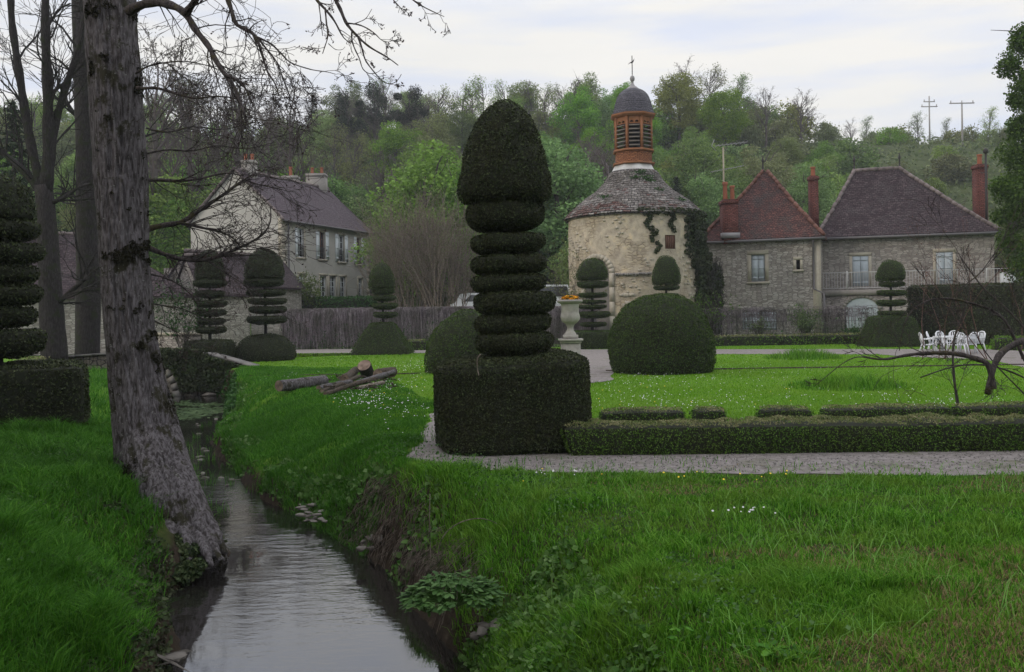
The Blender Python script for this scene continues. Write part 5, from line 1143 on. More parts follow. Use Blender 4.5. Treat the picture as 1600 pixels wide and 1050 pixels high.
LIMBS = [
 ([(200,18),(225,5),(250,3),(275,10),(292,22),(305,47),(327,72),(337,95),(352,117),(367,135),(375,160),(384,182)], 9.9, 8.6, .052, .010, 16, .55),
 ([(290,22),(300,8),(312,-10),(330,-60)], 9.4, 9.0, .04, .02, 5, .5),
 ([(352,117),(365,122),(378,130),(386,142),(395,165)], 8.9, 8.8, .016, .006, 6, .35),
 ([(214,137),(226,139),(240,136),(262,142),(287,150),(307,155),(332,150),(362,152),(385,160)], 10.1, 9.6, .019, .005, 12, .5),
 ([(212,115),(232,102),(262,97),(287,95),(317,100),(340,108)], 10.2, 9.8, .011, .004, 8, .45),
 ([(260,97),(285,120),(310,135),(340,160)], 10, 9.8, .007, .003, 5, .35),
 ([(300,-80),(345,-30),(356,0),(362,15),(367,40),(390,47),(402,60),(407,76),(412,92),(416,112),(430,128),(436,150)], 9.6, 8.8, .034, .005, 14, .45),
 ([(402,58),(424,68),(440,84),(452,98),(470,104),(490,110),(512,112),(524,116)], 9.0, 8.8, .010, .003, 6, .3),
 ([(404,60),(415,75),(432,95),(440,115),(446,135),(455,155),(470,165)], 9.0, 9.0, .010, .003, 10, .3),
 ([(440,-90),(470,-40),(494,0),(508,14),(520,28),(528,42),(536,60),(548,68)], 9.2, 8.7, .026, .004, 4, .2),
 ([(460,-90),(500,-50),(524,0),(532,14),(540,36),(550,48),(560,58),(570,68),(584,78),(600,86),(612,94),(622,102)], 9.2, 8.5, .028, .004, 3, .15),
 ([(550,48),(549,62),(554,76),(562,92),(566,108),(576,116),(590,114),(596,108)], 8.8, 8.7, .008, .0025, 2, .12),
 ([(560,58),(566,76),(570,94),(584,112),(598,128),(612,133),(624,124),(627,116)], 8.7, 8.5, .009, .0025, 2, .12),
 ([(540,36),(560,38),(574,44),(588,54),(596,64),(612,67),(614,58)], 8.8, 8.6, .008, .0025, 3, .12),
 ([(552,38),(572,30),(581,14)], 8.8, 8.7, .005, .002, 1, .08),
 ([(508,12),(510,36),(513,58),(509,68),(504,84)], 8.9, 8.8, .009, .004, 2, .15),
 ([(498,4),(502,36),(504,56)], 8.9, 8.9, .006, .003, 2, .12),
 ([(513,68),(524,78),(536,78),(539,73)], 8.9, 8.9, .004, .002, 0, .1),
 ([(600,-50),(644,0),(660,10),(676,18),(694,26)], 9.0, 8.7, .012, .003, 4, .12),
 ([(590,-40),(614,0),(624,10),(632,20)], 9.0, 8.8, .010, .003, 3, .1),
 ([(222,282),(250,281),(275,283),(312,280),(332,274),(355,269),(380,275)], 10.5, 11.2, .022, .006, 12, .5),
 ([(225,360),(250,352),(283,349),(317,325),(345,307),(362,295),(382,280),(400,270)], 10.6, 11.4, .034, .010, 17, .5),
 ([(283,349),(308,354),(335,360),(355,366),(368,374),(376,388)], 10.9, 11.1, .020, .005, 16, .4),
 ([(228,385),(250,395),(282,406),(325,407),(350,397),(390,380),(415,365),(425,342),(422,322)], 10.6, 11.0, .030, .006, 26, .45),
 ([(382,280),(400,288),(425,292),(455,300)], 11.3, 11.4, .010, .003, 6, .35),
 ([(325,407),(350,425),(375,440),(400,455)], 10.9, 11.0, .012, .003, 7, .35),
 ([(233,428),(257,433),(283,446),(300,462),(308,476)], 10.6, 11, .012, .004, 6, .3),
 ([(236,474),(257,478),(288,482),(320,500)], 10.6, 11, .010, .004, 5, .3),
 ([(238,500),(270,515),(298,530)], 10.6, 11, .010, .003, 5, .25),
 ([(230,240),(262,232),(300,238),(340,225),(380,235),(430,222)], 11.5, 12.0, .012, .004, 12, .6),
 ([(228,200),(262,210),(300,195),(345,205),(400,190)], 11.5, 12.0, .012, .004, 12, .6),
]
for pts, ya, yb_, w0, w1, tw, tl in LIMBS:
    limb(bmn, trace(pts, ya, yb_), w0, w1, rgt, tw, tl, 2, tips=tips, rt=.009, kids=(2,4))
# limbs out of the frame overhead, seen only mirrored in the stream
for k in range(11):
    a = k/11*2*math.pi+.3; zt = 6.6+k*.35; i = np.argmin(abs(ln[:,2]-zt)); grow(bmn, ln[i], (math.cos(a), math.sin(a), 1.3), 3.0, .085, 3, rgt, (4,6), .3, .5, tips=tips, split=.8, shrink=.6, rmin=.004)
bmn.build('branches', M['twig'], bt)
bd = MB(); tp_ = np.array(tips); tp_ = tp_[rgt.random(len(tp_)) < .45]; q = np.repeat(tp_, 3, 0)+rgt.normal(size=(len(tp_)*3,3))*.008; bd.add(*leafv(q, rgt.normal(size=q.shape), .026, .5, 1.)); bd.build('buds', mat('dark_buds', (.05,.03,.03), .8), bt)

# other trees at the left
def traced_tree(Yd, base, label, limbs, name='bare_tree', m='bark_dark', tw=10, tl=1.6, lev=2, seed=1, rt=.04, rmin=.007):
    rg = np.random.default_rng(seed); t = thing(name, (P(*base, Yd)[0], Yd, H(P(*base, Yd)[0], Yd)), label, 'tree'); first = MB(); mb = MB()
    for i, (pts, w0, w1) in enumerate(limbs):
        line = trace(pts, Yd, Yd+(0 if i == 0 else rg.normal()*.5)); a, b = w0*Yd/F/2, w1*Yd/F/2
        if i == 0: first.tube(line, np.linspace(a, b, len(line)), 14, disp=lambda V: fbm(V, 6, 3)*.02)
        else: limb(mb, line, a, b, rg, tw, tl, lev, grav=.2, rt=rt, rmin=rmin)
    first.build('trunk', M[m], t, smooth=True); mb.build('branches', M[m if m != 'bark' else 'bark_dark'], t); return t
traced_tree(30, (84,562), 'dark forked bare tree behind the black topiary at the left', [
 ([(86,572),(80,480),(76,400),(72,330),(68,290)], 40, 26), ([(68,295),(58,270),(48,225),(37,162),(31,120),(22,62),(17,25),(17,-60)], 16, 9), ([(72,300),(77,225),(75,175),(75,125),(71,75),(71,-60)], 20, 11),
 ([(78,260),(85,195),(97,155),(110,112),(125,75),(132,20)], 14, 8), ([(84,480),(110,455),(135,435),(158,415)], 9, 5), ([(84,478),(105,462),(130,452),(160,452)], 8, 4), ([(66,300),(30,260),(0,235),(-30,220)], 14, 6), ([(72,320),(100,310),(125,290),(160,285)], 8, 3), ([(110,112),(95,95),(80,88)], 4, 2), ([(76,40),(90,15),(110,5)], 4, 2), ([(75,150),(100,130),(125,105),(150,70)], 6, 2)], seed=5, tw=9)
traced_tree(33, (137,566), 'straight dark bare tree just left of the big mossy trunk', [
 ([(136,572),(138,480),(138,400),(137,300),(135,200),(131,100),(128,0),(126,-80)], 38, 28), ([(135,200),(118,180),(105,160),(98,140)], 7, 3), ([(137,260),(165,240),(220,215),(265,200)], 7, 2), ([(137,330),(110,300),(90,290)], 6, 2)], seed=6, tw=12)

# low bare tree reaching in from the right edge
rt = np.random.default_rng(9); rtr = thing('low_bare_tree', (P(1760,660,9.5)[0], 9.5, 0), 'bare low boughs arching in from the right edge over the lawn', 'tree'); mb = MB(); tk = MB()
tk.tube(rs(np.array([P(1775,760,9.5), P(1765,640,9.5), P(1750,520,9.5), P(1740,330,9.6)]), 14), np.linspace(.12,.07,14), 12, disp=lambda V: fbm(V, 12, 2)*.01); tk.build('trunk', M['bark_dark'], rtr)
for pts, ya, yb_, w0, w1, tw, tl in [
 ([(1752,560),(1700,545),(1640,530),(1600,530),(1575,542),(1556,556),(1543,615)], 9.3, 8.6, .036, .028, 5, .3),
 ([(1552,608),(1549,585),(1545,566),(1530,562),(1500,553),(1470,551),(1440,552),(1410,556),(1385,562),(1366,561),(1350,557)], 8.6, 8.8, .030, .008, 7, .28),
 ([(1362,560),(1340,556),(1318,566),(1295,585),(1272,604)], 8.8, 8.8, .006, .003, 2, .15),
 ([(1438,590),(1470,578),(1505,569),(1545,570),(1580,580),(1640,610)], 8.9, 9.2, .006, .010, 3, .25),
 ([(1640,590),(1605,572),(1590,540),(1572,500),(1548,482),(1515,473),(1490,466),(1455,466),(1425,482),(1412,505),(1405,548)], 9.2, 9.2, .019, .004, 10, .35),
 ([(1640,560),(1590,500),(1560,470),(1540,455),(1520,430),(1500,400)], 9.3, 9.6, .013, .005, 6, .35),
 ([(1488,466),(1500,450),(1530,430),(1555,395),(1575,360),(1590,320)], 9.3, 9.5, .007, .003, 5, .3),
 ([(1600,615),(1560,575),(1535,545),(1520,510),(1495,500),(1470,510)], 9.1, 9.1, .008, .003, 5, .25),
]: limb(mb, trace(pts, ya, yb_), w0, w1, rt, tw, tl, 2, wob=.4, grav=.15, rt=.006)
mb.build('boughs', M['twig'], rtr)
sh_ = thing('bare_shrub', G(1498,640), 'thin dark bare stem rising in front of the garden table', 'shrub'); mb = MB(); limb(mb, trace([(1498,640),(1490,590),(1488,540),(1497,505),(1510,480),(1518,440),(1500,400)], G(1498,640)[1]), .026, .006, rt, 12, .5, 2, wob=.4, grav=.15, rt=.006); mb.build('stems', M['twig'], sh_)
rs_ = thing('red_stemmed_shrub', (*G(1495,562)[:2], 0), 'thin upright shrub with reddish budding stems at the right', 'shrub'); mb = MB(); tps = []
for k in range(8):
    x_ = 1440+rt.random()*170; grow(mb, G(x_, 562), (rt.normal()*.2, .1, 1), 2.6+rt.random()*1.5, .016, 2, rt, (2,4), .4, .0, tips=tps, split=.5, shrink=.45, rmin=.004)
q = np.repeat(np.array(tps), 5, 0); q = q+rt.normal(size=q.shape)*.09; mb.add(*leafv(q, rt.normal(size=q.shape), .04, .6, 1.), 1); mb.build('stems', [M['twig_red'], leafmat('red_buds', (.10,.04,.03), (.16,.07,.04), trans=.3)], rs_)

# ------------------------------------------------------------------ tree kinds for the hillside (each built once at height 10)
def proto(name, kind, seed):
    rg = np.random.default_rng(seed); t = thing(name, (0,0,0), 'x', 'tree'); tk = MB(); cr_ = MB(); tips = []
    if kind == 'leafy':
        tk.tube(rs(np.array([(0,0,-.3),(.1,0,2.5),(0,.1,5),(0,0,7.5)]), 9), np.linspace(.2,.07,9), 8)
        for k in range(11):
            a = rg.random()*6.28; grow(tk, (0,0,2.0+k*.5), (math.cos(a), math.sin(a), .8), 2.3, .07, 1, rg, (2,3), .4, .2, tips=tips)
        cl_ = []
        for k in range(72):
            d = nrm(rg.normal(size=3)); c_ = np.array((0,0,5.3))+d*np.array((2.6,2.6,4.0))*(.45+.55*rg.random()); c_[:2] *= 1-.3*max(0,(c_[2]-6)/4); cl_.append((c_, .5+rg.random()*.6))
        for c_, r_ in cl_:
            n = int(260*r_*r_)+80; d = nrm(rg.normal(size=(n,3))); q = c_+d*r_*np.array((1.1,1.1,.8))*(.5+.6*rg.random((n,1))); cr_.add(*leafv(q, nrm(d+np.array((0,0,.6))), .155, .75, .7, rg))
    elif kind == 'young':   # open crown with sky showing through
        tk.tube(rs(np.array([(0,0,-.3),(-.1,0,3),(.1,.1,6),(0,0,8.8)]), 9), np.linspace(.17,.04,9), 7)
        for k in range(20):
            a = rg.random()*6.28; grow(tk, (0,0,2.2+k*.32), (math.cos(a)*.8, math.sin(a)*.8, 1), 2.5-.06*k, .06, 2, rg, (3,4), .4, .25, tips=tips, rmin=.012)
        tp_ = np.array(tips); q = np.repeat(tp_, 8, 0); q = q+rg.normal(size=q.shape)*.26; cr_.add(*leafv(q, rg.normal(size=q.shape), .15, .7, 1., rg))
    elif kind in ('bare', 'mistletoe'):
        tk.tube(rs(np.array([(0,0,-.3),(.1,0,2.6),(-.1,.1,5.4),(0,0,8)]), 9), np.linspace(.2,.05,9), 7)
        for k in range(18):
            a = rg.random()*6.28; grow(tk, (0,0,2.4+k*.32), (math.cos(a)*.75, math.sin(a)*.75, 1), 2.8-.07*k, .06, 3, rg, (3,4), .45, .2, tips=tips, split=.6, rmin=.010)
        tp_ = np.array(tips)
        if kind == 'bare': q = tp_[rg.random(len(tp_)) < .8]; q = q+rg.normal(size=q.shape)*.06; cr_.add(*leafv(q, rg.normal(size=q.shape), .11, .6, 1., rg))
        else:
            for k in range(12):
                c_ = tp_[rg.integers(len(tp_))]*np.array((.8,.8,1.0)); c_[2] = max(c_[2], 6.5); r_ = .45+rg.random()*.55; n = 700; d = nrm(rg.normal(size=(n,3))); cr_.add(*leafv(c_+d*r_*(.4+.6*rg.random((n,1))), d, .16, .5, .7, rg))
    elif kind == 'conifer':
        tk.tube([(0,0,-.3),(0,0,5),(0,0,9.9)], [.16,.09,.02], 7)
        for k in range(120):
            z = 1.4+8.4*(k/120); r_ = (10-z)*.27*(.75+.5*rg.random()); a = k*2.4; n = int(14+r_*26); f = rg.random(n)**.7; wdt = (.08+.26*f)*(r_/2.0+.3)
            q = np.stack([math.cos(a)*f*r_, math.sin(a)*f*r_, z-.28*f*r_+.1*f*f*r_], 1)+rg.normal(size=(n,3))*np.stack([wdt, wdt, wdt*.35], 1)*.6; cr_.add(*leafv(q, np.tile((0,0,1.), (n,1)), .24, .4, .6, rg))
    elif kind == 'bush':
        for k in range(6): a = rg.random()*6.28; grow(tk, (0,0,-.2), (math.cos(a)*.6, math.sin(a)*.6, 1), 6, .12, 1, rg, (2,4), .4, .1, tips=tips)
        for k in range(30):
            d = nrm(rg.normal(size=3)); d[2] = abs(d[2]); c_ = d*np.array((4.6,4.6,7))*(.5+.45*rg.random())+np.array((0,0,.8)); r_ = 1.1+rg.random()*1.2; n = 150; dd_ = nrm(rg.normal(size=(n,3))); cr_.add(*leafv(c_+dd_*r_*(.5+.6*rg.random((n,1))), nrm(dd_+np.array((0,0,.5))), .46, .7, .6, rg))
    tk.build('trunk', M['far_twig'] if kind in ('bare','mistletoe') else M['far_bark'], t)
    return t, cr_
PROT = {}
def mk(key, name, kind, seed, m):
    t, cr_ = proto(name, kind, seed); cr_.build('crown' if kind not in ('mistletoe',) else 'mistletoe_balls', M[m], t, uv=False); t.location = (0, -400, -50); PROT.setdefault(key, []).append(t)
for s_ in (1, 2, 3): mk('leafy', 'leafy_tree', 'leafy', s_, 'f_green')
for s_ in (21, 22): mk('bright', 'leafy_tree', 'leafy', s_, 'f_bright')
for s_ in (4, 5): mk('olive', 'olive_tree', 'leafy', s_, 'f_olive')
for s_ in (6, 7): mk('young', 'young_leaf_tree', 'young', s_, 'f_green')
for s_ in (16,): mk('youngolive', 'young_leaf_tree', 'young', s_, 'f_olive')
for s_ in (8, 9, 10): mk('bare', 'bare_hill_tree', 'bare', s_, 'f_bud')
for s_ in (11, 12): mk('conifer', 'conifer_tree', 'conifer', s_, 'f_dark')
mk('mistletoe', 'mistletoe_tree', 'mistletoe', 13, 'f_dark')
for s_ in (14, 15): mk('bush', 'hill_bush', 'bush', s_, 'f_olive')
mk('gbush', 'hill_bush', 'bush', 17, 'f_green')
KL = {'bright': 'bright green leafy tree', 'leafy': 'fresh green leafy tree', 'olive': 'olive brown leafy tree', 'young': 'airy light green tree', 'youngolive': 'airy yellowish tree', 'bare': 'bare grey twiggy tree', 'conifer': 'dark pointed conifer', 'mistletoe': 'bare mistletoe tree', 'bush': 'olive bush', 'gbush': 'fresh green bush'}
KG = {'bright': 'bright green trees', 'leafy': 'leafy trees on the hillside', 'olive': 'olive trees on the hillside', 'young': 'young-leaved trees on the hillside', 'youngolive': 'yellowish young-leaved trees on the hillside', 'bare': 'bare trees on the hillside', 'conifer': 'conifers on the hillside', 'mistletoe': 'mistletoe trees on the ridge', 'bush': 'bushes on the hillside', 'gbush': 'green bushes on the hillside'}
def where(px, y):
    h_ = 'at the foot of the hill' if y < 88 else 'halfway up the hill' if y < 118 else 'on the hill crest'
    regs = [(210,'left of the mossy trunk'), (330,'right of the mossy trunk'), (460,'above the pale house gable'), (600,'behind the pale house roof'), (730,'left of the tall topiary crown'), (880,'right of the tall topiary crown'), (1060,'behind the dovecote'), (1170,'left of the pointed red roof'), (1290,'right of the pointed red roof'), (1450,'above the purple hipped roof'), (9999,'near the right edge')]
    for a, n in regs:
        if px < a: return h_+' '+n
used = set(); cntr = {}
def put(kind, x, y, h, wf=1.0, label=None, rz=None, zb=None):
    k = cntr.get(kind, 0); cntr[kind] = k+1; pr = PROT[kind][k % len(PROT[kind])]
    if id(pr) in used: c = copy_tree(pr)
    else: c = pr; used.add(id(pr))
    c.location = (x, y, float(H(x, y)) if zb is None else zb); c.scale = (h/10*wf, h/10*wf, h/10); c.rotation_euler = (0, 0, rng.random()*6.28 if rz is None else rz)
    c['label'] = label or (KL[kind]+', '+where(px_of(x, y), y)); c['group'] = KG[kind]; c['category'] = 'bush' if 'bush' in kind else 'tree'
    return c
def putpx(kind, px, ytop, y, wf=1.0, label=None):
    x = P(px, 300, y)[0]; zt_ = P(px, ytop, y)[2]; return put(kind, x, y, max(1.2, zt_-float(H(x, y))), wf, label)
# trees one can tell apart
for a in [
 ('bright',868,186,66,1.15,'large bright green tree between the tall topiary and the dovecote'), ('bright',665,200,64,1.3,'wide soft green tree between the pale house and the tall topiary'), ('bright',735,235,63,1.0,'rounded green tree partly behind the tall topiary tiers'),
 ('bright',958,128,150,1.2,'round fresh green treetop just left of the dovecote lantern'), ('bright',1000,140,152,1.1,'fresh green treetop directly behind the dovecote lantern'),
 ('conifer',905,150,148,.7,'dark conifer top left of the dovecote lantern'), ('conifer',1032,160,146,.75,'small conifer tip just right of the dovecote lantern'), ('conifer',1081,143,142,1.0,'tallest pointed conifer on the ridge right of the lantern'), ('conifer',1121,171,146,.9,'conifer right of the tallest ridge conifer'), ('conifer',1170,176,146,.9,'dark conifer on the ridge above the pointed red roof'), ('conifer',1148,186,150,.8,'short conifer among the ridge trees above the brick chimney'),
 ('mistletoe',543,150,116,1.0,'mistletoe-laden bare tree left of the topiary, leftmost of the ridge'), ('mistletoe',588,136,118,1.15,'tallest mistletoe-laden bare tree on the ridge'), ('mistletoe',645,140,119,1.15,'mistletoe-laden bare tree nearest the tall topiary'),
 ('bare',725,135,142,1.0,'bare twiggy ridge tree just left of the tall topiary top'), ('bare',830,128,142,1.1,'bare twiggy ridge tree just right of the tall topiary top'), ('young',790,128,146,1.0,'thin green ridge tree behind the tall topiary top'), ('bare',875,150,140,1.0,'bare ridge tree above the bright green tree'),
 ('bare',1245,165,142,1.0,'solitary round bare tree on the ridge above the thin chimney'), ('young',262,160,92,.9,'open leafy tree against the sky right of the mossy trunk'), ('bare',295,72,76,.85,'tall bare grey tree right of the mossy trunk, tallest behind the barns'), ('bare',372,95,79,.85,'tall bare grey tree behind the pale house gable'), ('bare',245,60,72,.8,'tall bare tree closest to the mossy trunk'), ('bare',455,128,84,.85,'tall bare grey tree behind the pale house roof'), ('bare',340,150,95,1.1,'bare tree above the pale house chimney'), ('bare',420,160,98,1.1,'bare tree above the pale house roof'),
 ('young',1480,185,150,.8,None), ('gbush',1255,232,100,1.0,None), ('bright',1255,240,84,.9,'small bright green tree by the thin brick chimney'), ('leafy',1120,215,92,1.1,'green tree behind the television aerial'), ('leafy',1075,205,88,1.1,'dense green tree right of the dovecote roof'), ('olive',1190,215,96,1.2,None),
 ('bright',250,255,72,1.3,'bright green tree beside the mossy trunk above the barn'), ('bright',310,235,80,1.2,'bright green tree left of the pale house gable'), ('conifer',22,150,48,1.1,'dark conifer behind the forked tree at the far left'), ('leafy',560,270,86,1.0,None), ('bare',600,235,82,1.2,None), ('leafy',480,240,88,1.1,'green tree rising behind the pale house roof'),
 ('bare',950,215,84,1.3,'dark bare tree left of the dovecote roof'), ('bare',920,200,90,1.2,None), ('bright',820,225,70,1.1,'bright green tree directly behind the crown of the tall topiary'), ('leafy',905,330,60,.8,'low green tree touching the left side of the dovecote'), ('conifer',1000,235,75,.9,None)]:
    putpx(*a)
for x_, y_, h_ in ((-10.3, 4.0, 13), (-13.2, 9.0, 14), (-16.5, 14.5, 14), (-8.5, -2, 14), (-3.5, -6, 13)):  # unseen conifers added only to darken the left bank and foreground
    c = put('conifer', x_, y_, h_, 1.35, 'unseen evergreen added out of view to shade the left side'); c['group'] = 'unseen evergreens added for shade'
rh = np.random.default_rng(33)
for y, st, hh in [(74,5.6,9.5),(81,6.2,10),(89,6.6,10),(98,7,9.5),(108,7.2,9.5),(119,7.0,9.5),(131,6.6,10),(142,5.8,10.5)]:
    x = -.60*y
    while x < .60*y:
        xx = x+rh.normal()*1.2; yy = y+rh.normal()*2; px = px_of(xx, yy); x += st*(.8+.4*rh.random())
        if px > 1310 and yy > 92:
            if rh.random() < .42: continue
            put('bush' if rh.random() < .6 else 'gbush', xx, yy, 1.6+rh.random()*2.6, 1.3); continue
        if px > 1180 and yy > 125: 
            put('bush' if rh.random() < .5 else 'bare', xx, yy, 4+rh.random()*2.5, 1.0); continue
        if px < 120 and yy < 80: continue
        r_ = rh.random()
        k = 'leafy' if r_ < .40 else 'olive' if r_ < .66 else 'bare' if r_ < .80 else 'young' if r_ < .89 else 'youngolive' if r_ < .94 else 'conifer'
        if px < 480 and k == 'bare' and yy < 110: k = 'leafy'
        if yy > 124: k = 'bare' if r_ < .22 else 'young' if r_ < .44 else 'youngolive' if r_ < .62 else 'leafy' if r_ < .80 else 'olive' if r_ < .96 else 'conifer'
        f = (.75 if px > 1150 else 1)*(.8+.4*rh.random())
        if 945 < px < 1040 and yy > 100: k = 'leafy'; f *= .7
        put(k, xx, yy, hh*f, 1.0+.25*rh.random())
for y, st in ((112,7),(124,6),(136,5.4),(147,5)):      # understorey closing the gaps below the crowns
    x = -.58*y
    while x < .56*y:
        xx = x+rh.normal(); yy = y+rh.normal()*1.5; x += st*(.8+.4*rh.random())
        if px_of(xx, yy) > (1290 if y > 120 else 1330): continue
        put('gbush' if rh.random() < .45 else 'bush', xx, yy, 4.2+rh.random()*2.6, 1.1)
# ridge line on the right: small trees and bushes
for px, yt, yy, k in [(1210,185,150,'bush'),(1275,192,150,'bare'),(1300,190,152,'bush'),(1330,188,152,'bare'),(1355,183,152,'young'),(1375,190,152,'bush'),(1400,186,152,'bush'),(1418,190,152,'bush'),(1436,176,150,'young'),(1470,205,152,'bush'),(1488,190,150,'bush'),(1515,188,146,'bush'),(1530,195,146,'gbush'),(1548,168,138,'young'),(1565,190,130,'bush'),(1585,180,130,'leafy'),(1610,170,130,'leafy'),(1320,250,95,'gbush'),(1400,262,98,'bush'),(1460,268,104,'bush'),(1500,240,118,'gbush')]: putpx(k, px, yt, yy, 1.0)
# big dark tree cut by the right edge
rtree = thing('leafy_tree', (P(1660,500,40)[0], 40, 0), 'dark green tree cut off by the right edge of the view', 'tree'); mb = MB(); rg = np.random.default_rng(77); bx = P(1670,500,40)[0]
mb.tube(rs(np.array([(bx,40,-.2),(bx+.2,40,5),(bx,40,11)]), 10), np.linspace(.35,.12,10), 10)
cm = MB()
for px, py, r_ in [(1592,60,28),(1580,100,26),(1604,130,40),(1585,160,22),(1600,200,40),(1615,60,45),(1590,250,34),(1575,300,34),(1600,330,46),(1583,380,34),(1600,420,40),(1640,150,60),(1640,280,60),(1650,400,60),(1562,340,20),(1640,30,40),(1570,290,25),(1590,195,25),(1605,290,40)]:
    c_ = P(px, py, 40); rr2 = r_*40/F
    for k in range(5):
        cc_ = c_+nrm(rg.normal(size=3))*rr2*np.array((.55,1.2,.55))*rg.random(); n = int(330*rr2*rr2)+60; d = nrm(rg.normal(size=(n,3))); q = cc_+d*rr2*.6*(.3+.8*rg.random((n,1))); cm.add(*leafv(q, nrm(d+np.array((0,0,.5))), .12, .7, .7, rg))
    mb.tube([(bx,40,max(3, c_[2]-2)), (bx*.5+c_[0]*.5, 40, c_[2]-.6), c_], [.09,.05,.02], 5)
mb.tube(rs(np.array([P(1600,50,40), P(1575,48,40), P(1548,47,40)]), 8), np.linspace(.03,.01,8), 5)
mb.build('trunk', M['bark_dark'], rtree); cm.build('crown', M['f_right'], rtree, uv=False)
# undergrowth over the wooded slope
ug = MB(); n = 70000; yy = 64+rng.random(n)**1.1*90; xx = (rng.random(n)*1.24-.62)*yy; kp = (px_of(xx, yy) < 1320)|(yy < 92)|(rng.random(n) < .7); xx, yy = xx[kp], yy[kp]
q = np.stack([xx, yy, H(xx, yy)+rng.random(len(xx))**2*1.1], 1); cl = vnoise(q*.25, 4) > -.35; q = q[cl]; h_ = rng.random(len(q)) < .5
ug.add(*leafv(q[h_], np.tile((0,-.4,1.), (h_.sum(),1)), .5, .6, .7), 0); ug.add(*leafv(q[~h_], np.tile((0,-.4,1.), ((~h_).sum(),1)), .5, .5, .7), 1)
tag(ug.build('woodland_undergrowth', [M['hawth'], M['f_olive']], uv=False), 'tangled green and olive undergrowth covering the wooded slope', 'undergrowth', kind='stuff')

# twiggy coppice shrub before the trellis
def twiggy(px0, px1, Yc, ytop, label, n, seed, mt='twig_pale', name='twiggy_shrub', zb=None, h=None):
    rg = np.random.default_rng(seed); t = thing(name, (P((px0+px1)/2,480,Yc)[0], Yc, 1.5 if zb is None else zb), label, 'shrub'); mb = MB(); tips = []
    for k in range(n):
        px = px0+(px1-px0)*rg.random(); e = 1-abs((px-(px0+px1)/2)/((px1-px0)/2))**3; zt_ = P(px, ytop, Yc)[2]; b = P(px*.75+(px0+px1)/2*.25, 480, Yc+rg.normal()*.8); b[2] = 1.4 if zb is None else zb
        L_ = (zt_-b[2])*(.5+.5*e)*(.8+.25*rg.random()); grow(mb, b, (rg.normal()*.16+(px-(px0+px1)/2)/(px1-px0)*.3, rg.normal()*.1, 1), L_, .03, 2, rg, (4,6), .35, .1, tips=tips, split=.4, rmin=.007)
    mb.build('stems', M[mt], t); q = np.array(tips); b = MB(); b.add(*leafv(q, rg.normal(size=q.shape), .06, .6, 1., rg)); b.build('buds', M['f_bud'], t)
twiggy(600,668,54,372,'brown bare coppiced shrub behind the vine fence, nearer the pale house', 60, 1)
twiggy(655,738,53,368,'brown bare coppiced shrub behind the vine fence, next to the tall topiary', 64, 2)
def leafy_bush(px, Yc, r_, h, label, mt, n=1400, size=.08, z0=0, seed=0, name='leafy_shrub', open_=True):
    rg = np.random.default_rng(seed+50); x = P(px, 500, Yc)[0]; t = thing(name, (x, Yc, z0), label, 'shrub'); mb = MB(); tips = []
    for k in range(14): a = rg.random()*6.28; grow(mb, (x, Yc, z0), (math.cos(a)*.6*r_/h, math.sin(a)*.6*r_/h, 1), h*.85, .015, 2, rg, (3,4), .35, .1, tips=tips, split=.5, rmin=.004)
    mb.build('stems', M['twig'], t); c = MB(); q = np.array(tips); q = q[rg.integers(len(q), size=n)]+rg.normal(size=(n,3))*size; c.add(*leafv(q, rg.normal(size=q.shape), size, .6, 1., rg)); c.build('leaves', M[mt], t)
leafy_bush(1258, 44.3, .9, 1.25, 'sparse grey-green bush before the stone house wall', 'hawth', 1500, .09)
leafy_bush(1185, 44.5, .35, .9, 'small upright leafy plant left of the sparse bush', 'hawth', 300, .08, seed=1)
leafy_bush(1330, 44.4, .5, .55, 'low leafy plant below the arched garage door', 'laurel', 500, .09, seed=2)
leafy_bush(456, 57.6, 1.0, 2.2, 'pale green young bush at the house corner', 'hawth', 1500, .12, z0=1.5, seed=3)
leafy_bush(484, 57.7, .9, 1.8, 'pale green young bush before the first ground floor door', 'hawth', 1100, .12, z0=1.5, seed=4)
leafy_bush(897, 46.5, .9, 3.4, 'rusty green climber bush at the left foot of the dovecote', 'f_olive', 1500, .09, seed=5)
leafy_bush(1108, 44.8, .5, 1.9, 'yellow-flowering plant at the foot of the ivy', 'hedge_light', 500, .09, seed=6)
leafy_bush(285, 34.5, .7, 2.0, 'green shrub in front of the pale garden wall by the bridge', 'laurel', 900, .1, seed=7)

# ------------------------------------------------------------------ poles on the ridge
def pole(px, y0, y1, Yd, label, bars, mt='concrete'):
    x = P(px, 300, Yd)[0]; zb = float(H(x, Yd)); zt_ = P(px, y0, Yd)[2]; t = thing('utility_pole', (x, Yd, zb), label, 'utility pole', 'utility poles on the ridge'); mb = MB(); mb.tube([(x,Yd,zb-.3), (x,Yd,zt_)], [.16,.10], 8); mb.build('mast', M[mt], t); mb = MB()
    for dz_, w_ in bars: 
        mb.box((x-w_, Yd-.1, zt_-dz_-.07), (x+w_, Yd+.1, zt_-dz_+.05))
        for q in (-w_*.9, 0, w_*.9): mb.tube([(x+q,Yd,zt_-dz_), (x+q,Yd,zt_-dz_+.35)], .07, 6)
    mb.build('crossarm', M[mt], t)
pole(1454, 150, 215, 150, 'tall thin utility pole with two short crossarms on the ridge', [(.9,.9),(1.7,1.3)]); pole(1505, 161, 235, 128, 'utility pole with a single wide top crossarm on the ridge', [(0,1.7)])

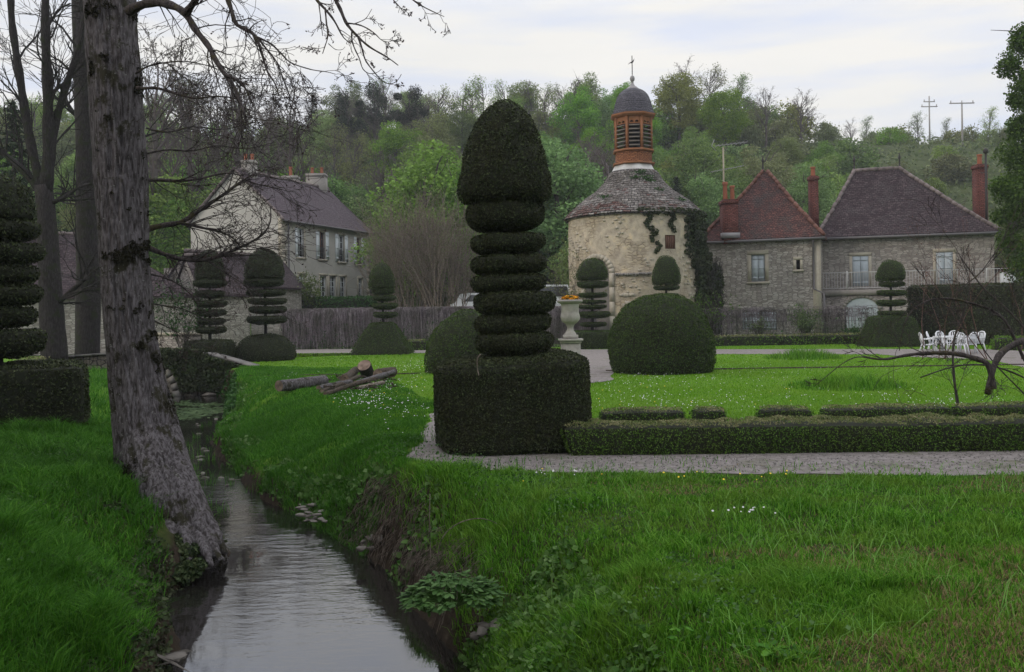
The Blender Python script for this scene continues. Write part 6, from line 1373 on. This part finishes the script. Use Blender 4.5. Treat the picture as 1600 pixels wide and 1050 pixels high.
# ------------------------------------------------------------------ urn
UY = 21.5; ux = P(891,500,UY)[0]; us = UY/F; zu = lambda py: P(891, py, UY)[2]
ur = thing('stone_urn', (ux, UY, 0), 'lichened stone urn planted with orange flowers on a square pedestal', 'urn'); mb = MB()
mb.lathe((ux,UY,0), rs([(9.5*us,zu(523.5)),(8.5*us,zu(520)),(5.5*us,zu(516)),(4.3*us,zu(512)),(6*us,zu(509)),(6*us,zu(507.5)),(8*us,zu(506)),(13.5*us,zu(502)),(15.3*us,zu(497)),(15*us,zu(493)),(13.4*us,zu(488)),(13.6*us,zu(478)),(14.4*us,zu(474))], 34), 32, disp=lambda V: V+fbm(V, 14, 2)[:,None]*.006)
mb.lathe((ux,UY,0), [(14*us,zu(474)),(19.5*us,zu(471.6)),(20*us,zu(470.2)),(19*us,zu(469)),(13*us,zu(469.5)),(12*us,zu(474)),(0,zu(474))], 32); mb.build('bowl', M['urn_stone'], ur, smooth=True)
mb = MB(); mb.lathe((ux,UY,0), [(14.6*us,zu(475)),(19.6*us,zu(472)),(20.3*us,zu(470)),(18.5*us,zu(468.4)),(12*us,zu(468.8))], 32); mb.build('rim', M['grey_dressed'], ur)
mb = MB()
for a, z0_, z1_ in [(11.5*us, zu(529), zu(523)), (18.5*us, zu(532.5), zu(529)), (16*us, zu(536), zu(532.6)), (14.6*us, 0, zu(536.2))]: mb.box((ux-a, UY-a, z0_), (ux+a, UY+a, z1_-.003))
mb.box((ux-17*us, UY-17*us, 0), (ux+17*us, UY+17*us, .18)); mb.build('pedestal', M['urn_stone'], ur)
fl = thing('flowers', (ux, UY, zu(470)), 'orange bedding flowers filling the stone urn', 'flowers'); a = MB(); b = MB(); n = 900; an_ = rng.random(n)*6.28; rr = np.sqrt(rng.random(n))*12.5*us
q = np.stack([ux+rr*np.cos(an_), UY+rr*np.sin(an_), zu(469)+rng.random(n)*.09], 1); a.add(*leafv(q, np.tile((0,0,1.), (n,1)), .05, .6)); a.build('leaves', M['laurel'], fl)
n = 420; an_ = rng.random(n)*6.28; rr = np.sqrt(rng.random(n))*12.5*us; q = np.stack([ux+rr*np.cos(an_), UY+rr*np.sin(an_), zu(466.5)+rng.random(n)*.07-rr*.15], 1); b.add(*leafv(q, np.tile((0,-.6,.6), (n,1)), .055, .95, .4)); b.build('petals', M['orange_flower'], fl); BLOCKS.append((ux,UY,.3))

# ------------------------------------------------------------------ garden table and chairs
def make_chair():
    t = thing('garden_chair', (0,0,0), 'x', 'chair'); m = M['plastic']
    mb = MB(); mb.hexa([(-.23,-.22,.40),(.23,-.22,.40),(.21,.22,.38),(-.21,.22,.38)], [(-.23,-.22,.43),(.23,-.22,.43),(.21,.22,.41),(-.21,.22,.41)]); mb.tube([(-.23,-.23,.41),(.23,-.23,.41)], .018, 6); mb.build('seat', m, t)
    mb = MB()
    for k in range(5): x = -.15+.075*k; mb.tube([(x,.22,.42),(x*1.05,.27,.62),(x*1.1,.33,.84)], .020, 5)
    mb.tube([(-.23,.21,.42),(-.235,.27,.62),(-.21,.33,.80),(-.12,.345,.88),(0,.35,.90),(.12,.345,.88),(.21,.33,.80),(.235,.27,.62),(.23,.21,.42)], .026, 6); mb.build('backrest', m, t)
    for s_ in (-1, 1):
        mb = MB(); mb.tube([(s_*.25,.26,.63),(s_*.28,.05,.645),(s_*.28,-.18,.64),(s_*.27,-.24,.60)], .026, 6); mb.build('armrest', m, t)
        mb = MB(); mb.tube([(s_*.27,-.24,.61),(s_*.25,-.23,.40),(s_*.27,-.27,0)], [.024,.03,.022], 6); mb.build('leg', m, t)
        mb = MB(); mb.tube([(s_*.22,.21,.43),(s_*.24,.27,.2),(s_*.26,.31,0)], [.03,.026,.022], 6); mb.build('leg', m, t)
    return t
tY = 33.0; tx = P(1487,540,tY)[0]
gt_ = thing('garden_table', (tx, tY, 0), 'white plastic oval garden table at the edge of the gravel', 'table', rz=R(8)); 
mb = MB(); n = 28; ov_ = [(math.copysign(abs(math.cos(2*math.pi*k/n))**.7, math.cos(2*math.pi*k/n))*.72, math.copysign(abs(math.sin(2*math.pi*k/n))**.7, math.sin(2*math.pi*k/n))*.44) for k in range(n)]
top = [(a, b, .72) for a, b in ov_]; bt_ = [(a, b, .66) for a, b in ov_]; mb.poly(top); mb.poly(bt_[::-1])
for k in range(n): mb.quad(bt_[k], bt_[(k+1)%n], top[(k+1)%n], top[k])
mb.build('tabletop', M['plastic'], gt_, loc=(0,0,0))
for a in (-.55, .55):
    for b in (-.3, .3): mb = MB(); mb.tube([(a*.9,b*.9,.66),(a,b,0)], [.04,.028], 8); mb.build('leg', M['plastic'], gt_, loc=(0,0,0))
ch0 = make_chair(); CH = [(1451,32.4,80,'white plastic chair at the left end of the garden table, nearest'), (1462,33.6,60,'white plastic chair at the left far side of the garden table'), (1477,34.0,20,'white plastic chair behind the left half of the garden table'), (1495,34.2,-10,'white plastic chair behind the middle of the garden table'), (1494,31.9,178,'white plastic chair with its back to the camera before the table'), (1511,32.3,205,'white plastic chair at the right front of the garden table'), (1524,33.2,-75,'tilted white plastic chair at the right end of the garden table')]
for i, (px, yy, rz, lb) in enumerate(CH):
    c = ch0 if i == 0 else copy_tree(ch0); c.location = (P(px,540,yy)[0], yy, .008); c.rotation_euler = (0,0,R(rz)); c.scale = (.84,.84,.84); c['label'] = lb; c['group'] = 'chairs around the garden table'
gt_.scale = (.88,.88,.86)
# ------------------------------------------------------------------ parked vehicles half hidden beyond the fence
def car(px, Yc, zb, L_, h, w_, mt, label, roofx=(.15,.75), name='parked_car', cat='car'):
    x = P(px, 460, Yc)[0]; t = thing(name, (x, Yc, zb), label, cat); b = MB(); hb = h*.55
    pr = [(-L_/2,.3),(-L_/2,hb*.95),(-L_/2+L_*roofx[0]*.5,hb+.05),(-L_/2+L_*roofx[0],h*.96),(-L_/2+L_*(roofx[0]+.12),h),(-L_/2+L_*(roofx[1]-.1),h*.99),(-L_/2+L_*roofx[1],hb+.12),(L_/2-.1,hb*.9),(L_/2,.35)]
    f_ = [(x+a, Yc-w_/2*(1 if z_ < hb+.1 else .86), zb+z_) for a, z_ in pr]; g_ = [(x+a, Yc+w_/2*(1 if z_ < hb+.1 else .86), zb+z_) for a, z_ in pr]; b.poly(f_); b.poly(g_[::-1])
    for k in range(len(pr)): b.quad(f_[k], g_[k], g_[(k+1)%len(pr)], f_[(k+1)%len(pr)])
    b.build('body', M[mt], t); g = MB(); u0 = x-L_/2+L_*(roofx[0]+.04); u1 = x-L_/2+L_*(roofx[1]-.08)
    for s_ in (-1, 1): y1 = Yc+s_*(w_/2*.96+.01); y2 = Yc+s_*(w_/2*.87+.01); g.quad((u0,y1,zb+hb+.12), (u1,y1,zb+hb+.12), (u1-.15,y2,zb+h-.12), (u0+.12,y2,zb+h-.12))
    g.build('window', M['glass'], t)
    for a in (-.31, .31):
        for s_ in (-1, 1): q = MB(); q.tube([(x+a*L_, Yc+s_*(w_/2-.18), zb+.32), (x+a*L_, Yc+s_*(w_/2+.02), zb+.32)], .32, 16); q.build('wheel', M['tyre'], t)
car(757, 53.5, 1.5, 3.9, 1.36, 1.65, 'car_white', 'white car roof showing over the fence left of the topiary tiers'); car(862, 56, 1.5, 4.6, 1.85, 1.8, 'car_white', 'white van with blue side partly seen between topiary and dovecote', (.05,.8), 'parked_van', 'van')
vb = MB(); 
# ------------------------------------------------------------------ logs
def log(name, a, b, r0, r1, label, mt='bark', cut=True, n=20, group='logs on the lawn'):
    a = np.array(a, float); b = np.array(b, float); c = (a+b)/2; t = thing(name, (c[0], c[1], 0), label, 'log', group); m_ = MB(); pts = rs(np.array([a, (a+b)/2+rng.normal(size=3)*np.array((.02,.02,.01)), b]), 14)
    m_.tube(pts, np.linspace(r0, r1, 14), n, disp=lambda V: fbm(V*np.array((1,1,1)), 9, 3)*.012, cap=False); m_.build('bark', M[mt], t, smooth=True)
    d = nrm(b-a)
    for e, r_, s_ in ((a, r0, -1), (b, r1, 1)):
        q = MB(); u = nrm(np.cross(d, (0,0,1.) if abs(d[2]) < .9 else (1.,0,0))); v = np.cross(d, u); ring = [e+d*s_*.004+(u*math.cos(k*.2618*1)+v*math.sin(k*.2618*1))*r_*.97 for k in range(24)]; q.poly(ring if s_ > 0 else ring[::-1]); q.build('cut_end', M['cut'], t)
    return t
LYd = 19.6
log('log', (*G(436,612)[:2], .13), (*G(507,604)[:2], .14), .125, .135, 'thick grey log lying alone left of the wood pile')
g_ = G(572,592); log('log', (g_[0]+.03, g_[1]+.25, .06), (g_[0]-.04, g_[1]-.05, .36), .17, .185, 'upright sawn log round with cut face turned to the camera', 'bark_dark')
log('log', (*(G(535,600)[:2]+np.array((0,.3))), .10), (*G(556,590)[:2], .20), .11, .10, 'split pale log behind the left of the log round', 'rot')
log('log', (*(G(588,596)[:2]+np.array((0,.3))), .16), (*(G(612,592)[:2]+np.array((0,.3))), .17), .14, .13, 'thick broken log behind the right of the log round', 'rot')
for k, (a, b, r_, lb, mt_) in enumerate([((498,612),(548,604),.07,'grey log in the pile left of centre','bark'), ((503,616),(562,598),.055,'rotten brown log lying across the pile','rot'), ((508,620),(585,602),.05,'long thin mossy log at the front of the pile','rot'), ((556,604),(616,592),.07,'grey branch log at the right of the pile','bark'), ((560,610),(600,602),.045,'pale birch-like log piece on the grass before the pile','twig_pale'), ((528,594),(560,590),.04,'thin brown stick log at the back of the pile','rot'), ((596,592),(618,587),.025,'thin dark stick poking out of the pile to the right','bark_dark')]):
    p_, q_ = G(*a), G(*b); p_[2] = r_*1.0; q_[2] = r_*1.5+(.08 if k in (1,2,3) else 0)+(.18 if k >= 5 else 0); log('log', p_, q_, r_, r_*.85, lb, mt_, n=12)
chp = MB()
for k in range(90):
    p_ = G(500+rng.random()*118, 594+rng.random()*22); a = rng.random()*6.28; L_ = .04+rng.random()*.14; p_[2] = .03+rng.random()*.12; d = np.array((math.cos(a)*L_, math.sin(a)*L_*.6, rng.normal()*.03)); chp.tube([p_-d/2, p_+d/2], [.02*rng.random()+.008, .012], 5)
tag(chp.build('bark_debris', M['rot']), 'loose brown bark flakes scattered through the wood pile', 'bark debris', kind='stuff')
BLOCKS.append((G(572,598)[0], G(572,598)[1]+.1, .28))

# ------------------------------------------------------------------ stones on the banks
def stone(px, py, z, r_, flat, label, group='stones on the stream bank', dY=0):
    import bmesh
    p_ = G(px, py, z); n = 16; V = nrm(rng.normal(size=(n,3)))*(.8+.3*rng.random((n,1)))*np.array((1+rng.random()*.5, .8+rng.random()*.3, flat))
    a = rng.random()*6.28; V = (V*r_)@np.array([[math.cos(a), math.sin(a), 0], [-math.sin(a), math.cos(a), 0], [0,0,1]])+p_+np.array((0,dY,0)); bm = bmesh.new(); [bm.verts.new(v-p_) for v in V]; bmesh.ops.convex_hull(bm, input=bm.verts[:]); bmesh.ops.bevel(bm, geom=bm.edges[:], offset=r_*.12, segments=1, affect='EDGES')
    me = bpy.data.meshes.new('bank_stone'); bm.to_mesh(me); bm.free(); me.materials.append(M['stone']); o = bpy.data.objects.new('bank_stone', me); COL.objects.link(o); o.location = tuple(p_); tag(o, label, 'stone', group)
for k, (px, py, z, r_, f) in enumerate([(322,864,-.86,.06,.7),(338,866,-.86,.07,.7),(350,862,-.84,.06,.8),(330,850,-.78,.05,.8)]): stone(px, py, z, r_, f, ['pale stone at the foot of the mossy tree, leftmost','largest pale stone at the water below the mossy tree','pale stone nearest the open water below the mossy tree','small stone wedged against the mossy tree root'][k], 'stones at the foot of the mossy tree')
for k in range(46): stone(470+rng.random()*80, 786+rng.random()*30, -.84+rng.random()*.12, .03+rng.random()*.04, .40, 'flat grey stone in the rubble patch on the far bank', 'stones of the rubble patch on the bank')
for k in range(12): stone(562+rng.random()*50, 838+rng.random()*24, -.84+rng.random()*.15, .04+rng.random()*.06, .6, 'pale rounded stone under the overhanging bank by the bend', 'stones under the overhanging bank')
for k in range(8): stone(735+rng.random()*60, 965+rng.random()*45, -.72+rng.random()*.2, .02+rng.random()*.035, .8, 'dark rough stone under the broad-leaved plant', 'stones below the broad-leaved plant')
stone(318,702,-.9,.09,.5,'dark rock breaking the water surface in the narrow part'); stone(325,616,-.85,.22,.5,'pale flat stone at the water by the bridge, right'); stone(300,617,-.87,.16,.5,'pale flat stone at the water by the bridge, left'); stone(272,1026,-.80,.11,.3,'flat grey slab on the near left bank at the bottom')
for k in range(16):
    py_ = 640+rng.random()*150; yq = G(300, py_, WZ)[1]; xq = XL(yq)+.12+(XR(yq)-XL(yq)-.24)*rng.random(); stone(px_of(xq, yq)-(py_-490)*.0, py_, WZ, .03+rng.random()*.05, .5, 'small dark wet stone breaking the shallow riffle', 'stones in the riffle of the stream')
rd = MB()
for k in range(22):
    py_ = 660+rng.random()*170; c_ = G(300, py_, WZ); xq = XL(c_[1])+.1+(XR(c_[1])-XL(c_[1])-.2)*rng.random(); nq = 10+int(rng.random()*14); q = np.stack([xq+rng.normal(size=nq)*.05, c_[1]+rng.normal(size=nq)*.05, np.full(nq, WZ-.02)], 1); addblades(rd, q, .08+.14*rng.random(nq), .008, .6)
tag(rd.build('water_grass', [M['lush']], uv=False), 'thin green water grass standing in the shallow stream', 'water grass', kind='stuff')
fw = MB(); 
for k in range(26):
    c_ = G(265+rng.random()*75, 628+rng.random()*26, WZ+.006); n = 40; q = c_+np.stack([rng.normal(size=n)*.30, rng.normal(size=n)*.30, rng.random(n)*.01], 1); q = q[(q[:,0] < XR(q[:,1]))&(q[:,0] > XL(q[:,1]))]
    if len(q): fw.add(*leafv(q, np.tile((0,0,1.), (len(q),1)), .14, .8, .05))
tag(fw.build('water_weed', M['weedmat'], uv=False), 'green weed mats floating on the narrow far part of the stream', 'water weed', kind='stuff')

# ------------------------------------------------------------------ bank plants
def clump(px, py, z, n, size, r_, h, mt, label, name='leafy_plant', cat='plant', seed=0, asp=.8, group=None, grid=False):
    rg = np.random.default_rng(seed+200); c = G(px, py, z); t = thing(name, c, label, cat, group); mb = MB(); sm = MB()
    for k in range(n):
        a = rg.random()*6.28; f = rg.random()**.5; p_ = c+np.array((math.cos(a)*r_*f, math.sin(a)*r_*f*.8, h*(1-.7*f*f)*(.6+.5*rg.random()))); base = c+np.array((math.cos(a), math.sin(a), 0))*r_*.15; sm.tube([base, (base+p_)/2+np.array((0,0,h*.15)), p_], .003, 3, cap=False)
        # lobed leaf: five leaflets, folded
        out_ = np.array((math.cos(a), math.sin(a), -.25)); sd_ = np.array((-math.sin(a), math.cos(a), 0))
        for j, (ang, s_) in enumerate([(0,1),(.75,.8),(-.75,.8),(1.5,.55),(-1.5,.55)]):
            d = nrm(out_*math.cos(ang)+sd_*math.sin(ang)+rg.normal(size=3)*.28); w_ = nrm(np.cross(d, (0,0,1.)))*size*s_*.24; L_ = size*s_; u_ = np.array((0,0,size*.05))
            mb.add([p_, p_+d*L_*.35+w_+u_, p_+d*L_*.75+w_*.8, p_+d*L_, p_+d*L_*.75-w_*.8, p_+d*L_*.35-w_+u_], [(0,1,2,3),(0,3,4,5)])
    sm.build('stems', M['weed'], t); mb.build('leaves', M[mt], t)
clump(708, 945, -.42, 150, .080, .34, .22, 'lobed', 'broad lobed-leaf plant overhanging the water on the near right bank', name='lobed_leaf_plant')
clump(668, 955, -.60, 60, .055, .18, .16, 'lobed', 'small lobed-leaf plant drooping left over the water edge', name='lobed_leaf_plant', seed=1)
clump(1218, 1035, .0, 9, .10, .12, .10, 'lush', 'lone broad-leaved weed in the lawn at the bottom edge', name='lawn_weed', seed=3)
clump(1062, 995, .02, 3, .05, .06, .06, 'lush', 'tiny weed in the lawn left of the lone broad-leaved weed', name='lawn_weed', seed=5)
iv = MB(); pts_ = []
def bankpts(n, y0, y1, d0, d1, side, rg=rng):
    y = y0+(y1-y0)*rg.random(n); d = d0+(d1-d0)*rg.random(n); x = XR(y)+d if side > 0 else XL(y)-d; return np.stack([x, y, H(x, y)], 1)
q = bankpts(7000, 3.0, 6.9, -.02, .75, 1); q[:,2] += rng.random(len(q))*.09; iv.add(*leafv(q, np.tile((-.6,-.2,.6), (len(q),1)), .045, .85, .6))
tag(iv.build('bank_ivy', M['weed'], uv=False), 'small-leaved ivy carpeting the near right bank above the water', 'ivy', kind='stuff')
iv = MB(); q = bankpts(22000, 4.4, 10.6, -.10, .75, -1); q[:,2] += rng.random(len(q))*.07; dd_ = XL(q[:,1])-q[:,0]; q = q[np.hypot(q[:,0]+3.2, (q[:,1]-9.5)*.8) > .42+.2*rng.random(len(q))]; dd_ = XL(q[:,1])-q[:,0]; q = q[vnoise(q*2.2, 3)-dd_*1.3+.45*sstep((q[:,1]-7.5)/2)+.9*(dd_ < .28) > -.35]; iv.add(*leafv(q, np.tile((.6,-.2,.6), (len(q),1)), .038, .85, .6)); tag(iv.build('bank_ivy', M['ivy'], uv=False), 'dark ivy tangle on the left bank below the mossy tree', 'ivy', kind='stuff')
iv = MB(); q = bankpts(4000, 22, 31, -.05, .25, 1); q[:,2] += (rng.random(len(q))-.3)*.25; iv.add(*leafv(q, np.tile((-.8,-.4,.4), (len(q),1)), .10, .7, .6)); tag(iv.build('bank_weeds', M['laurel'], uv=False), 'green growth clothing the steep bank wall beside the bridge', 'weeds', kind='stuff')
iv = MB(); q = bankpts(6000, 8.6, 24, .0, .55, 1); q[:,2] += rng.random(len(q))*.10; q = q[vnoise(q*2.0, 5) > .0]; iv.add(*leafv(q, np.tile((-.6,-.4,.6), (len(q),1)), .07, .8, .6)); tag(iv.build('bank_weeds', M['weed'], uv=False), 'leafy green weeds along the far right bank of the stream', 'weeds', kind='stuff')
iv = MB()
for side, n, y0, y1, d0, d1 in ((-1, 5000, 4.0, 12.5, .3, 2.8), (1, 3500, 3.6, 12.5, .1, 1.5)):
    q = bankpts(n, y0, y1, d0, d1, side); q = q[(q[:,1] > 3.4)&(np.hypot(q[:,0]+3.3, q[:,1]-9.6) > .9)&(vnoise(q*1.6, 23) > .12)]; q[:,2] += .05+rng.random(len(q))*.09; iv.add(*leafv(q, np.tile((0,-.2,.9), (len(q),1)), .026, .75, .5))
tag(iv.build('meadow_weeds', M['lobed'], uv=False), 'small broad-leaved weeds growing among the bank grass', 'weeds', kind='stuff')
iv = MB(); fb = []
for k in range(34):
    px_, py_ = 232+rng.random()*75, 790+rng.random()*115
    if px_ > 262+(py_-790)*.55: continue
    fb.append((P(px_, py_, 9.75-.9*(py_-790)/115), (.10,.12,.07)))
cloud(iv, fb, 2600, .042); tag(iv.build('root_ivy', M['ivy'], loc=P(262,850,9.4), uv=False), 'dark ivy clump hugging the foot of the mossy tree above the water', 'ivy')
arch = MB(); line = trace([(686,880),(684,862),(688,845),(700,828),(720,815),(745,809),(765,812),(776,818)], 7.6, 7.2, 24); arch.tube(line, np.linspace(.006,.003,len(line)), 5); tag(arch.build('bramble_stem', M['twig_pale'], loc=line[0]), 'thin arching dead bramble stem rising from the right bank', 'bramble')
st2 = MB(); line = trace([(672,900),(673,860),(671,815),(672,772)], 7.6, 7.6, 12); st2.tube(line, np.linspace(.006,.003,len(line)), 5); tag(st2.build('dead_stalk', M['twig_pale'], loc=line[0]), 'thin straight dead stalk standing on the right bank', 'stalk')
hr = MB()
for k in range(700):
    y = 7.2+rng.random()*3.4; x = XR(y)+.12+rng.random()*.35; z = float(H(x, y))+.06; p_ = np.array((x, y, z)); L_ = .10+rng.random()*.25; hr.tube([p_, p_+np.array((-.05-.05*rng.random(), rng.normal()*.03, -.3*L_)), p_+np.array((-.09-.05*rng.random(), rng.normal()*.05, -L_))], .003, 3, cap=False)
tag(hr.build('hanging_roots', M['twig_pale'], uv=False), 'dry pale roots and grass hanging over the undercut bank', 'roots', kind='stuff')
yt = MB(); line = trace([(751,553),(745,560),(746,575),(748,587)], 10.42, 10.40, 14); yt.tube(line, .007, 5); tag(yt.build('dead_twig', M['twig_pale'], loc=line[0]), 'pale dead twig hanging over the top edge of the topiary base', 'twig')

# ------------------------------------------------------------------ grass
def scatter(n, y0, y1, xa, xb, rg=rng, pw=1.0):
    y = y0+(y1-y0)*rg.random(n)**pw; a = xa(y); b = xb(y); x = a+(b-a)*rg.random(n); wgt = (b-a); k = rg.random(n) < wgt/wgt.max(); return x[k], y[k]
def onground(x, y): return np.stack([x, y, H(x, y)], 1)
gr = MB(); RX = lambda y: .60*y+.5
# near right
for n, y0, y1 in ((95000,3.2,6.2),(90000,6.2,9.9)):
    x, y = scatter(n, y0, y1, lambda y: XR(y)+.02, RX); q = onground(x, y); q = q[keep(q)]
    dd_ = q[:,0]-XR(q[:,1]); q = q[dd_ > .40*sstep((q[:,1]-7)/.6)*sstep((11.4-q[:,1])/.6)*(.5+.8*rng.random(len(q)))]
    big = fbm(q, .9, 3, 12); h = .045+.035*rng.random(len(q))+np.clip(big, -.3, 1)*.055; edge = q[:,0]-XR(q[:,1]); h = h+.035*np.exp(-((edge-.5)/.9)**2); tuft = vnoise(q*4.5, 31) > .5; h[tuft] *= 1.8; bare_ = (fbm(q, 2.6, 3, 71) > .45)&(q[:,0] > .3); h[bare_] *= .45
    left = sstep((2.2-q[:,0])/2.5); h = h*(.74+.3*left)
    dpatch = fbm(q*np.array((.7,1.3,1)), .9, 4, 44); dry = (rng.random(len(q)) < np.clip((dpatch+.06)*1.6, 0, .65)*sstep((q[:,0]-.2)/1.5))|(rng.random(len(q)) < .02)
    addblades(gr, q[~dry], np.clip(h[~dry], .025, .28), .0075*(1 if y0 < 6 else 1.35), .8, 0); addblades(gr, q[dry], h[dry]*.55, .006, 1.1, 1)
tag(gr.build('grass', [M['grass'], M['dry']], uv=False), 'uneven uncut grass with dry patches in the right foreground', 'grass', kind='stuff')
gr = MB(); x, y = scatter(4200, 3.4, 9.6, lambda y: XR(y)+.3, RX); q = onground(x, y); q = q[keep(q)]; q = q[(vnoise(q*2.2, 91) > .15)|(rng.random(len(q)) < .15)]; addblades(gr, q, .13+.14*rng.random(len(q)), .006, 1.3)
tag(gr.build('long_grass', M['pale_grass'], uv=False), 'long pale arching grass blades standing out of the foreground turf', 'grass', kind='stuff')
gr = MB()
for n, y0, y1 in ((80000,3.4,8.0),(70000,8.0,14.5),(24000,14.5,30)):
    x, y = scatter(n, y0, y1, lambda y: -.62*y-.5, lambda y: XL(y)-.03); q = onground(x, y); q = q[keep(q)]; q = q[(((q[:,0]+3.12)/.5)**2+((q[:,1]-9.5)/.9)**2 > .6+.8*rng.random(len(q)))]; h = .09+.08*rng.random(len(q))+.06*fbm(q, 1.0, 3, 15); h = h*(1+.9*(vnoise(q*5, 17) > .45)); addblades(gr, q, np.clip(h, .04, .34), .0085*max(1, y0/6), .9, 0)
tag(gr.build('bank_grass', [M['lush']], uv=False), 'lush long green grass on the left bank', 'grass', kind='stuff')
gr = MB()
for n, y0, y1, wv2 in ((90000,9.9,18,.010),(40000,18,30,.018)):
    x, y = scatter(n, y0, y1, lambda y: XR(y)+.02, lambda y: XR(y)+4.2); q = onground(x, y); q = q[keep(q)]; e = q[:,0]-XR(q[:,1]); h = (.05+.05*rng.random(len(q))+.05*fbm(q, 1.3, 3, 19))*(.5+1.0*np.exp(-(e/2.2)**2)); addblades(gr, q, np.clip(h, .03, .25), wv2, .7, 0)
tag(gr.build('bank_grass', [M['lush']], uv=False), 'bright long grass on the right bank between the stream and the logs', 'grass', kind='stuff')
gr = MB()
for n, y0, y1, wv2, hh in ((110000,11.2,20,.010,.035),(70000,20,30,.016,.038),(40000,30,42.5,.028,.045)):
    x, y = scatter(n, y0, y1, lambda y: np.maximum(XR(y)+1.5, -.32*y), RX); q = onground(x, y); q = q[keep(q)]; addblades(gr, q, hh*(.6+.8*rng.random(len(q)))*(1+.3*fbm(q, .6, 2, 3)), wv2, .8, 0)
tag(gr.build('lawn_grass', [M['lawn']], uv=False), 'short bright lawn grass around the topiaries', 'grass', kind='stuff')
pb = MB(); n = 2600; x = -1.6+8.5*rng.random(n); y = 9.4+1.5*rng.random(n); q = np.stack([x, y, 0*x], 1); q = q[inpoly(q, PATH1)]
for p_ in q:
    r_ = .005+.011*rng.random()**2; a = rng.random()*6.28; ca, sa = math.cos(a)*r_, math.sin(a)*r_; b4 = [(p_[0]+ca,p_[1]+sa,.004),(p_[0]-sa,p_[1]+ca*.8,.004),(p_[0]-ca,p_[1]-sa,.004),(p_[0]+sa,p_[1]-ca*.8,.004)]; pb.hexa(b4, [(p_[0]+(u-p_[0])*.6, p_[1]+(v-p_[1])*.6, .008+r_*.7) for u, v, _ in b4])
tag(pb.build('path_pebbles', M['stone_pale'], uv=False), 'loose pebbles scattered on the gravel path', 'pebbles', kind='stuff')
# daisies and buttercups
def flowers(spots, size, mt, label, name, cat='flowers'):
    mb = MB(); n_ = 7
    for cx_, cy_, sx_, sy_, n in spots:
        q = np.array([G(cx_+rng.normal()*sx_, min(735, cy_+rng.normal()*sy_)) if cy_ < 735 else G(cx_+rng.normal()*sx_, cy_+rng.normal()*sy_) for _ in range(n)])
        q = q[(q[:,1] > 3)&(q[:,1] < 45)]; q = q[keep(q)]; q[:,2] = H(q[:,0], q[:,1])+.045+.02*rng.random(len(q))
        sz = np.maximum(size, q[:,1]*.0007)*(.6+.6*rng.random(len(q))); th = np.arange(n_)*2*math.pi/n_; ring = np.stack([np.cos(th), np.sin(th)*.8, np.sin(th)*.6], 1)
        V = (q[:,None,:]+ring[None]*sz[:,None,None]*.5).reshape(-1, 3); o = mb.n; mb.v.append(V); mb.n += len(V)
        for k in range(len(q)): mb.ng.append(([o+k*n_+i for i in range(n_)], 0))
    tag(mb.build(name, M[mt], uv=False), label, cat, kind='stuff')
flowers([(570,625,28,10,150),(620,600,40,8,90),(480,598,60,8,60),(640,640,30,15,60),(1000,630,60,10,80),(1080,634,50,8,50),(1010,600,60,10,80),(1150,630,120,14,70),(1470,632,60,8,90),(1300,620,160,14,70),(1200,590,200,12,80),(640,575,40,6,120),(1050,592,90,5,60),(1400,570,120,6,60),(880,745,40,4,14),(1170,808,22,3,12)], .018, 'white_flower', 'white daisies dotted over the lawn', 'daisies')
flowers([(1100,750,200,8,22),(1000,620,200,20,30),(600,610,60,15,12)], .018, 'yellow_flower', 'small yellow buttercups dotted over the lawn', 'buttercups')
# low beds of longer foliage on the lawn
def bed(px, py, rx_, h, n, label, seed):
    c = G(px, py); mb = MB(); a = rng.random(n)*6.28; r_ = np.sqrt(rng.random(n)); q = np.stack([c[0]+np.cos(a)*r_*rx_, c[1]+np.sin(a)*r_*rx_*.9, np.zeros(n)], 1); f = (1-r_**2)
    kq = (fbm(q, 1.5, 3, seed) > -.3)|(rng.random(n) < .3); q = q[kq]; f = f[kq]; addblades(mb, q, h*(.15+f*1.0)*(.3+.9*rng.random(len(q))), .018, .6); tag(mb.build('lawn_bed', M['grass'], loc=c, uv=False), label, 'flower bed')
bed(1255, 560, 1.3, .42, 2600, 'raised tuft of tall leaves at the far edge of the lawn', 1); bed(1325, 604, 1.35, .34, 3000, 'round bed of long green leaves in the middle of the right lawn', 2)
